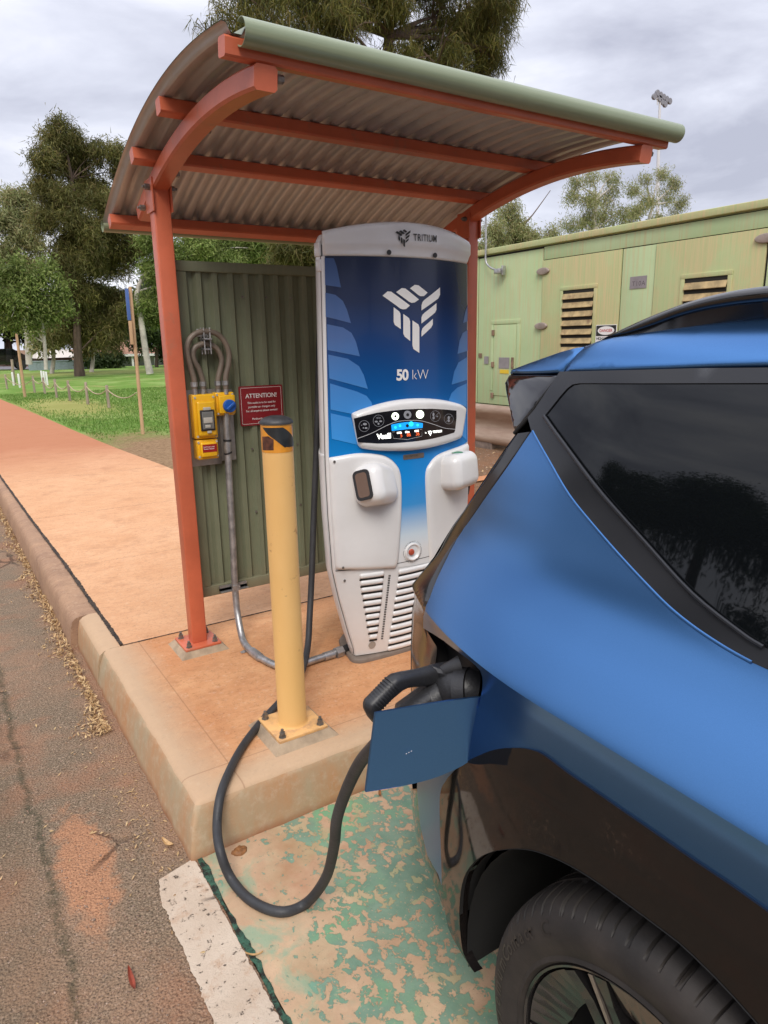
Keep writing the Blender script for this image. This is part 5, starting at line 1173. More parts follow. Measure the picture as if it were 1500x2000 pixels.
zt_e, zl_e = interp_curve(topc, ys_[39]), interp_curve(lwc, ys_[39])
mb = MB(); rings = []
for y in ys_:
    zt = interp_curve(topc, y) if y >= ys_[39] else zt_e+.004*(ys_[39]-y)-.06*max(0, -y-.7); zl = min(interp_curve(lwc, y), zt-.006) if y >= ys_[39] else zl_e-.06*max(0, -y-.7)
    m_ = (zt+zl)/2; h_ = (zt-zl)/2; w_ = .018
    rings.append([(RX+.012+w_*math.cos(t)*1.2, y, m_+h_*math.sin(t)*1.0) for t in np.linspace(0, 2*math.pi, 17)[:-1]])
k = 16; mb.add([p_ for r_ in rings for p_ in r_], [(i*k+j, i*k+(j+1) % k, (i+1)*k+(j+1) % k, (i+1)*k+j) for i in range(len(rings)-1) for j in range(k)]+[tuple(range(k)), tuple(range(len(rings)*k-k, len(rings)*k))])
mb.build('roof_rail', glossb, car, sharp=50)
mb = MB(); tq_ = [tuple(sf_(*q)) for q in tp_]; tc = sorted([(q[1], q[0], q[2]) for q in tq_]); yb_ = np.linspace(tc[0][0], min(tc[-1][0], lwc[0][0]), 40)
mb.grid(lambda y, t: (float(np.interp(y, [q[0] for q in tc], [q[1] for q in tc]))*(1-t)+(RX+.004)*t-.004, y, float(np.interp(y, [q[0] for q in tc], [q[2] for q in tc]))*(1-t)+(interp_curve(lwc, y)+.006)*t), list(yb_), list(np.linspace(0, 1, 5)))
yb2 = np.linspace(-1.2, tc[0][0], 20); dz_ = interp_curve(lwc, tc[0][0])-tc[0][2]
mb.grid(lambda y, t: (tc[0][1]*(1-t)+(RX+.004)*t-.004, y, tc[0][2]-.01+(dz_+.016)*t-.06*max(0, -y-.7)), list(yb2), list(np.linspace(0, 1, 5))); mb.build('rail_base', trimb, car)
# ---- roof, tailgate, far side, front: closes the body
def edge_yz():
    # rear silhouette of the car, bottom to top
    s_ = [sil_low[0]]+sil_low[1:]+bump_edge[::-1]+sl2[::-1]+ts[::-1][1:]
    return s_
rear = clean(edge_yz(), .01); rear.sort(key=lambda q: q[1])
zr_ = np.linspace(rear[0][1], rear[-1][1], 50); yr_ = np.interp(zr_, [q[1] for q in rear], [q[0] for q in rear])
mb = MB(); tt = np.linspace(0, 1, 29)
def tg(i, t):
    y, z = yr_[i], zr_[i]; x = SX(y, z)+.002; xx = x+(2*XM-2*x)*t; b = .085*(1-(2*t-1)**2)**.6 if 0 < t < 1 else 0; return (xx, y+b*(1-.3*(z > 1.0)), z)
V = [tg(i, t) for i in range(50) for t in tt]; mb.add(V, [(i*29+j, (i+1)*29+j, (i+1)*29+j+1, i*29+j+1) for i in range(49) for j in range(28)])
o = mb.build('tailgate', [blue_m, tailm, glass_m, clad_m], car, sharp=60)
for p_ in o.data.polygons:
    z = p_.center.z; p_.material_index = 3 if z < .50 else 0 if z < .86 else 1 if z < 1.0 else 0 if z < 1.06 else 2
# spoiler top surface and roof
tops = [(q[0], q[1]) for q in (tp_[::-1])]; zt_f = tops[0][1]
roofc = clean([(sp_top[0][0], sp_top[0][1])]+sp_top[1:]+tp_)
roofc.sort(key=lambda q: -q[0]); roofc += [(-.1, zt1+.012), (-.7, zt1), (-1.2, zt1-.10), (-1.9, zt1-.42), (-2.05, 1.10), (-2.6, 1.01), (-3.05, .94), (-3.28, .83), (-3.36, .62), (-3.36, .3)]
mb = MB(); m_ = len(roofc)
def rf(i, t):
    y, z = roofc[i]; x = SX(y, z)+.001; c_ = .035*(1-(2*t-1)**2); b = c_*(1.5 if y > -2 else 1.2)*(1 if y < .9 else .55); return (x+(2*XM-2*x)*t, y+(.05*(1-(2*t-1)**2) if y > .85 else 0)-(.10*(1-(2*t-1)**2) if y < -1.0 else 0), z+b)
V = [rf(i, t) for i in range(m_) for t in tt]; mb.add(V, [(i*29+j, (i+1)*29+j, (i+1)*29+j+1, i*29+j+1) for i in range(m_-1) for j in range(28)])
o = mb.build('roof', [blue_m, glossb, glass_m], car, sharp=60)
for p_ in o.data.polygons:
    c_ = p_.center; p_.material_index = 0 if c_.y > .80 or c_.y < -2.02 else (2 if c_.y < -1.15 else 1) if abs(c_.x-XM) < .66 else 0
# spoiler underside
mb = MB(); a_, b_ = sp_top[0], fin[5]
mb.add([(SX(*q)+.004+(2*XM-2*SX(*q)-.008)*t, q[0]+.05*(1-(2*t-1)**2), q[1]+.02*(1-(2*t-1)**2)) for q in (a_, fin[2], b_, ts[0]) for t in tt], [(i*29+j, (i+1)*29+j, (i+1)*29+j+1, i*29+j+1) for i in range(3) for j in range(28)]); mb.build('spoiler_edge', glossb, spo, sharp=40)
# far side, simplified to the same section
yy = np.linspace(-3.36, 1.2, 90); mb = MB()
side_top = lambda y: float(np.interp(y, [-3.36, -3.28, -3.05, -2.6, -2.05, -1.9, -1.2, -.7, .4, 1.02, 1.3], [.35, .82, .94, 1.0, 1.1, 1.2, zt1-.1, zt1, zt1, 1.54, .9]))
V = []; 
for y in yy:
    tz = side_top(y)
    for t in np.linspace(0, 1, 24): z = .22+(tz-.22)*t; V.append((2*XM-SX(y, z), y, z))
far = MB(); far.add(V, [(i*24+j, i*24+j+1, (i+1)*24+j+1, (i+1)*24+j) for i in range(89) for j in range(23) if not any(math.hypot((yy[i]+yy[i+1])/2-wy, V[i*24+j][2]-WC[1]) < .42 for wy in (WC[0], WF_[0]))])
o = far.build('far_side', [blue_m, glass_m], car, sharp=60)
for p_ in o.data.polygons: p_.material_index = 1 if p_.center.z > 1.12 and -1.95 < p_.center.y < .7 and p_.center.z < zt1-.06 else 0
# wheel wells and floor
mb = MB()
for wy in (WC[0], WF_[0]):
    an = np.radians(np.linspace(-9, 189, 30)); 
    mb.grid(lambda x, a: (x, wy+.452*math.cos(a), WC[1]+.452*math.sin(a)), [.80, .9, 1.12], an)
    mb.grid(lambda x, a: (2*XM-x, wy+.43*math.cos(a), WC[1]+.43*math.sin(a)), [.80, .9, 1.12], an)
    mb.add([(1.12, wy-.46, .30), (1.12, wy+.46, .30), (1.12, wy+.46, .86), (1.12, wy-.46, .86)], [(0, 1, 2, 3)]); mb.add([(2*XM-1.12, wy-.46, .30), (2*XM-1.12, wy+.46, .30), (2*XM-1.12, wy+.46, .86), (2*XM-1.12, wy-.46, .86)], [(0, 1, 2, 3)])
split_build('wheel_well', mb, under_m, car)
mb = MB(); mb.box((1.13, -3.2, .19), (2*XM-1.13, .9, .26)); mb.box((.83, -1.9, .19), (2*XM-.83, .02, .259)); mb.build('floor_pan', under_m, car, smooth=False)
mb = MB(); lp = (cr(arch, 3)+circ(WC, ra, aa+3, 184, 22))[9:]
mb.grid(lambda k_, d: (SX(*lp[int(k_)])+d, lp[int(k_)][0], lp[int(k_)][1]), list(range(len(lp))), [-.010, .05]); mb.build('arch_lip', under_m, car)
# ---- wheels
tyre_m = NT('tyre_rubber'); n = tyre_m; a = n.noise(9, 6, .6); f2 = n.noise(160, 4, .6); n.set(n.mix(n.math('MULTIPLY', n.rng(a, .4, .66), .6), (.022, .020, .019), (.055, .046, .040)), .62, spec=.35); n.bump(f2, .2, .002); tyre_m = n.m
rimb = pm('rim_black', (.012, .011, .011), .16, spec=.5, coat=.3); machined = pm('machined_alloy', (.28, .25, .22), .28, .8, var=.15, scale=60)
def wheel(cy, cz, x0, sgn=1, label=None):
    root = bpy.data.objects.new('wheel', None); COL.objects.link(root); root.parent = car; root.matrix_parent_inverse = Matrix.Translation(-Vector(car.location))
    prof = [(.2605, .030), (.262, .012), (.268, .003), (.276, .006), (.290, .0005), (.310, -.004), (.328, .0), (.341, .008), (.348, .014), (.354, .021), (.3595, .032), (.3635, .048), (.366, .064), (.3675, .082), (.3675, .086), (.3600, .087), (.3600, .095), (.3678, .096), (.368, .118), (.3605, .119), (.3605, .129), (.368, .130), (.3678, .152), (.360, .153), (.360, .161), (.3675, .162), (.366, .184), (.3635, .200), (.3595, .216), (.352, .226), (.33, .246), (.29, .246), (.262, .235)]
    nseg = 900; V = []; m_ = len(prof)
    for k in range(nseg):
        a = 2*math.pi*k/nseg; ph = (k+int(2*math.sin(k//12*2.4))*1) % 12
        for j, (r_, h_) in enumerate(prof):
            if ph in (0, 1) and (8 <= j <= 13): r_ -= [.004, .006, .007, .0075, .0075, .006][j-8]
            if ph in (2, 4) and 10 <= j <= 12 and False: r_ -= .002
            V.append((x0+sgn*h_, cy+r_*math.cos(a), cz+r_*math.sin(a)))
    mb = MB(); mb.add(V, [(k*m_+j, ((k+1) % nseg)*m_+j, ((k+1) % nseg)*m_+j+1, k*m_+j+1) for k in range(nseg) for j in range(m_-1)]); ty = mb.build('tyre', tyre_m, root, sharp=28, fixn=True)
    # embossed sidewall word and ring marks
    if sgn > 0:
        word = 'PremiumContact C'; ang = 194.0
        relief = pm('tyre_relief', (.018, .017, .017), .38)
        for i, ch_ in enumerate(word):
            wdt = {'i': .5, 't': .65, 'r': .75, 'm': 1.5, ' ': .9, 'P': 1.15, 'C': 1.3, 'o': 1.08, 'a': 1.0}.get(ch_, 1.05); ang -= wdt*1.95
            if ch_ != ' ':
                an = R(ang)
                def f(u, v, an=an):
                    rr_ = .311+v; t_ = an-(u)/.325; 
                    return (x0+float(np.interp(rr_, [.276, .29, .31, .328, .341], [.006, .0005, -.004, .0, .008]))-.0012, cy-rr_*math.cos(math.pi-t_)*1.0 if False else cy+rr_*math.cos(t_), cz+rr_*math.sin(t_))
                # seen from outside the near side +y runs to the left, so mirror the angle
                def g(u, v, f=f, an=an):
                    rr_ = .311+v; t_ = math.pi-an+u/.325; t_ = math.pi-(math.pi-an)+0*u
                    t_ = (math.pi-an)+u/.325
                    tt_ = math.pi-t_
                    return (x0+float(np.interp(rr_, [.276, .29, .31, .328, .341], [.006, .0005, -.004, .0, .008]))-.0012, cy-rr_*math.cos(tt_), cz+rr_*math.sin(tt_))
                text('sidewall_letter', ch_, .036, g, relief, ty, .0005, res=2)
            ang -= wdt*1.95
    mb = MB(); mb.lathe([(.2625, .012), (.2600, .008), (.2555, .010), (.2520, .020), (.248, .030), (.240, .060), (.236, .16), (.250, .23)], (x0, cy, cz), 'X', 90, cap=False) if sgn > 0 else mb.lathe([(.2625, -.012), (.2600, -.008), (.2555, -.010), (.248, -.030), (.236, -.16), (.250, -.23)], (x0, cy, cz), 'X', 60, cap=False)
    rim = mb.build('rim', rimb, root)
    mb = MB(); mb.lathe([(.235, .11), (.06, .115), (.06, .03), (.045, .026), (.002, .026)], (x0, cy, cz), 'X', 40, cap=False) if sgn > 0 else mb.lathe([(.235, -.11), (.06, -.115), (.06, -.03), (.002, -.026)], (x0, cy, cz), 'X', 30, cap=False)
    mb.build('brake_disc', under_m, rim)
    for s_ in range(5):
        a0 = R(130+72*s_)
        def pt(r_, da, h_): return (x0+sgn*h_, cy+r_*math.cos(a0+da), cz+r_*math.sin(a0+da))
        mb = MB()
        for side in (-1, 1):      # spoke pair, gloss black, tapering outwards
            pts = [(.055, .35*side, .026), (.13, .16*side, .030), (.20, .115*side, .022), (.249, .15*side, .014)]
            for (r1_, d1, h1), (r2_, d2, h2) in zip(pts[:-1], pts[1:]):
                w1, w2 = .016/r1_*.8, .013/r2_
                V = [pt(r1_, d1-w1, h1), pt(r1_, d1+w1, h1), pt(r2_, d2+w2, h2), pt(r2_, d2-w2, h2)]; V += [pt(r1_, d1-w1, h1+.035), pt(r1_, d1+w1, h1+.035), pt(r2_, d2+w2, h2+.035), pt(r2_, d2-w2, h2+.035)]
                mb.add(V, [(0, 1, 2, 3), (4, 5, 6, 7), (0, 1, 5, 4), (1, 2, 6, 5), (2, 3, 7, 6), (3, 0, 4, 7)])
        mb.build('spoke', rimb, rim, smooth=False)
        mb = MB(); V = [pt(.10, -.02, .0285), pt(.10, .03, .0285), pt(.25, .085, .013), pt(.25, .045, .013)]; V += [pt(.10, -.02, .034), pt(.10, .03, .034), pt(.25, .085, .02), pt(.25, .045, .02)]; mb.add(V, [(0, 1, 2, 3), (4, 5, 6, 7), (0, 1, 5, 4), (1, 2, 6, 5), (2, 3, 7, 6), (3, 0, 4, 7)]); mb.build('machined_edge', machined, rim, smooth=False)
        # aero panel between the spokes
        mb = MB(); da = np.linspace(.22, 1.036, 9); a_ = [pt(.250, d, .016) for d in da]; b_ = [pt(.178+.012*abs(d-.63)/.4, d, .034) for d in da]; c_ = [pt(.250, d, .022) for d in da]; e_ = [pt(.178+.012*abs(d-.63)/.4, d, .042) for d in da]
        mb.add(a_+b_+e_, [(i, i+1, i+10, i+9) for i in range(8)]+[(i+9, i+10, i+19, i+18) for i in range(8)]); mb.build('aero_panel', rimb, rim, smooth=False)
    return root
wheel(WC[0], WC[1]-.004, .772); wheel(WF_[0], WC[1]-.004, .772); wheel(WC[0], WC[1]-.004, 2*XM-.772, -1); wheel(WF_[0], WC[1]-.004, 2*XM-.772, -1)
# ---- charge port
portm = pm('port_black', (.020, .019, .019), .45, spec=.4)
mb = MB(); pp_ = clean([lower_rear[1]]+port+port_low[:-1]+[(1.13, .90)]); 
patch(mb, pp_, lambda y, z: (SX(y, z)+.045, y, z), (-1, 0, 0), 0, 0, 0, .02)
k = len(pp_); A = [(SX(*q)-.001, *q) for q in pp_]; B = [(SX(*q)+.0455, *q) for q in pp_]; mb.add(A+B, [(i, (i+1) % k, (i+1) % k+k, i+k) for i in range(k)]); cp = mb.build('charge_port', portm, car, sharp=30)
sin_ = lambda y, z: (SX(y, z)+.043, y, z)
def ps(px, py): q = solve(px, py, lambda p_: SX(p_[1], p_[2])+.042, 0, .9, 70); return (q[1], q[2])
mb = MB(); patch(mb, [ps(*zP(a, b)) for a, b in ((505, 290), (555, 320), (548, 372), (498, 392))], sin_, (-1, 0, 0), 0, 0, 0, .03); lb = mb.build('label', whitem, cp, smooth=False)
mb = MB(); c_ = ps(*zP(512, 355)); patch(mb, [(c_[0]+.005*math.cos(t), c_[1]+.005*math.sin(t)) for t in np.linspace(0, 6.283, 15)[:-1]], sin_, (-1, 0, 0), .0006, 0, 0, .03)
for dz in (.014, .020): patch(mb, [(c_[0]-.012, c_[1]+dz), (c_[0]+.006, c_[1]+dz), (c_[0]+.006, c_[1]+dz+.002), (c_[0]-.012, c_[1]+dz+.002)], sin_, (-1, 0, 0), .0006, 0, 0, .03)
mb.build('print', blackp, lb, smooth=False)
mb = MB(); c_ = ps(*zP(622, 322)); 
for s_ in (1, .72, .45):
    w_, h_ = .016*s_, .020*s_; o_ = rrect(c_[0]-w_, c_[1]-h_, c_[0]+w_, c_[1]+h_, .006*s_, 3); i_ = rrect(c_[0]-w_+.002, c_[1]-h_+.002, c_[0]+w_-.002, c_[1]+h_-.002, .005*s_, 3); k = len(o_)
    mb.add([(SX(*q)+.0415, *q) for q in o_+i_], [(i, (i+1) % k, (i+1) % k+k, i+k) for i in range(k)])
mb.build('symbol', pm('symbol_grey', (.35, .42, .5), .4), cp, smooth=False)
# flap: hinged at its front edge, swung square to the body
fh_t, fo_t, fo_b, fh_b = np.array(P(968, 1358, 1, .915)), np.array(P(733, 1392, 1, 1.0)), np.array(P(714, 1547, 1, 1.005)), np.array(P(905, 1497, 1, .92))
fmid = np.array(P(985, 1400, 1, .905)); 
outline = [(1010-8, 1372), (992, 1362), (968, 1358), (900, 1366), (820, 1378), (733, 1392), (714, 1547), (790, 1535), (840, 1523), (880, 1507), (915, 1487), (950, 1455), (975, 1425)]
def flap_y(px): return float(np.interp(px, [714, 800, 900, 968, 1002], [1.005, .975, .935, .905, .885]))
fp = [P(a, b, 1, flap_y(a)) for a, b in cr(outline[2:5], 3)+outline[5:7]+cr(outline[7:], 3)+outline[:2]]
xz = [(q[0], q[2]) for q in fp]; yfit = np.polyfit([q[0] for q in fp], [q[1] for q in fp], 2); fy = lambda x: float(np.polyval(yfit, x))
mb = MB(); patch(mb, xz, lambda u, v: (u, fy(u), v), (0, -1, 0), 0, .0, 0, .014); patch(mb, xz, lambda u, v: (u, fy(u)+.005, v), (0, 1, 0), 0, 0, 0, .014)
k = len(xz); mb.add([(a, fy(a), b) for a, b in xz]+[(a, fy(a)+.005, b) for a, b in xz], [(i, (i+1) % k, (i+1) % k+k, i+k) for i in range(k)])
fl_ = mb.build('charge_flap', blue_m, car, sharp=50)
c_ = P(795, 1469, 1, flap_y(795)); mb = MB()
for i in range(3): mb.box((c_[0]-.006+i*.006, fy(c_[0])-.0052, c_[2]+i*.0006), (c_[0]-.0035+i*.006, fy(c_[0])-.0042, c_[2]+.0012+i*.0006))
mb.build('light_dots', line_m, fl_, smooth=False)
mb = MB(); mb.tube([fh_t+np.array([-.01, .012, -.03]), (SX(.95, .9)+.03, .95, .90)], .012, 8); mb.build('flap_hinge', portm, car)

# ================================================================== CONNECTOR AND CABLE
plug = pm('plug_black', (.022, .022, .024), .42, spec=.45, bump=.12, bscale=120); rubber = pm('cable_rubber', (.040, .041, .044), .5, spec=.35, var=.25, scale=8, bump=.1, bscale=90)
con = thing('charging_connector', 'black charging gun with ribbed handle plugged into the blue car', 'charging plug', PY(860, 1340, 1.04))
Y0 = 1.045
g3 = lambda px, py, y=Y0: Vector(P(px, py, 1, y))
def slab2(mb, pts, y, th, bv, step=.008):
    pl_ = [(lambda q: (q[0], q[2]))(P(*zP(a, b), 1, y)) for a, b in pts]; pl_ = clean(pl_, .0015)
    patch(mb, pl_, lambda u, v: (u, y, v), (0, -1, 0), 0, th, bv, step, skirt=0); patch(mb, pl_, lambda u, v: (u, y, v), (0, 1, 0), 0, th, bv, step, skirt=0)
mb = MB(); slab2(mb, [(112, 800), (70, 752), (45, 700), (44, 668), (58, 632), (150, 540), (240, 452), (262, 438), (320, 424), (450, 402), (570, 368), (700, 352), (745, 400), (640, 440), (570, 500), (440, 524), (400, 524), (335, 534), (300, 552), (225, 615), (150, 688), (128, 730), (124, 800)], Y0, .0175, .012)
hd = mb.build('handle', plug, con)
mb = MB()
for t in np.linspace(.10, .90, 9):
    p0 = g3(770, 1332).lerp(g3(726, 1380), t); d = (g3(726, 1380)-g3(770, 1332)).normalized(); mb.tube([p0-d*.0026, p0-d*.0012, p0+d*.0012, p0+d*.0026], [.0150, .0205, .0205, .0150], 16, cap=False)
mb.build('grip_ribs', dark_m, hd)
mb = MB(); c3 = cr([g3(925, 1350, .985), g3(900, 1345, 1.0), g3(868, 1352, 1.03), g3(835, 1375, 1.04), g3(800, 1408, 1.06), g3(765, 1436, 1.08), g3(735, 1452, 1.10)], 6); rad = np.interp(np.arange(len(c3)), [0, 6, 12, 18, 24, 30, 36], [.044, .044, .040, .034, .026, .021, .018]); mb.tube(c3, list(rad), 20)
slab2(mb, [(540, 380), (700, 350), (765, 385), (800, 440), (870, 480), (915, 540), (915, 640), (760, 720), (560, 780), (380, 800), (300, 770), (280, 690), (440, 572), (560, 480)], Y0-.004, .030, .020, .010)
bd = mb.build('plug_body', plug, con)
mb = MB(); p0, p1 = g3(918, 1350, .98), g3(895, 1350, 1.0); mb.tube([p0, p1], [.048, .048], 24); p0, p1 = g3(935, 1372, .98), g3(905, 1372, 1.0); mb.tube([p0, p1], [.036, .036], 24); mb.build('plug_head', plug, con)
mb = MB(); c3 = [g3(846, 1318), g3(880, 1306, 1.02), g3(900, 1300, 1.01)]; mb.tube(c3, [.008, .016, .022], 12); mb.build('latch', dark_m, con)
cab = thing('charging_cable', 'thick black charging cable looping from the charger to the car over the kerb', 'cable', PZ(600, 1290, .197))
ZS_ = .1965
pts = [PY(627, 540, 3.0), PY(623, 700, 2.96), PY(619, 850, 2.93), PY(613, 1000, 2.90), PY(609, 1120, 2.84), PY(605, 1200, 2.78), PY(601, 1262, 2.70), PZ(590, 1310, .205), PZ(567, 1348, ZS_), PZ(542, 1376, ZS_), PZ(507, 1414, ZS_), PZ(474, 1458, ZS_)]
e1 = PZ(450, 1502, .200); pts += [e1, PY(431, 1552, 1.965), PY(424, 1610, 1.905), PY(430, 1662, 1.82), PZ(452, 1717, .028), PZ(492, 1760, .0185), PZ(548, 1781, .0185), PZ(598, 1764, .022), PY(636, 1715, 1.50), PY(652, 1655, 1.42), PY(658, 1600, 1.36), PY(676, 1545, 1.29), PY(703, 1490, 1.20), PY(738, 1449, 1.10)]
c3 = cr(pts, 9); mb = MB(); mb.tube(c3, .0148, 16); mb.build('cable', rubber, cab)
# ================================================================== SHIPPING-CONTAINER STYLE PLANT ROOM
KX = 8.0
kx = lambda px, py, x=KX: (lambda q: (q[1], q[2]))(P(px, py, 0, x))
n = NT('plant_green'); x_, y_, z_ = n.xyz(); st = n.noise(3.2, 7, .65, 0, n.map(sc=(1, 9, .35))); bg_ = n.noise(1.1, 5, .6); fn2 = n.noise(9, 6, .7, 0, n.map(sc=(1, 6, .25)))
base = n.mix(n.rng(bg_, .35, .65), (.41, .53, .28), (.48, .585, .335))
tan = n.mix(n.rng(fn2, .3, .7), (.48, .40, .20), (.56, .50, .29))
n.set(n.mix(n.math('MULTIPLY', n.rng(st, .47, .66), .7), base, tan), .5, spec=.35); pgreen = n.m
n = NT('plant_tan'); st = n.noise(3.5, 7, .65, 0, n.map(sc=(1, 10, .3))); bg_ = n.noise(1.6, 5, .6, src=n.map(loc=(0, 2, 3)))
c = n.mix(n.rng(st, .35, .62), (.42, .47, .225), (.56, .47, .25)); c = n.mix(n.math('MULTIPLY', n.rng(bg_, .5, .64), .6), c, (.43, .54, .27)); c = n.mix(n.math('MULTIPLY', n.rng(n.noise(14, 6, .7, 0, n.map(sc=(1, 5, .2))), .60, .74), .5), c, (.34, .23, .11)); n.set(c, .55, spec=.3); ptan = n.m
rust = pm('rusty_steel', (.22, .14, .09), .75, var=.4, scale=12, bump=.3); gap_m = pm('dark_gap', (.02, .018, .014), .9)
pc = thing('plant_container', 'large pale green metal plant container streaked with tan dust behind the guard rail', 'container', (KX+1.3, 4.5, .3))
Y_0, Y_1 = -1.5, 9.62; ZB_, ZT = .55, kx(925, 500)[1]-.02; ZT2 = ZT+.055
mb = MB(); mb.box((KX+.03, Y_0, ZB_), (KX+2.6, Y_1, ZT)); mb.build('shell', pgreen, pc, smooth=False)
mb = MB(); mb.box((KX-.03, Y_0-.03, ZT+.002), (KX+2.65, Y_1+.03, ZT+.09), .01); mb.build('roof_rim', ptan, pc)
mb = MB(); mb.box((KX+.0, Y_0, .30), (KX+2.6, Y_1, ZB_-.002)); mb.build('skid_base', rust, pc, smooth=False)
yv = lambda px, py: kx(px, py)[0]
sA, sB, sC, sD, sE = yv(1060, 509), yv(1216, 484), yv(1282, 472), yv(1500, 430)-.02, yv(934, 520)
zd_ = kx(1060, 509)[1]
def panel(name, ya, yb, za, zb, mat, d=.012, g=.006): 
    mb = MB(); mb.box((KX+.03-d, min(ya, yb)+g, za), (KX+.032, max(ya, yb)-g, zb), .003); return mb.build(name, mat, pc)
panel('end_panel', sE, Y_1-.0, ZB_+.02, ZT-.02, pgreen, .016); panel('side_panel', sA, sE, ZB_+.02, ZT-.04, pgreen, .012)
panel('top_band', -1.4, sA, zd_+.012, ZT-.02, pgreen, .012)
doors = [(sA, sB, ptan), (sC, sD, ptan), (sD-.02, sD-1.55, pgreen), (sD-1.6, sD-3.1, ptan)]
panel('centre_panel', sB, sC, ZB_+.02, zd_, pgreen, .014)
DR = []
for i, (a, b, m_) in enumerate(doors): DR.append(panel('door', a, b, ZB_+.03, zd_, m_, .028))
mb = MB(); mb.box((KX+.024, -1.4, ZB_+.01), (KX+.0295, Y_1-.01, ZT-.01)); mb.build('seam_backing', gap_m, pc, smooth=False)
def louvre(ya, yb, za, zb, par, n_):
    ya, yb = min(ya, yb), max(ya, yb); xf = KX+.0
    mb = MB(); f_ = .055
    mb.box((xf-.012, ya-f_, zb), (xf+.010, yb+f_, zb+f_), .004); mb.box((xf-.012, ya-f_, za-f_), (xf+.010, yb+f_, za), .004); mb.box((xf-.012, ya-f_, za+.001), (xf+.010, ya, zb-.001), .004); mb.box((xf-.012, yb, za+.001), (xf+.010, yb+f_, zb-.001), .004)
    lv = mb.build('louvre_frame', ptan, par)
    mb = MB(); mb.box((xf-.0012, ya+.001, za+.001), (xf+.0015, yb-.001, zb-.001)); mb.build('louvre_back', gap_m, par, smooth=False)
    mb = MB(); h_ = (zb-za)/n_
    for k in range(n_):
        z0 = za+k*h_; V = [(xf-.030, ya+.003, z0+.004), (xf-.030, yb-.003, z0+.004), (xf-.0015, yb-.003, z0+h_*.62), (xf-.0015, ya+.003, z0+h_*.62)]; V += [(x+.004, y, z-.006) for x, y, z in V]; mb.add(V, [(0, 1, 2, 3), (7, 6, 5, 4), (0, 4, 5, 1), (1, 5, 6, 2), (2, 6, 7, 3), (3, 7, 4, 0)])
    mb.build('louvre_slats', pm('slat_tan', (.42, .31, .15), .6, var=.3, scale=8, dirt=((.20, .10, .05), .55, 6)), par, smooth=False)
a, b = kx(1100, 568, KX-.0), kx(1161, 560, KX-.0); louvre(a[0], b[0], 1.18, kx(1100, 568)[1], DR[0], 9)
a, b = kx(1338, 545), kx(1423, 532); louvre(a[0], b[0], 1.25, kx(1338, 545)[1], DR[1], 8)
# small access door, hinges, plates
a, b = kx(964, 634), kx(1008, 631); ydo0, ydo1 = b[0], a[0]
mb = MB(); zt_ = a[1]; mb.box((KX+.006, ydo0-.09, zt_+.002), (KX+.020, ydo1+.07, zt_+.07), .003); mb.box((KX+.006, ydo0-.09, .80), (KX+.020, ydo0-.012, zt_), .003); mb.box((KX+.006, ydo1+.012, .80), (KX+.020, ydo1+.07, zt_), .003); mb.build('hatch_frame', pgreen, pc)
mb = MB(); mb.box((KX+.008, ydo0, .72), (KX+.022, ydo1, zt_-.012), .003); hd_ = mb.build('hatch_door', pgreen, pc)
for pz in ((963, 650), (962, 712), (961, 772)):
    q = kx(*pz); mb = MB(); mb.box((KX-.012, q[0]-.03, q[1]-.045), (KX+.0075, q[0]+.03, q[1]+.045), .004); mb.build('hinge', rust, hd_)
q = kx(1001, 709); mb = MB(); mb.box((KX-.02, q[0]-.02, q[1]-.09), (KX+.0075, q[0]+.02, q[1]+.09), .004); mb.build('handle', rust, hd_)
pl_m = pm('plate_grey', (.30, .27, .28), .5, .3, var=.1)
def plate(nm, px0, py0, px1, py1, mat, x, par=pc):
    a, b = kx(px0, py0), kx(px1, py1); mb = MB(); mb.box((x-.006, min(a[0], b[0]), min(a[1], b[1])), (x, max(a[0], b[0]), max(a[1], b[1])), .001); return mb.build(nm, mat, par, smooth=False), a, b
plate('notice_plate', 974, 698, 994, 720, pl_m, KX+.0075, hd_); plate('warning_tag', 976, 722, 993, 730, pm('warning_yellow', (.75, .50, .03), .5), KX+.0075, hd_)
plate('small_plate', 945, 696, 953, 711, pl_m, KX+.012); plate('latch', 934, 690, 940, 699, rust, KX+.012)
o, a, b = plate('number_plate', 1230, 541, 1261, 562, pl_m, KX+.015)
def ktext(nm, s_, y0, z0, size, x, mat, par, sl_=0, **k): return text(nm, s_, size, lambda u, v: (x, y0-u, z0+v+u*sl_), mat, par, **k)
ktext('lettering', 'T10A', a[0]-.035, min(a[1], b[1])+.035, .085, KX+.0085, pm('plate_print', (.10, .08, .09), .5), o, .0, spacing=1.1)
sgn_, a, b = plate('danger_sign', 1165, 635, 1203, 676, whitem, KX-.0025); yL, yR_, zT_, zB2 = max(a[0], b[0]), min(a[0], b[0]), max(a[1], b[1]), min(a[1], b[1]); yc_ = (yL+yR_)/2
mb = MB(); mb.box((KX-.0098, yR_+.008, zT_-(zT_-zB2)*.52), (KX-.0088, yL-.008, zT_-.008)); mb.build('panel', blackp, sgn_, smooth=False)
mb = MB(); el = [(yc_+(yL-yR_)*.40*math.cos(t), zT_-(zT_-zB2)*.27+(zT_-zB2)*.20*math.sin(t)) for t in np.linspace(0, 6.283, 33)[:-1]]; patch(mb, el, lambda u, v: (KX-.0105, u, v), (-1, 0, 0), 0, 0, 0, .2); mb.build('oval', whitem, sgn_, smooth=False)
text('lettering', 'DANGER', .055, lambda u, v: (KX-.0115, yc_-u, zT_-(zT_-zB2)*.27-.018+v), pm('danger_red', (.5, .03, .03), .5), sgn_, .001, 'CENTER')
for i, s_ in enumerate(('HIGH VOLTAGE',)): text('lettering', s_, .052, lambda u, v: (KX-.0095, yc_-u, zB2+(zT_-zB2)*.30+v), blackp, sgn_, .001, 'CENTER', spacing=.85)
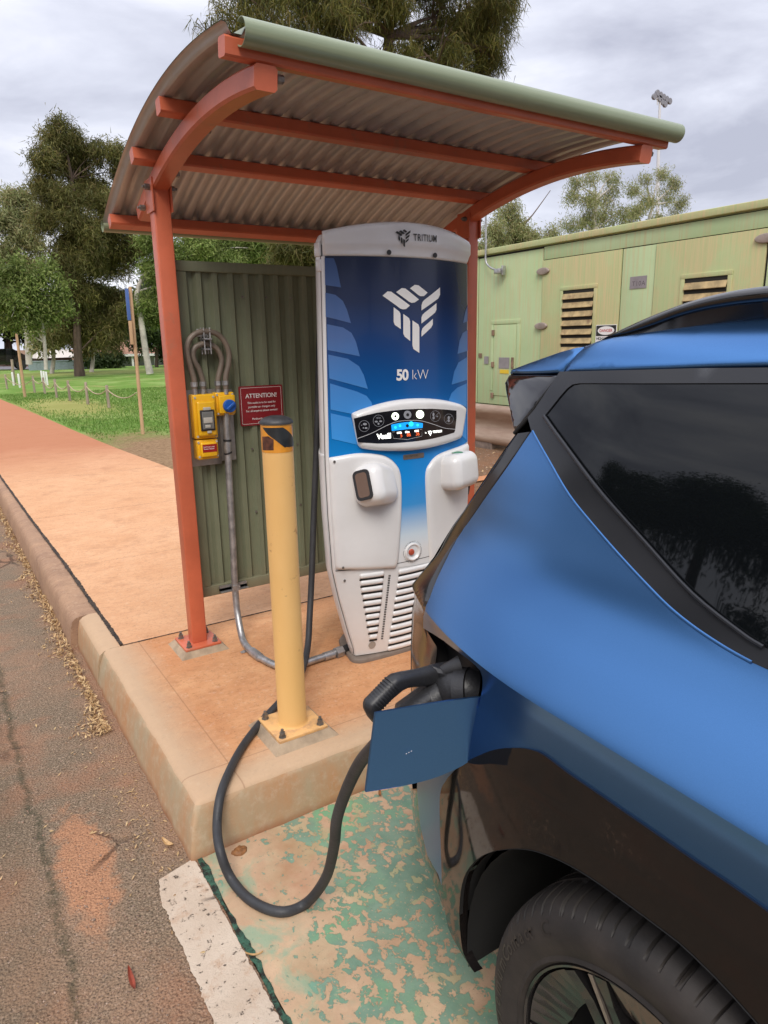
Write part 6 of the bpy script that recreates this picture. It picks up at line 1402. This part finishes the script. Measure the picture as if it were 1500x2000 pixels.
for pz in ((1061, 530), (1057, 637), (1497, 465)):
    q = kx(*pz); mb = MB(); patch(mb, [(q[0]+.13*math.cos(t), q[1]+.055*math.sin(t)) for t in np.linspace(0, 6.283, 20)[:-1]], lambda u, v: (KX-.002, u, v), (-1, 0, 0), 0, .022, .012, .05, skirt=.01); mb.build('door_hinge', pm('hinge_grey', (.33, .27, .23), .5, .3, var=.2), pc)
# light pipe fixed to the container
gpz = lambda px, py, x=KX-.06: tuple(P(px, py, 0, x))
pi_ = thing('lamp_pipe', 'thin galvanised pipe bent from a bracket on the pale green container', 'pipe', gpz(970, 528))
mb = MB(); mb.tube(cr([gpz(949, 415), gpz(949, 440), gpz(949, 480), gpz(949, 508), gpz(954, 519), gpz(965, 526), gpz(978, 529)], 5), .017, 10); mb.build('pipe', galv, pi_)
q = gpz(973, 530); mb = MB(); mb.box((q[0]-.05, q[1]-.09, q[2]-.04), (q[0]+.055, q[1]+.05, q[2]+.04), .01); mb.box((q[0]-.02, q[1]-.12, q[2]-.07), (q[0]+.055, q[1]-.09, q[2]+.08), .01); mb.build('bracket', galv, pi_)
# guard rail
gr_ = thing('guard_rail', 'weathered brown steel W-beam guard rail on low blocks before the pale green container', 'guard rail', (6.5, 5, .14))
n = NT('rail_brown'); a = n.noise(3, 7, .7, 0, n.map(sc=(1, .6, 4))); n.set(n.mix(n.rng(a, .35, .65), (.30, .20, .14), (.42, .31, .23)), .45, .25); railm = n.m
prof = [(.030, .70), (.0, .695), (-.035, .672), (-.04, .640), (-.035, .61), (.030, .555), (.045, .52), (.045, .47), (.030, .435), (-.035, .38), (-.04, .35), (-.035, .318), (.0, .295), (.030, .29)]
prof = [(a, .205+(b-.29)*(.545/.41)) for a, b in prof]
mb = MB(); mb.grid(lambda y, j: (6.5+prof[int(j)][0], y, prof[int(j)][1]), list(np.linspace(-1, 9.4, 30)), list(range(len(prof)))); mb.grid(lambda y, j: (6.504+prof[int(j)][0], y, prof[int(j)][1]), list(np.linspace(-1, 9.4, 30)), list(range(len(prof)))); mb.build('beam', railm, gr_, sharp=80)
blk_m = pm('block_grey', (.20, .15, .12), .85, var=.3, scale=9, bump=.3)
for y in (0.6, 2.6, 4.6, 6.6, 7.45, 9.0):
    mb = MB(); mb.box((6.555, y-.12, .12), (6.72, y+.12, .66), .01); mb.box((6.48, y-.2, .12), (6.80, y+.2, .235), .01); mb.build('post', blk_m, gr_)
# floodlight tower
fD = 62.0; fl = lambda px, py: Vector(P(px, py, 1, fD))
ft = thing('floodlight_tower', 'tall thin floodlight tower with a cluster of lamps beyond the gum trees', 'light tower', fl(1283, 700))
wh = pm('far_white_metal', (.62, .62, .64), .5); gy = pm('lamp_grey', (.22, .22, .24), .5)
mb = MB(); mb.tube([fl(1283, 700), fl(1285, 340), fl(1289, 192)], [.30, .22, .14], 10); mb.build('mast', wh, ft)
mb = MB(); mb.tube([fl(1278, 190), fl(1300, 203)], .10, 6); mb.tube([fl(1286, 183), fl(1309, 196)], .10, 6); mb.tube([fl(1284, 182), fl(1284, 205)], .08, 6); mb.build('crossarm', wh, ft)
for a, b in ((1277, 189), (1283, 182), (1289, 186), (1295, 190), (1301, 194), (1307, 198), (1292, 199), (1298, 204), (1287, 193)):
    c_ = fl(a, b); mb = MB(); mb.lathe([(.10, .30), (.34, .1), (.40, -.12), (.36, -.2), (.01, -.2)], (c_.x, c_.y, c_.z), 'Y', 10); mb.build('lamp_head', gy, ft)
# ================================================================== VEGETATION
def leafm(name, cols, nz=.5, dark=.45, trans=.3, scale=.7):
    n = NT(name); g = N(n.t, 'ShaderNodeNewGeometry'); c = n.ramp(g.outputs['Random Per Island'], [(i/(len(cols)-1), q) for i, q in enumerate(cols)])
    c = n.mix(n.rng(n.noise(scale, 3, .5), .38, .62, nz, 0), c, tuple(v*dark for v in cols[0])); n.set(c, .6, spec=.25)
    tr = N(n.t, 'ShaderNodeBsdfTranslucent'); n.L.new(c, tr.inputs['Color']); mxs = N(n.t, 'ShaderNodeMixShader'); mxs.inputs[0].default_value = trans
    out = [q for q in n.t.nodes if q.type == 'OUTPUT_MATERIAL'][0]; n.L.new(n.b.outputs[0], mxs.inputs[1]); n.L.new(tr.outputs[0], mxs.inputs[2]); n.L.new(mxs.outputs[0], out.inputs[0]); return n.m
M_CAS = leafm('casuarina_foliage', [(.09, .10, .032), (.15, .155, .045), (.24, .225, .065), (.18, .13, .055)], .5)
M_CAS2 = leafm('casuarina_near', [(.065, .075, .018), (.13, .14, .035), (.26, .24, .055), (.17, .115, .045)], .45, scale=1.3)
M_GUM = leafm('gum_foliage', [(.20, .235, .09), (.31, .34, .14), (.43, .42, .21), (.34, .26, .13)], .35)
M_GRN = leafm('green_foliage', [(.12, .18, .04), (.20, .28, .065), (.33, .39, .12), (.22, .25, .08)], .5)
M_DRK = leafm('dark_foliage', [(.035, .055, .02), (.055, .085, .03), (.09, .12, .045)], .5)
bark = pm('bark_brown', (.11, .075, .055), .9, var=.35, scale=6, bump=.6, bscale=14, stretch=(1, 1, .2)); barkw = pm('bark_white', (.46, .42, .37), .8, var=.25, scale=2.5)
def leaves(blobs, n_, ln, wd, droop, cl=7, spread=.25, flat=.8):
    B = np.array([[*b[0], b[1]] for b in blobs]); wt_ = B[:, 3]**2; wt_ = wt_/wt_.sum(); k = n_//cl
    idx = rng.choice(len(B), k, p=wt_); d = rng.normal(0, 1, (k, 3)); d /= np.linalg.norm(d, axis=1)[:, None]; r_ = rng.uniform(.25, 1.0, k)**.6*(1+rng.normal(0, .10, k))
    c = B[idx, :3]+d*(r_*B[idx, 3])[:, None]*np.array([1, 1, flat]); c = np.repeat(c, cl, 0); m_ = len(c)
    c = c+rng.normal(0, spread, (m_, 3)); dirn = rng.normal(0, 1, (m_, 3)); dirn[:, 2] -= droop; dirn /= np.linalg.norm(dirn, axis=1)[:, None]
    sd_ = np.cross(dirn, rng.normal(0, 1, (m_, 3))); sd_ /= np.linalg.norm(sd_, axis=1)[:, None]+1e-9; L_ = ln*rng.uniform(.6, 1.3, m_)[:, None]; W_ = wd*rng.uniform(.6, 1.3, m_)[:, None]
    a = c-sd_*W_*.5; b = c+sd_*W_*.5; e_ = c+dirn*L_; return np.stack([a, b, e_], 1).reshape(-1, 3)
def px_r(px, py, D, r): a, b = P(px, py, 1, D), P(px+r, py, 1, D); return float(np.linalg.norm(a-b))
def tree(name, label, cat, D, trunk, blobs, mat, bmat, n_, ln, wd, droop=.6, group=None, cl=7, spread=.25, limbs=True, depth=.8, flat=.85):
    base = P(*trunk[0][:2], 1, D); t = thing(name, label, cat, tuple(base), group)
    tb = [Vector(P(a, b, 1, D)) for a, b, _ in trunk]; mb = MB(); mb.tube(cr(tb, 4), list(np.interp(np.linspace(0, 1, (len(tb)-1)*4+1), np.linspace(0, 1, len(trunk)), [q[2] for q in trunk])), 12); mb.build('trunk', bmat, t)
    bl_ = []
    for a, b, r_ in blobs:
        rr_ = px_r(a, b, D, r_); dd = rng.uniform(-1, 1)*rr_*depth; c_ = P(a, b, 1, D); sc = (D+dd)/D; c2 = O3+(c_-O3)*sc; bl_.append((tuple(c2), rr_))
    if limbs:
        mb = MB(); top_r = trunk[-1][2]
        for c_, r_ in bl_:
            c_ = Vector(c_); k = min(range(len(tb)), key=lambda i: (tb[i]-c_).length+(0 if tb[i].z < c_.z else 4)); s_ = tb[k]; mid = s_.lerp(c_, .5)+Vector((rng.normal(0, .12), rng.normal(0, .12), .12))*r_
            mb.tube(cr([s_, mid, c_], 4), list(np.linspace(max(top_r, .03)*.9, max(.012, top_r*.15), 9)), 6)
            for _ in range(4):
                e_ = c_+Vector(rng.normal(0, .6, 3))*r_; m2 = mid.lerp(c_, .6); mb.tube([m2, m2.lerp(e_, .55)+Vector((0, 0, .1*r_)), e_], [top_r*.3+.008, top_r*.18+.005, .006], 5)
        mb.build('limbs', bmat, t)
    sub_ = []
    for c_, r_ in bl_:      # break every mass into smaller clumps: uneven outline with gaps
        for _ in range(10):
            d = rng.normal(0, 1, 3); d /= np.linalg.norm(d); sub_.append((tuple(np.array(c_)+d*r_*rng.uniform(.25, .95)*np.array([1, 1, flat])), r_*rng.uniform(.24, .50)))
    bl_ = sub_
    me = rawtris('crown', leaves(bl_, n_, ln, wd, droop, cl, spread, flat), [mat]); link('crown', me, None, t); return t
# big casuarina hanging over the shelter
bl = [(425, 45, 34), (470, 75, 46), (520, 40, 55), (545, 100, 55), (590, 30, 60), (610, 120, 55), (655, 40, 58), (665, 110, 48), (700, 20, 50), (790, 130, 42), (830, 90, 50), (860, 30, 60), (880, 120, 50), (920, 60, 55), (935, 135, 34), (955, 30, 45), (960, 95, 28), (780, 20, 40), (600, -60, 80), (720, -60, 80), (850, -60, 80), (500, -30, 50), (960, -40, 50), (440, 110, 30), (660, -160, 110), (800, -160, 120)]
tree('casuarina_tree', 'large drooping casuarina tree rising above the shelter roof', 'tree', 14.0, [(772, 716, .24), (768, 500, .21), (752, 330, .18), (742, 180, .14), (760, 70, .11), (735, -40, .08)], bl, M_CAS2, bark, 100000, .26, .016, 1.5, cl=22, spread=.10)
# second limb of dark foliage below, behind the wall
tree('casuarina_tree', 'dark casuarina showing in the gap between the rear purlin and the green wall', 'tree', 19.0, [(600, 700, .2), (600, 560, .16), (590, 470, .12)], [(560, 480, 30), (600, 470, 40), (620, 500, 40), (570, 520, 36), (640, 440, 40), (660, 520, 40), (590, 420, 40)], M_CAS, bark, 26000, .3, .03, 1.2, cl=12, spread=.15)
# tall dark tree on the lawn
bl = [(118, 245, 16), (105, 275, 26), (140, 272, 24), (92, 315, 30), (140, 320, 44), (185, 300, 26), (225, 300, 22), (240, 335, 26), (85, 365, 26), (120, 385, 44), (180, 370, 50), (220, 400, 40), (95, 430, 34), (150, 450, 52), (205, 460, 50), (250, 430, 30), (120, 495, 30), (175, 520, 44), (235, 510, 40), (262, 480, 26), (150, 575, 36), (205, 590, 44), (120, 620, 30), (165, 640, 40), (215, 650, 36), (250, 610, 30), (110, 655, 20), (135, 540, 20)]
tree('casuarina_tree', 'tall dark casuarina with a pointed crown standing alone on the lawn', 'tree', 40.0, [(157, 744, .30), (152, 690, .21), (150, 600, .18), (155, 480, .14), (140, 350, .09), (125, 270, .04)], [(a, b-2, r_*.98) for a, b, r_ in bl], M_CAS, bark, 130000, .30, .040, .9, cl=16, spread=.22)
bl = [(18, 390, 22), (45, 385, 22), (60, 420, 26), (20, 430, 30), (40, 465, 34), (10, 490, 26), (70, 480, 24), (50, 520, 26), (15, 540, 24), (85, 520, 20), (-20, 430, 30), (-20, 500, 34)]
tree('gum_tree', 'pale green airy gum tree behind the tall dark casuarina at the left', 'tree', 50.0, [(57, 712, .20), (52, 640, .17), (40, 540, .13), (30, 440, .08)], [(a, b, r_*.8) for a, b, r_ in bl], M_GUM, barkw, 26000, .30, .06, .7, spread=.3)
bl = [(10, 545, 26), (50, 560, 30), (85, 545, 22), (112, 585, 20), (95, 520, 12), (30, 520, 14), (120, 560, 10), (130, 610, 10), (25, 600, 30), (65, 605, 32), (95, 625, 18), (-20, 590, 40), (20, 635, 14), (60, 640, 14)]
tree('shade_tree', 'bright green spreading tree low at the left edge over the lawn', 'tree', 36.0, [(90, 722, .09), (87, 670, .075), (80, 620, .06), (60, 580, .04)], [(a, b-6, r_*.82) for a, b, r_ in bl], M_GRN, barkw, 15000, .19, .070, .8, spread=.22)
bl = [(305, 470, 30), (340, 500, 34), (385, 490, 34), (430, 480, 32), (470, 495, 34), (515, 490, 32), (300, 530, 30), (330, 560, 30), (400, 520, 30), (450, 520, 30), (520, 520, 30), (280, 600, 22), (310, 620, 30), (380, 460, 26), (480, 460, 26)]
tree('gum_tree', 'yellow green gum with a leaning white trunk beside the shelter post', 'tree', 38.0, [(293, 730, .19), (285, 690, .16), (275, 620, .14), (268, 570, .12), (300, 520, .09), (400, 490, .06)], [(a, b-4, r_*.85) for a, b, r_ in bl], M_GRN, barkw, 50000, .24, .06, .6, spread=.25)
bl = [(300, 640, 26), (335, 640, 26), (275, 660, 20), (320, 680, 18), (370, 640, 30), (300, 590, 24)]
tree('shrubby_tree', 'dark bushy tree before the low house behind the white trunk', 'tree', 52.0, [(306, 722, .14), (306, 690, .11), (310, 650, .08)], bl, M_DRK, bark, 14000, .4, .14, .3, spread=.35)
for i, (a, lb) in enumerate(((178, 'slim pale trunked gum just right of the dark casuarina trunk'), (101, 'slim pale gum left of the dark casuarina trunk by the white stakes'))):
    tree('gum_tree', lb, 'tree', 46.0, [(a, 734, .13), (a+4, 690, .10), (a-2, 650, .07)], [(a-8, 655, 18), (a+14, 650, 18), (a+2, 630, 20), (a-20, 672, 10)], M_GUM if i else M_CAS, barkw, 6000, .4, .12, .5, spread=.3)
# gums on the right
bl = [(1128, 360, 14), (1155, 348, 14), (1190, 345, 15), (1118, 385, 16), (1150, 395, 20), (1185, 385, 20), (1140, 430, 20), (1175, 430, 22), (1112, 440, 16), (1205, 420, 20), (1198, 362, 10)]
tree('gum_tree', 'airy gum with grey green leaves left of the light tower mast', 'tree', 30.0, [(1165, 700, .26), (1160, 560, .2), (1160, 450, .13), (1165, 390, .08)], [(a, b, r_*.72) for a, b, r_ in bl], M_GUM, barkw, 9500, .22, .04, 1.0, spread=.20, cl=9)
bl = [(1240, 372, 14), (1262, 352, 14), (1290, 340, 13), (1318, 362, 16), (1330, 395, 12), (1300, 385, 18), (1268, 395, 18), (1240, 415, 18), (1285, 425, 16), (1228, 440, 18), (1318, 418, 10)]
tree('gum_tree', 'airy gum in front of the light tower above the pale green container', 'tree', 33.0, [(1270, 700, .28), (1268, 560, .2), (1265, 450, .13), (1275, 400, .08)], [(a, b, r_*.72) for a, b, r_ in bl], M_GUM, barkw, 9500, .23, .042, 1.0, spread=.20, cl=9)
bl = [(960, 450, 20), (990, 420, 18), (1010, 450, 20), (975, 485, 20), (945, 490, 16), (1005, 480, 22), (1030, 465, 16), (1055, 470, 16), (1080, 460, 12), (1030, 490, 14), (1000, 405, 10)]
tree('gum_tree', 'dense olive gum seen between the right shelter arm and the container roof', 'tree', 26.0, [(985, 700, .3), (985, 560, .22), (1000, 470, .12), (1040, 420, .03), (1075, 372, .015)], [(a, b, r_*.85) for a, b, r_ in bl], M_GUM, bark, 20000, .20, .035, 1.0, spread=.2, cl=9)
# far belt of trees along the horizon
far_me = rawtris('crown', leaves([((0, 0, 4.2), 2.6), ((1.9, .4, 3.4), 2.0), ((-2.0, .3, 3.5), 2.1), ((.6, -.4, 5.6), 1.9), ((-1.1, .2, 5.4), 1.6)], 9000, .55, .22, .3, 7, .3), [M_DRK])
tm = MB(); tm.tube([(0, 0, -.2), (.1, 0, 1.5), (0, 0, 3.6)], [.32, .24, .14], 8)
for i in range(20):
    px = -420+i*110 + rng.uniform(-25, 25); D = rng.uniform(72, 96); q = P(px, 705, 1, D); t = thing('distant_tree', 'dark bushy tree in the far belt along the horizon beyond the lawn', 'tree', (q[0], D, .1), 'far belt of trees on the horizon')
    s = rng.uniform(.8, 1.5); t.scale = (s*1.15, s, s); t.rotation_euler = (0, 0, rng.uniform(0, 6.28))
    if i == 0: m0 = tm.build('trunk', bark); tme = m0.data; bpy.data.objects.remove(m0)
    for nm, me in (('trunk', tme), ('crown', far_me)): o = bpy.data.objects.new(nm, me); COL.objects.link(o); o.parent = t
# across-road trees mirrored in the windows; ones behind camera added to darken the car
ref_me = rawtris('crown', leaves([((0, 0, 7.0), 2.7), ((2.2, .5, 5.8), 2.0), ((-2.2, -.6, 6.0), 2.2), ((.8, 1.2, 8.8), 1.9), ((-1.1, -.8, 8.6), 1.7), ((.2, 2.2, 6.0), 1.9), ((.4, -2.2, 5.6), 1.9)], 52000, .20, .075, .4, 8, .22), [M_DRK])
tm = MB(); tm.tube([(0, 0, -.2), (.15, 0, 3.0), (0, 0, 6.6)], [.34, .26, .14], 8); m0 = tm.build('trunk', bark); tme = m0.data; bpy.data.objects.remove(m0)
for i, (x, y, s) in enumerate([(-15, -9, .95), (-17, -4.5, 1.1), (-16, .5, .92), (-18, 5.5, 1.12), (-17, 11, .98), (-19, 17, 1.1), (-11, -14, 1.1), (-4, -15, 1.15), (2.5, -14, 1.05), (9, -13, 1.2), (-18, 24, 1.0)]):
    t = thing('unseen_tree', 'dark leafy tree from the unseen rows that the car mirrors, partly added to darken it', 'tree', (x, y, 0), 'row of trees across the road'); s *= .75; t.scale = (s, s, s); t.rotation_euler = (0, 0, i*1.3)
    for nm, me in (('trunk', tme), ('crown', ref_me)): o = bpy.data.objects.new(nm, me); COL.objects.link(o); o.parent = t
# ================================================================== LAWN FURNITURE
wood = pm('weathered_timber', (.30, .24, .18), .85, var=.3, scale=10, bump=.3, stretch=(1, 1, .15)); tanw = pm('tan_timber', (.46, .30, .17), .8, var=.2, scale=10, stretch=(1, 1, .15)); ropem = pm('rope', (.42, .32, .22), .9, var=.2, scale=30); white_p = pm('white_stake', (.75, .74, .72), .6)
GZ = .172
fpts = [(213, 797, 752), (172, 790, 746), (137, 783, 743), (111, 777, 740), (88, 770, 737), (68, 767, 734), (14, 760, 731)]
tops = []
ordn = ['nearest', 'second', 'third', 'fourth', 'fifth', 'sixth', 'farthest']
for i, (px, pb, pt_) in enumerate(fpts):
    b = P(px, pb, 2, GZ); h = P(px, pt_, 1, b[1])[2]; mb = MB(); mb.tube([(b[0], b[1], GZ-.1), (b[0], b[1], h-.01), (b[0], b[1], h)], [.036, .034, .028], 12); o = mb.build('rope_post', wood); tag(o, '%s grey timber post of the rope fence on the lawn counting from the shelter' % ordn[i], 'post', 'rope fence posts'); tops.append((b[0], b[1], h-.10))
q = P(252, 768, 1, tops[0][1]-2.2); ends = [(tops[0], (q[0]+.3, tops[0][1]-1.6, tops[0][2]-.02))]+[(tops[i+1], tops[i]) for i in range(len(tops)-1)]
b = P(330, 812, 2, GZ); mb = MB(); mb.tube([(q[0]+.3, tops[0][1]-1.6, GZ-.1), (q[0]+.3, tops[0][1]-1.6, tops[0][2]+.10)], .055, 12)
for i, (a, c_) in enumerate(ends):
    a, c_ = Vector(a), Vector(c_); L_ = (a-c_).length; pts = [a.lerp(c_, t)-Vector((0, 0, min(.24, .10*L_)*4*t*(1-t))) for t in np.linspace(0, 1, 13)]; mb = MB(); mb.tube(pts, .013, 7); o = mb.build('fence_rope', ropem); tag(o, '%s sagging tan rope span of the lawn fence counting from the shelter' % ordn[i], 'rope', 'rope fence spans')
def stake(name, label, px0, pb, px1, pt_, r_, mat, sub=None):
    b = P(px0, pb, 2, GZ); h = P(px1, pt_, 1, b[1]); mb = MB(); mb.tube([(b[0], b[1], GZ-.1), tuple(Vector(b).lerp(Vector(h), .5)), tuple(h)], [r_, r_*.95, r_*.85], 10)
    t = thing(name, label, 'stake', (b[0], b[1], GZ)); mb.build('shaft', mat, t); return t, b, h
t, b, h = stake('timber_stake', 'tall leaning timber stake with a narrow blue board beside the shelter post', 279, 848, 254, 560, .031, tanw)
dv = Vector(h)-Vector(b); 
c0, c1 = Vector(b)+dv*.78, Vector(b)+dv*.985
mb = MB(); 
for c_, nm in (((c0+c1)/2, 0),): pass
q = MB().box((-.035, -.02, 0), (.015, .02, (c1-c0).length), .003); mb.add([(c0.x-.06+p_[0]+dv.x/dv.length*p_[2], c0.y-.05+p_[1]+dv.y/dv.length*p_[2], c0.z+p_[2]) for p_ in q.v], q.f); mb.build('blue_board', pm('blue_board', (.06, .13, .36), .5), t)
mb = MB(); c2 = Vector(b)+dv*.62; q = MB().box((-.04, -.02, 0), (.01, .02, (c0-c2).length-.01), .003); mb.add([(c2.x-.045+p_[0]+dv.x/dv.length*p_[2], c2.y-.05+p_[1], c2.z+p_[2]) for p_ in q.v], q.f); mb.build('batten', tanw, t)
stake('timber_stake', 'thin tan timber stake at the path edge left of the dark casuarina', 49, 776, 32, 652, .045, tanw)
t, b, h = stake('timber_post', 'thick grey timber post among white stakes at the far left', 28, 752, 23, 702, .06, wood)
for i, (a, pb, pt_) in enumerate(((27, 753, 727), (39, 757, 730), (83, 746, 724), (88, 750, 725), (93, 752, 726))):
    b = P(a, pb, 2, GZ); h = P(a-1, pt_, 1, b[1]); mb = MB(); mb.box((b[0]-.035, b[1]-.03, GZ-.05), (b[0]+.035, b[1]+.03, h[2]), .01); o = mb.build('white_stake', white_p); tag(o, ['white stake left of the pair under the grey post', 'white stake right of the grey timber post', 'leftmost of three white stakes tied together on the lawn', 'middle of three white stakes tied together on the lawn', 'rightmost of three white stakes tied together on the lawn'][i], 'stake', 'white stakes')
# far road, houses, fence, hedge, car
q0, q1 = P(-40, 722, 2, .18), P(92, 721, 2, .18); q2, q3 = P(92, 716, 2, .18), P(-40, 716, 2, .18)
simple_sheet('far_road', [(a[0], a[1]) for a in (q0, q1, q2, q3)], .19, pm('far_asphalt', (.16, .15, .16), .9))
HD = 58.0; hp = lambda px, py, D=HD: P(px, py, 1, D)
ho = thing('house', 'long low house with grey walls and a brown tiled roof behind the lawn', 'house', tuple(hp(255, 720)))
a, b = hp(205, 718), hp(345, 693); mb = MB(); mb.box((a[0], HD, .0), (b[0], HD+7, b[2]), 0); hw = mb.build('wall', pm('house_wall', (.40, .40, .38), .8, var=.1), ho, smooth=False)
r0, r1, rt = hp(190, 693), hp(352, 693), hp(250, 676)
mb = MB(); e0_, e1_ = r0[0], r1[0]; zt_ = rt[2]+.5; zb_ = r0[2]
mb.add([(e0_, HD-.9, zb_), (e1_, HD-.9, zb_), (e1_, HD+8, zb_), (e0_, HD+8, zb_), (e0_+3, HD+3.6, zt_), (e1_-3, HD+3.6, zt_)], [(0, 1, 5, 4), (1, 2, 5), (2, 3, 4, 5), (3, 0, 4), (0, 3, 2, 1)]); rf_ = mb.build('roof', pm('house_roof', (.30, .15, .09), .8, var=.2, scale=2), ho, smooth=False)
mb = MB(); mb.box((e0_, HD-.98, zb_-.16), (e1_, HD-.90, zb_+.02)); mb.build('fascia', white_p, rf_, smooth=False)
for pa, pb_ in ((216, 226), (238, 250), (262, 272)):
    a, b = hp(pa, 714), hp(pb_, 697); mb = MB(); mb.box((a[0], HD-.03, a[2]+.3), (b[0], HD+.05, b[2])); w_ = mb.build('window', pm('far_glass', (.04, .05, .06), .1), ho, smooth=False)
    mb = MB(); mb.box(((a[0]+b[0])/2-.05, HD-.06, a[2]+.3), ((a[0]+b[0])/2+.05, HD-.032, b[2])); mb.build('mullion', white_p, w_, smooth=False)
for pp_ in (232, 256, 280, 300):
    a, b = hp(pp_, 718), hp(pp_, 694); mb = MB(); mb.box((a[0]-.07, HD-.8, .1), (a[0]+.07, HD-.66, b[2])); mb.build('verandah_post', white_p, ho, smooth=False)
ho = thing('house', 'small house with a pale sloping roof left of the casuarina trunk', 'house', tuple(hp(95, 718, 66)))
a, b = hp(74, 716, 66), hp(140, 697, 66); mb = MB(); mb.box((a[0], 66, 0), (b[0], 73, b[2])); mb.build('wall', pm('house_wall_dark', (.13, .10, .08), .8), ho, smooth=False)
r0, r1, r2, r3 = hp(68, 700, 66), hp(148, 697, 66), hp(84, 684, 66), hp(148, 682, 66)
mb = MB(); mb.add([(r0[0], 65, r0[2]), (r1[0], 65, r1[2]), (r3[0], 70, r3[2]), (r2[0], 70, r2[2]), (r0[0], 75, r0[2]), (r1[0], 75, r1[2])], [(0, 1, 2, 3), (3, 2, 5, 4), (0, 3, 4), (1, 5, 2), (0, 4, 5, 1)]); mb.build('roof', pm('pale_roof', (.60, .55, .48), .7), ho, smooth=False)
fe = thing('metal_fence', 'pale blue grey panel fence at the far side of the lawn', 'fence', tuple(hp(110, 718, 54)))
mb = MB(); a, b = hp(56, 718, 54), hp(204, 703, 54); z1 = b[2]
k = int((b[0]-a[0])/.25)
for i in range(k): mb.box((a[0]+i*.25, 54-(.03 if i % 2 else 0), .05), (a[0]+i*.25+.248, 54.05-(.03 if i % 2 else 0), z1))
mb.build('panel', pm('fence_blue', (.30, .36, .38), .6, var=.08), fe, smooth=False)
mb = MB(); mb.box((a[0], 53.93, z1), (b[0], 54.03, z1+.06)); mb.build('rail', pm('fence_cap', (.36, .42, .44), .6), fe, smooth=False)
q = hp(198, 712, 53); hb = rawtris('hedge', leaves([((q[0]-1+i*.5, 53, .8), .75) for i in range(5)], 3600, .22, .12, .1, 6, .15), [M_DRK]); tag(link('hedge', hb, None), 'clipped dark green hedge in front of the long low house', 'hedge')
# far parked car
q = P(-2, 716, 1, 57); fc_ = thing('parked_car', 'dark car parked on the far road at the left edge', 'car', (q[0], 57, .2))
mb = MB(); pr = [(-2.1, .35), (-2.15, .75), (-1.9, .95), (-1.2, 1.02), (-.6, 1.45), (.9, 1.48), (1.6, 1.05), (2.1, .95), (2.15, .4)]; sx_ = q[0]
mb.prism(pr, lambda a, b: (sx_+a, 56.1, .2+b), lambda a, b: (sx_+a, 57.8, .2+b)); mb.build('body', glossb, fc_, smooth=False)
for dx in (-1.35, 1.35):
    for dy in (56.05, 57.65): mb = MB(); mb.lathe([(.12, 0), (.33, 0), (.33, .2), (.12, .2)], (sx_+dx, dy, .52), 'Y', 16); mb.build('wheel', dark_m, fc_)
mb = MB(); mb.prism([(-1.05, 1.0), (-.5, 1.38), (.85, 1.40), (1.35, 1.03)], lambda a, b: (sx_+a, 56.085, .2+b), lambda a, b: (sx_+a, 56.095, .2+b)); mb.build('window', glass_m, fc_, smooth=False)
# ================================================================== SMALL THINGS ON THE GROUND
def leaf_obj(name, label, px, py, ln, wd, ang, mat, zz=.004, curl=.012, cat='leaf'):
    c_ = P(px, py, 2, zz); mb = MB(); a = R(ang)
    def f(u, v): 
        w = wd*math.sin(math.pi*min(1, max(0, u)))**.7; x_, y_ = (u-.5)*ln, v*w; return (c_[0]+x_*math.cos(a)-y_*math.sin(a), c_[1]+x_*math.sin(a)+y_*math.cos(a), c_[2]+.002+curl*(4*(u-.5)**2)+curl*abs(v)*.8)
    mb.grid(f, np.linspace(0.01, .99, 14), np.linspace(-.5, .5, 5)); return tag(mb.build(name, mat, fixn=False), label, cat)
bl_ = pm('brown_leaf', (.28, .12, .04), .6, var=.35, scale=60); rl = pm('red_leaf', (.25, .05, .025), .55, var=.3, scale=50); tl = pm('tan_leaf', (.52, .33, .15), .6, var=.2, scale=50)
c_ = P(468, 1662, 2, .006); mb = MB()
pt_ = [(c_[0]+.026*(1+.10*math.sin(5*t))*math.cos(t), c_[1]+.020*(1+.10*math.cos(4*t))*math.sin(t)) for t in np.linspace(0, 6.283, 25)[:-1]]
patch(mb, pt_, lambda u, v: (u, v, .006), (0, 0, 1), 0, .008, .012, .006, top=lambda u, v, d: .003*math.sin(u*300)*math.cos(v*260), skirt=.002); tag(mb.build('curled_leaf', bl_), 'round curled brown leaf on the bay near the slab corner', 'leaf')
leaf_obj('dry_leaf', 'slender red brown gum leaf lying on the asphalt left of the white line', 258, 1918, .085, .014, 88, rl)
leaf_obj('dry_leaf', 'pale tan curved leaf against the slab foot above the white line', 328, 1650, .06, .018, 112, tl)
leaf_obj('dry_leaf', 'thin straw leaf caught on the bay joint by the white line', 497, 1868, .05, .006, 150, tl)
leaf_obj('dry_leaf', 'small orange leaf on the bay under the open flap', 742, 1553, .05, .010, 60, bl_, cat='leaf')
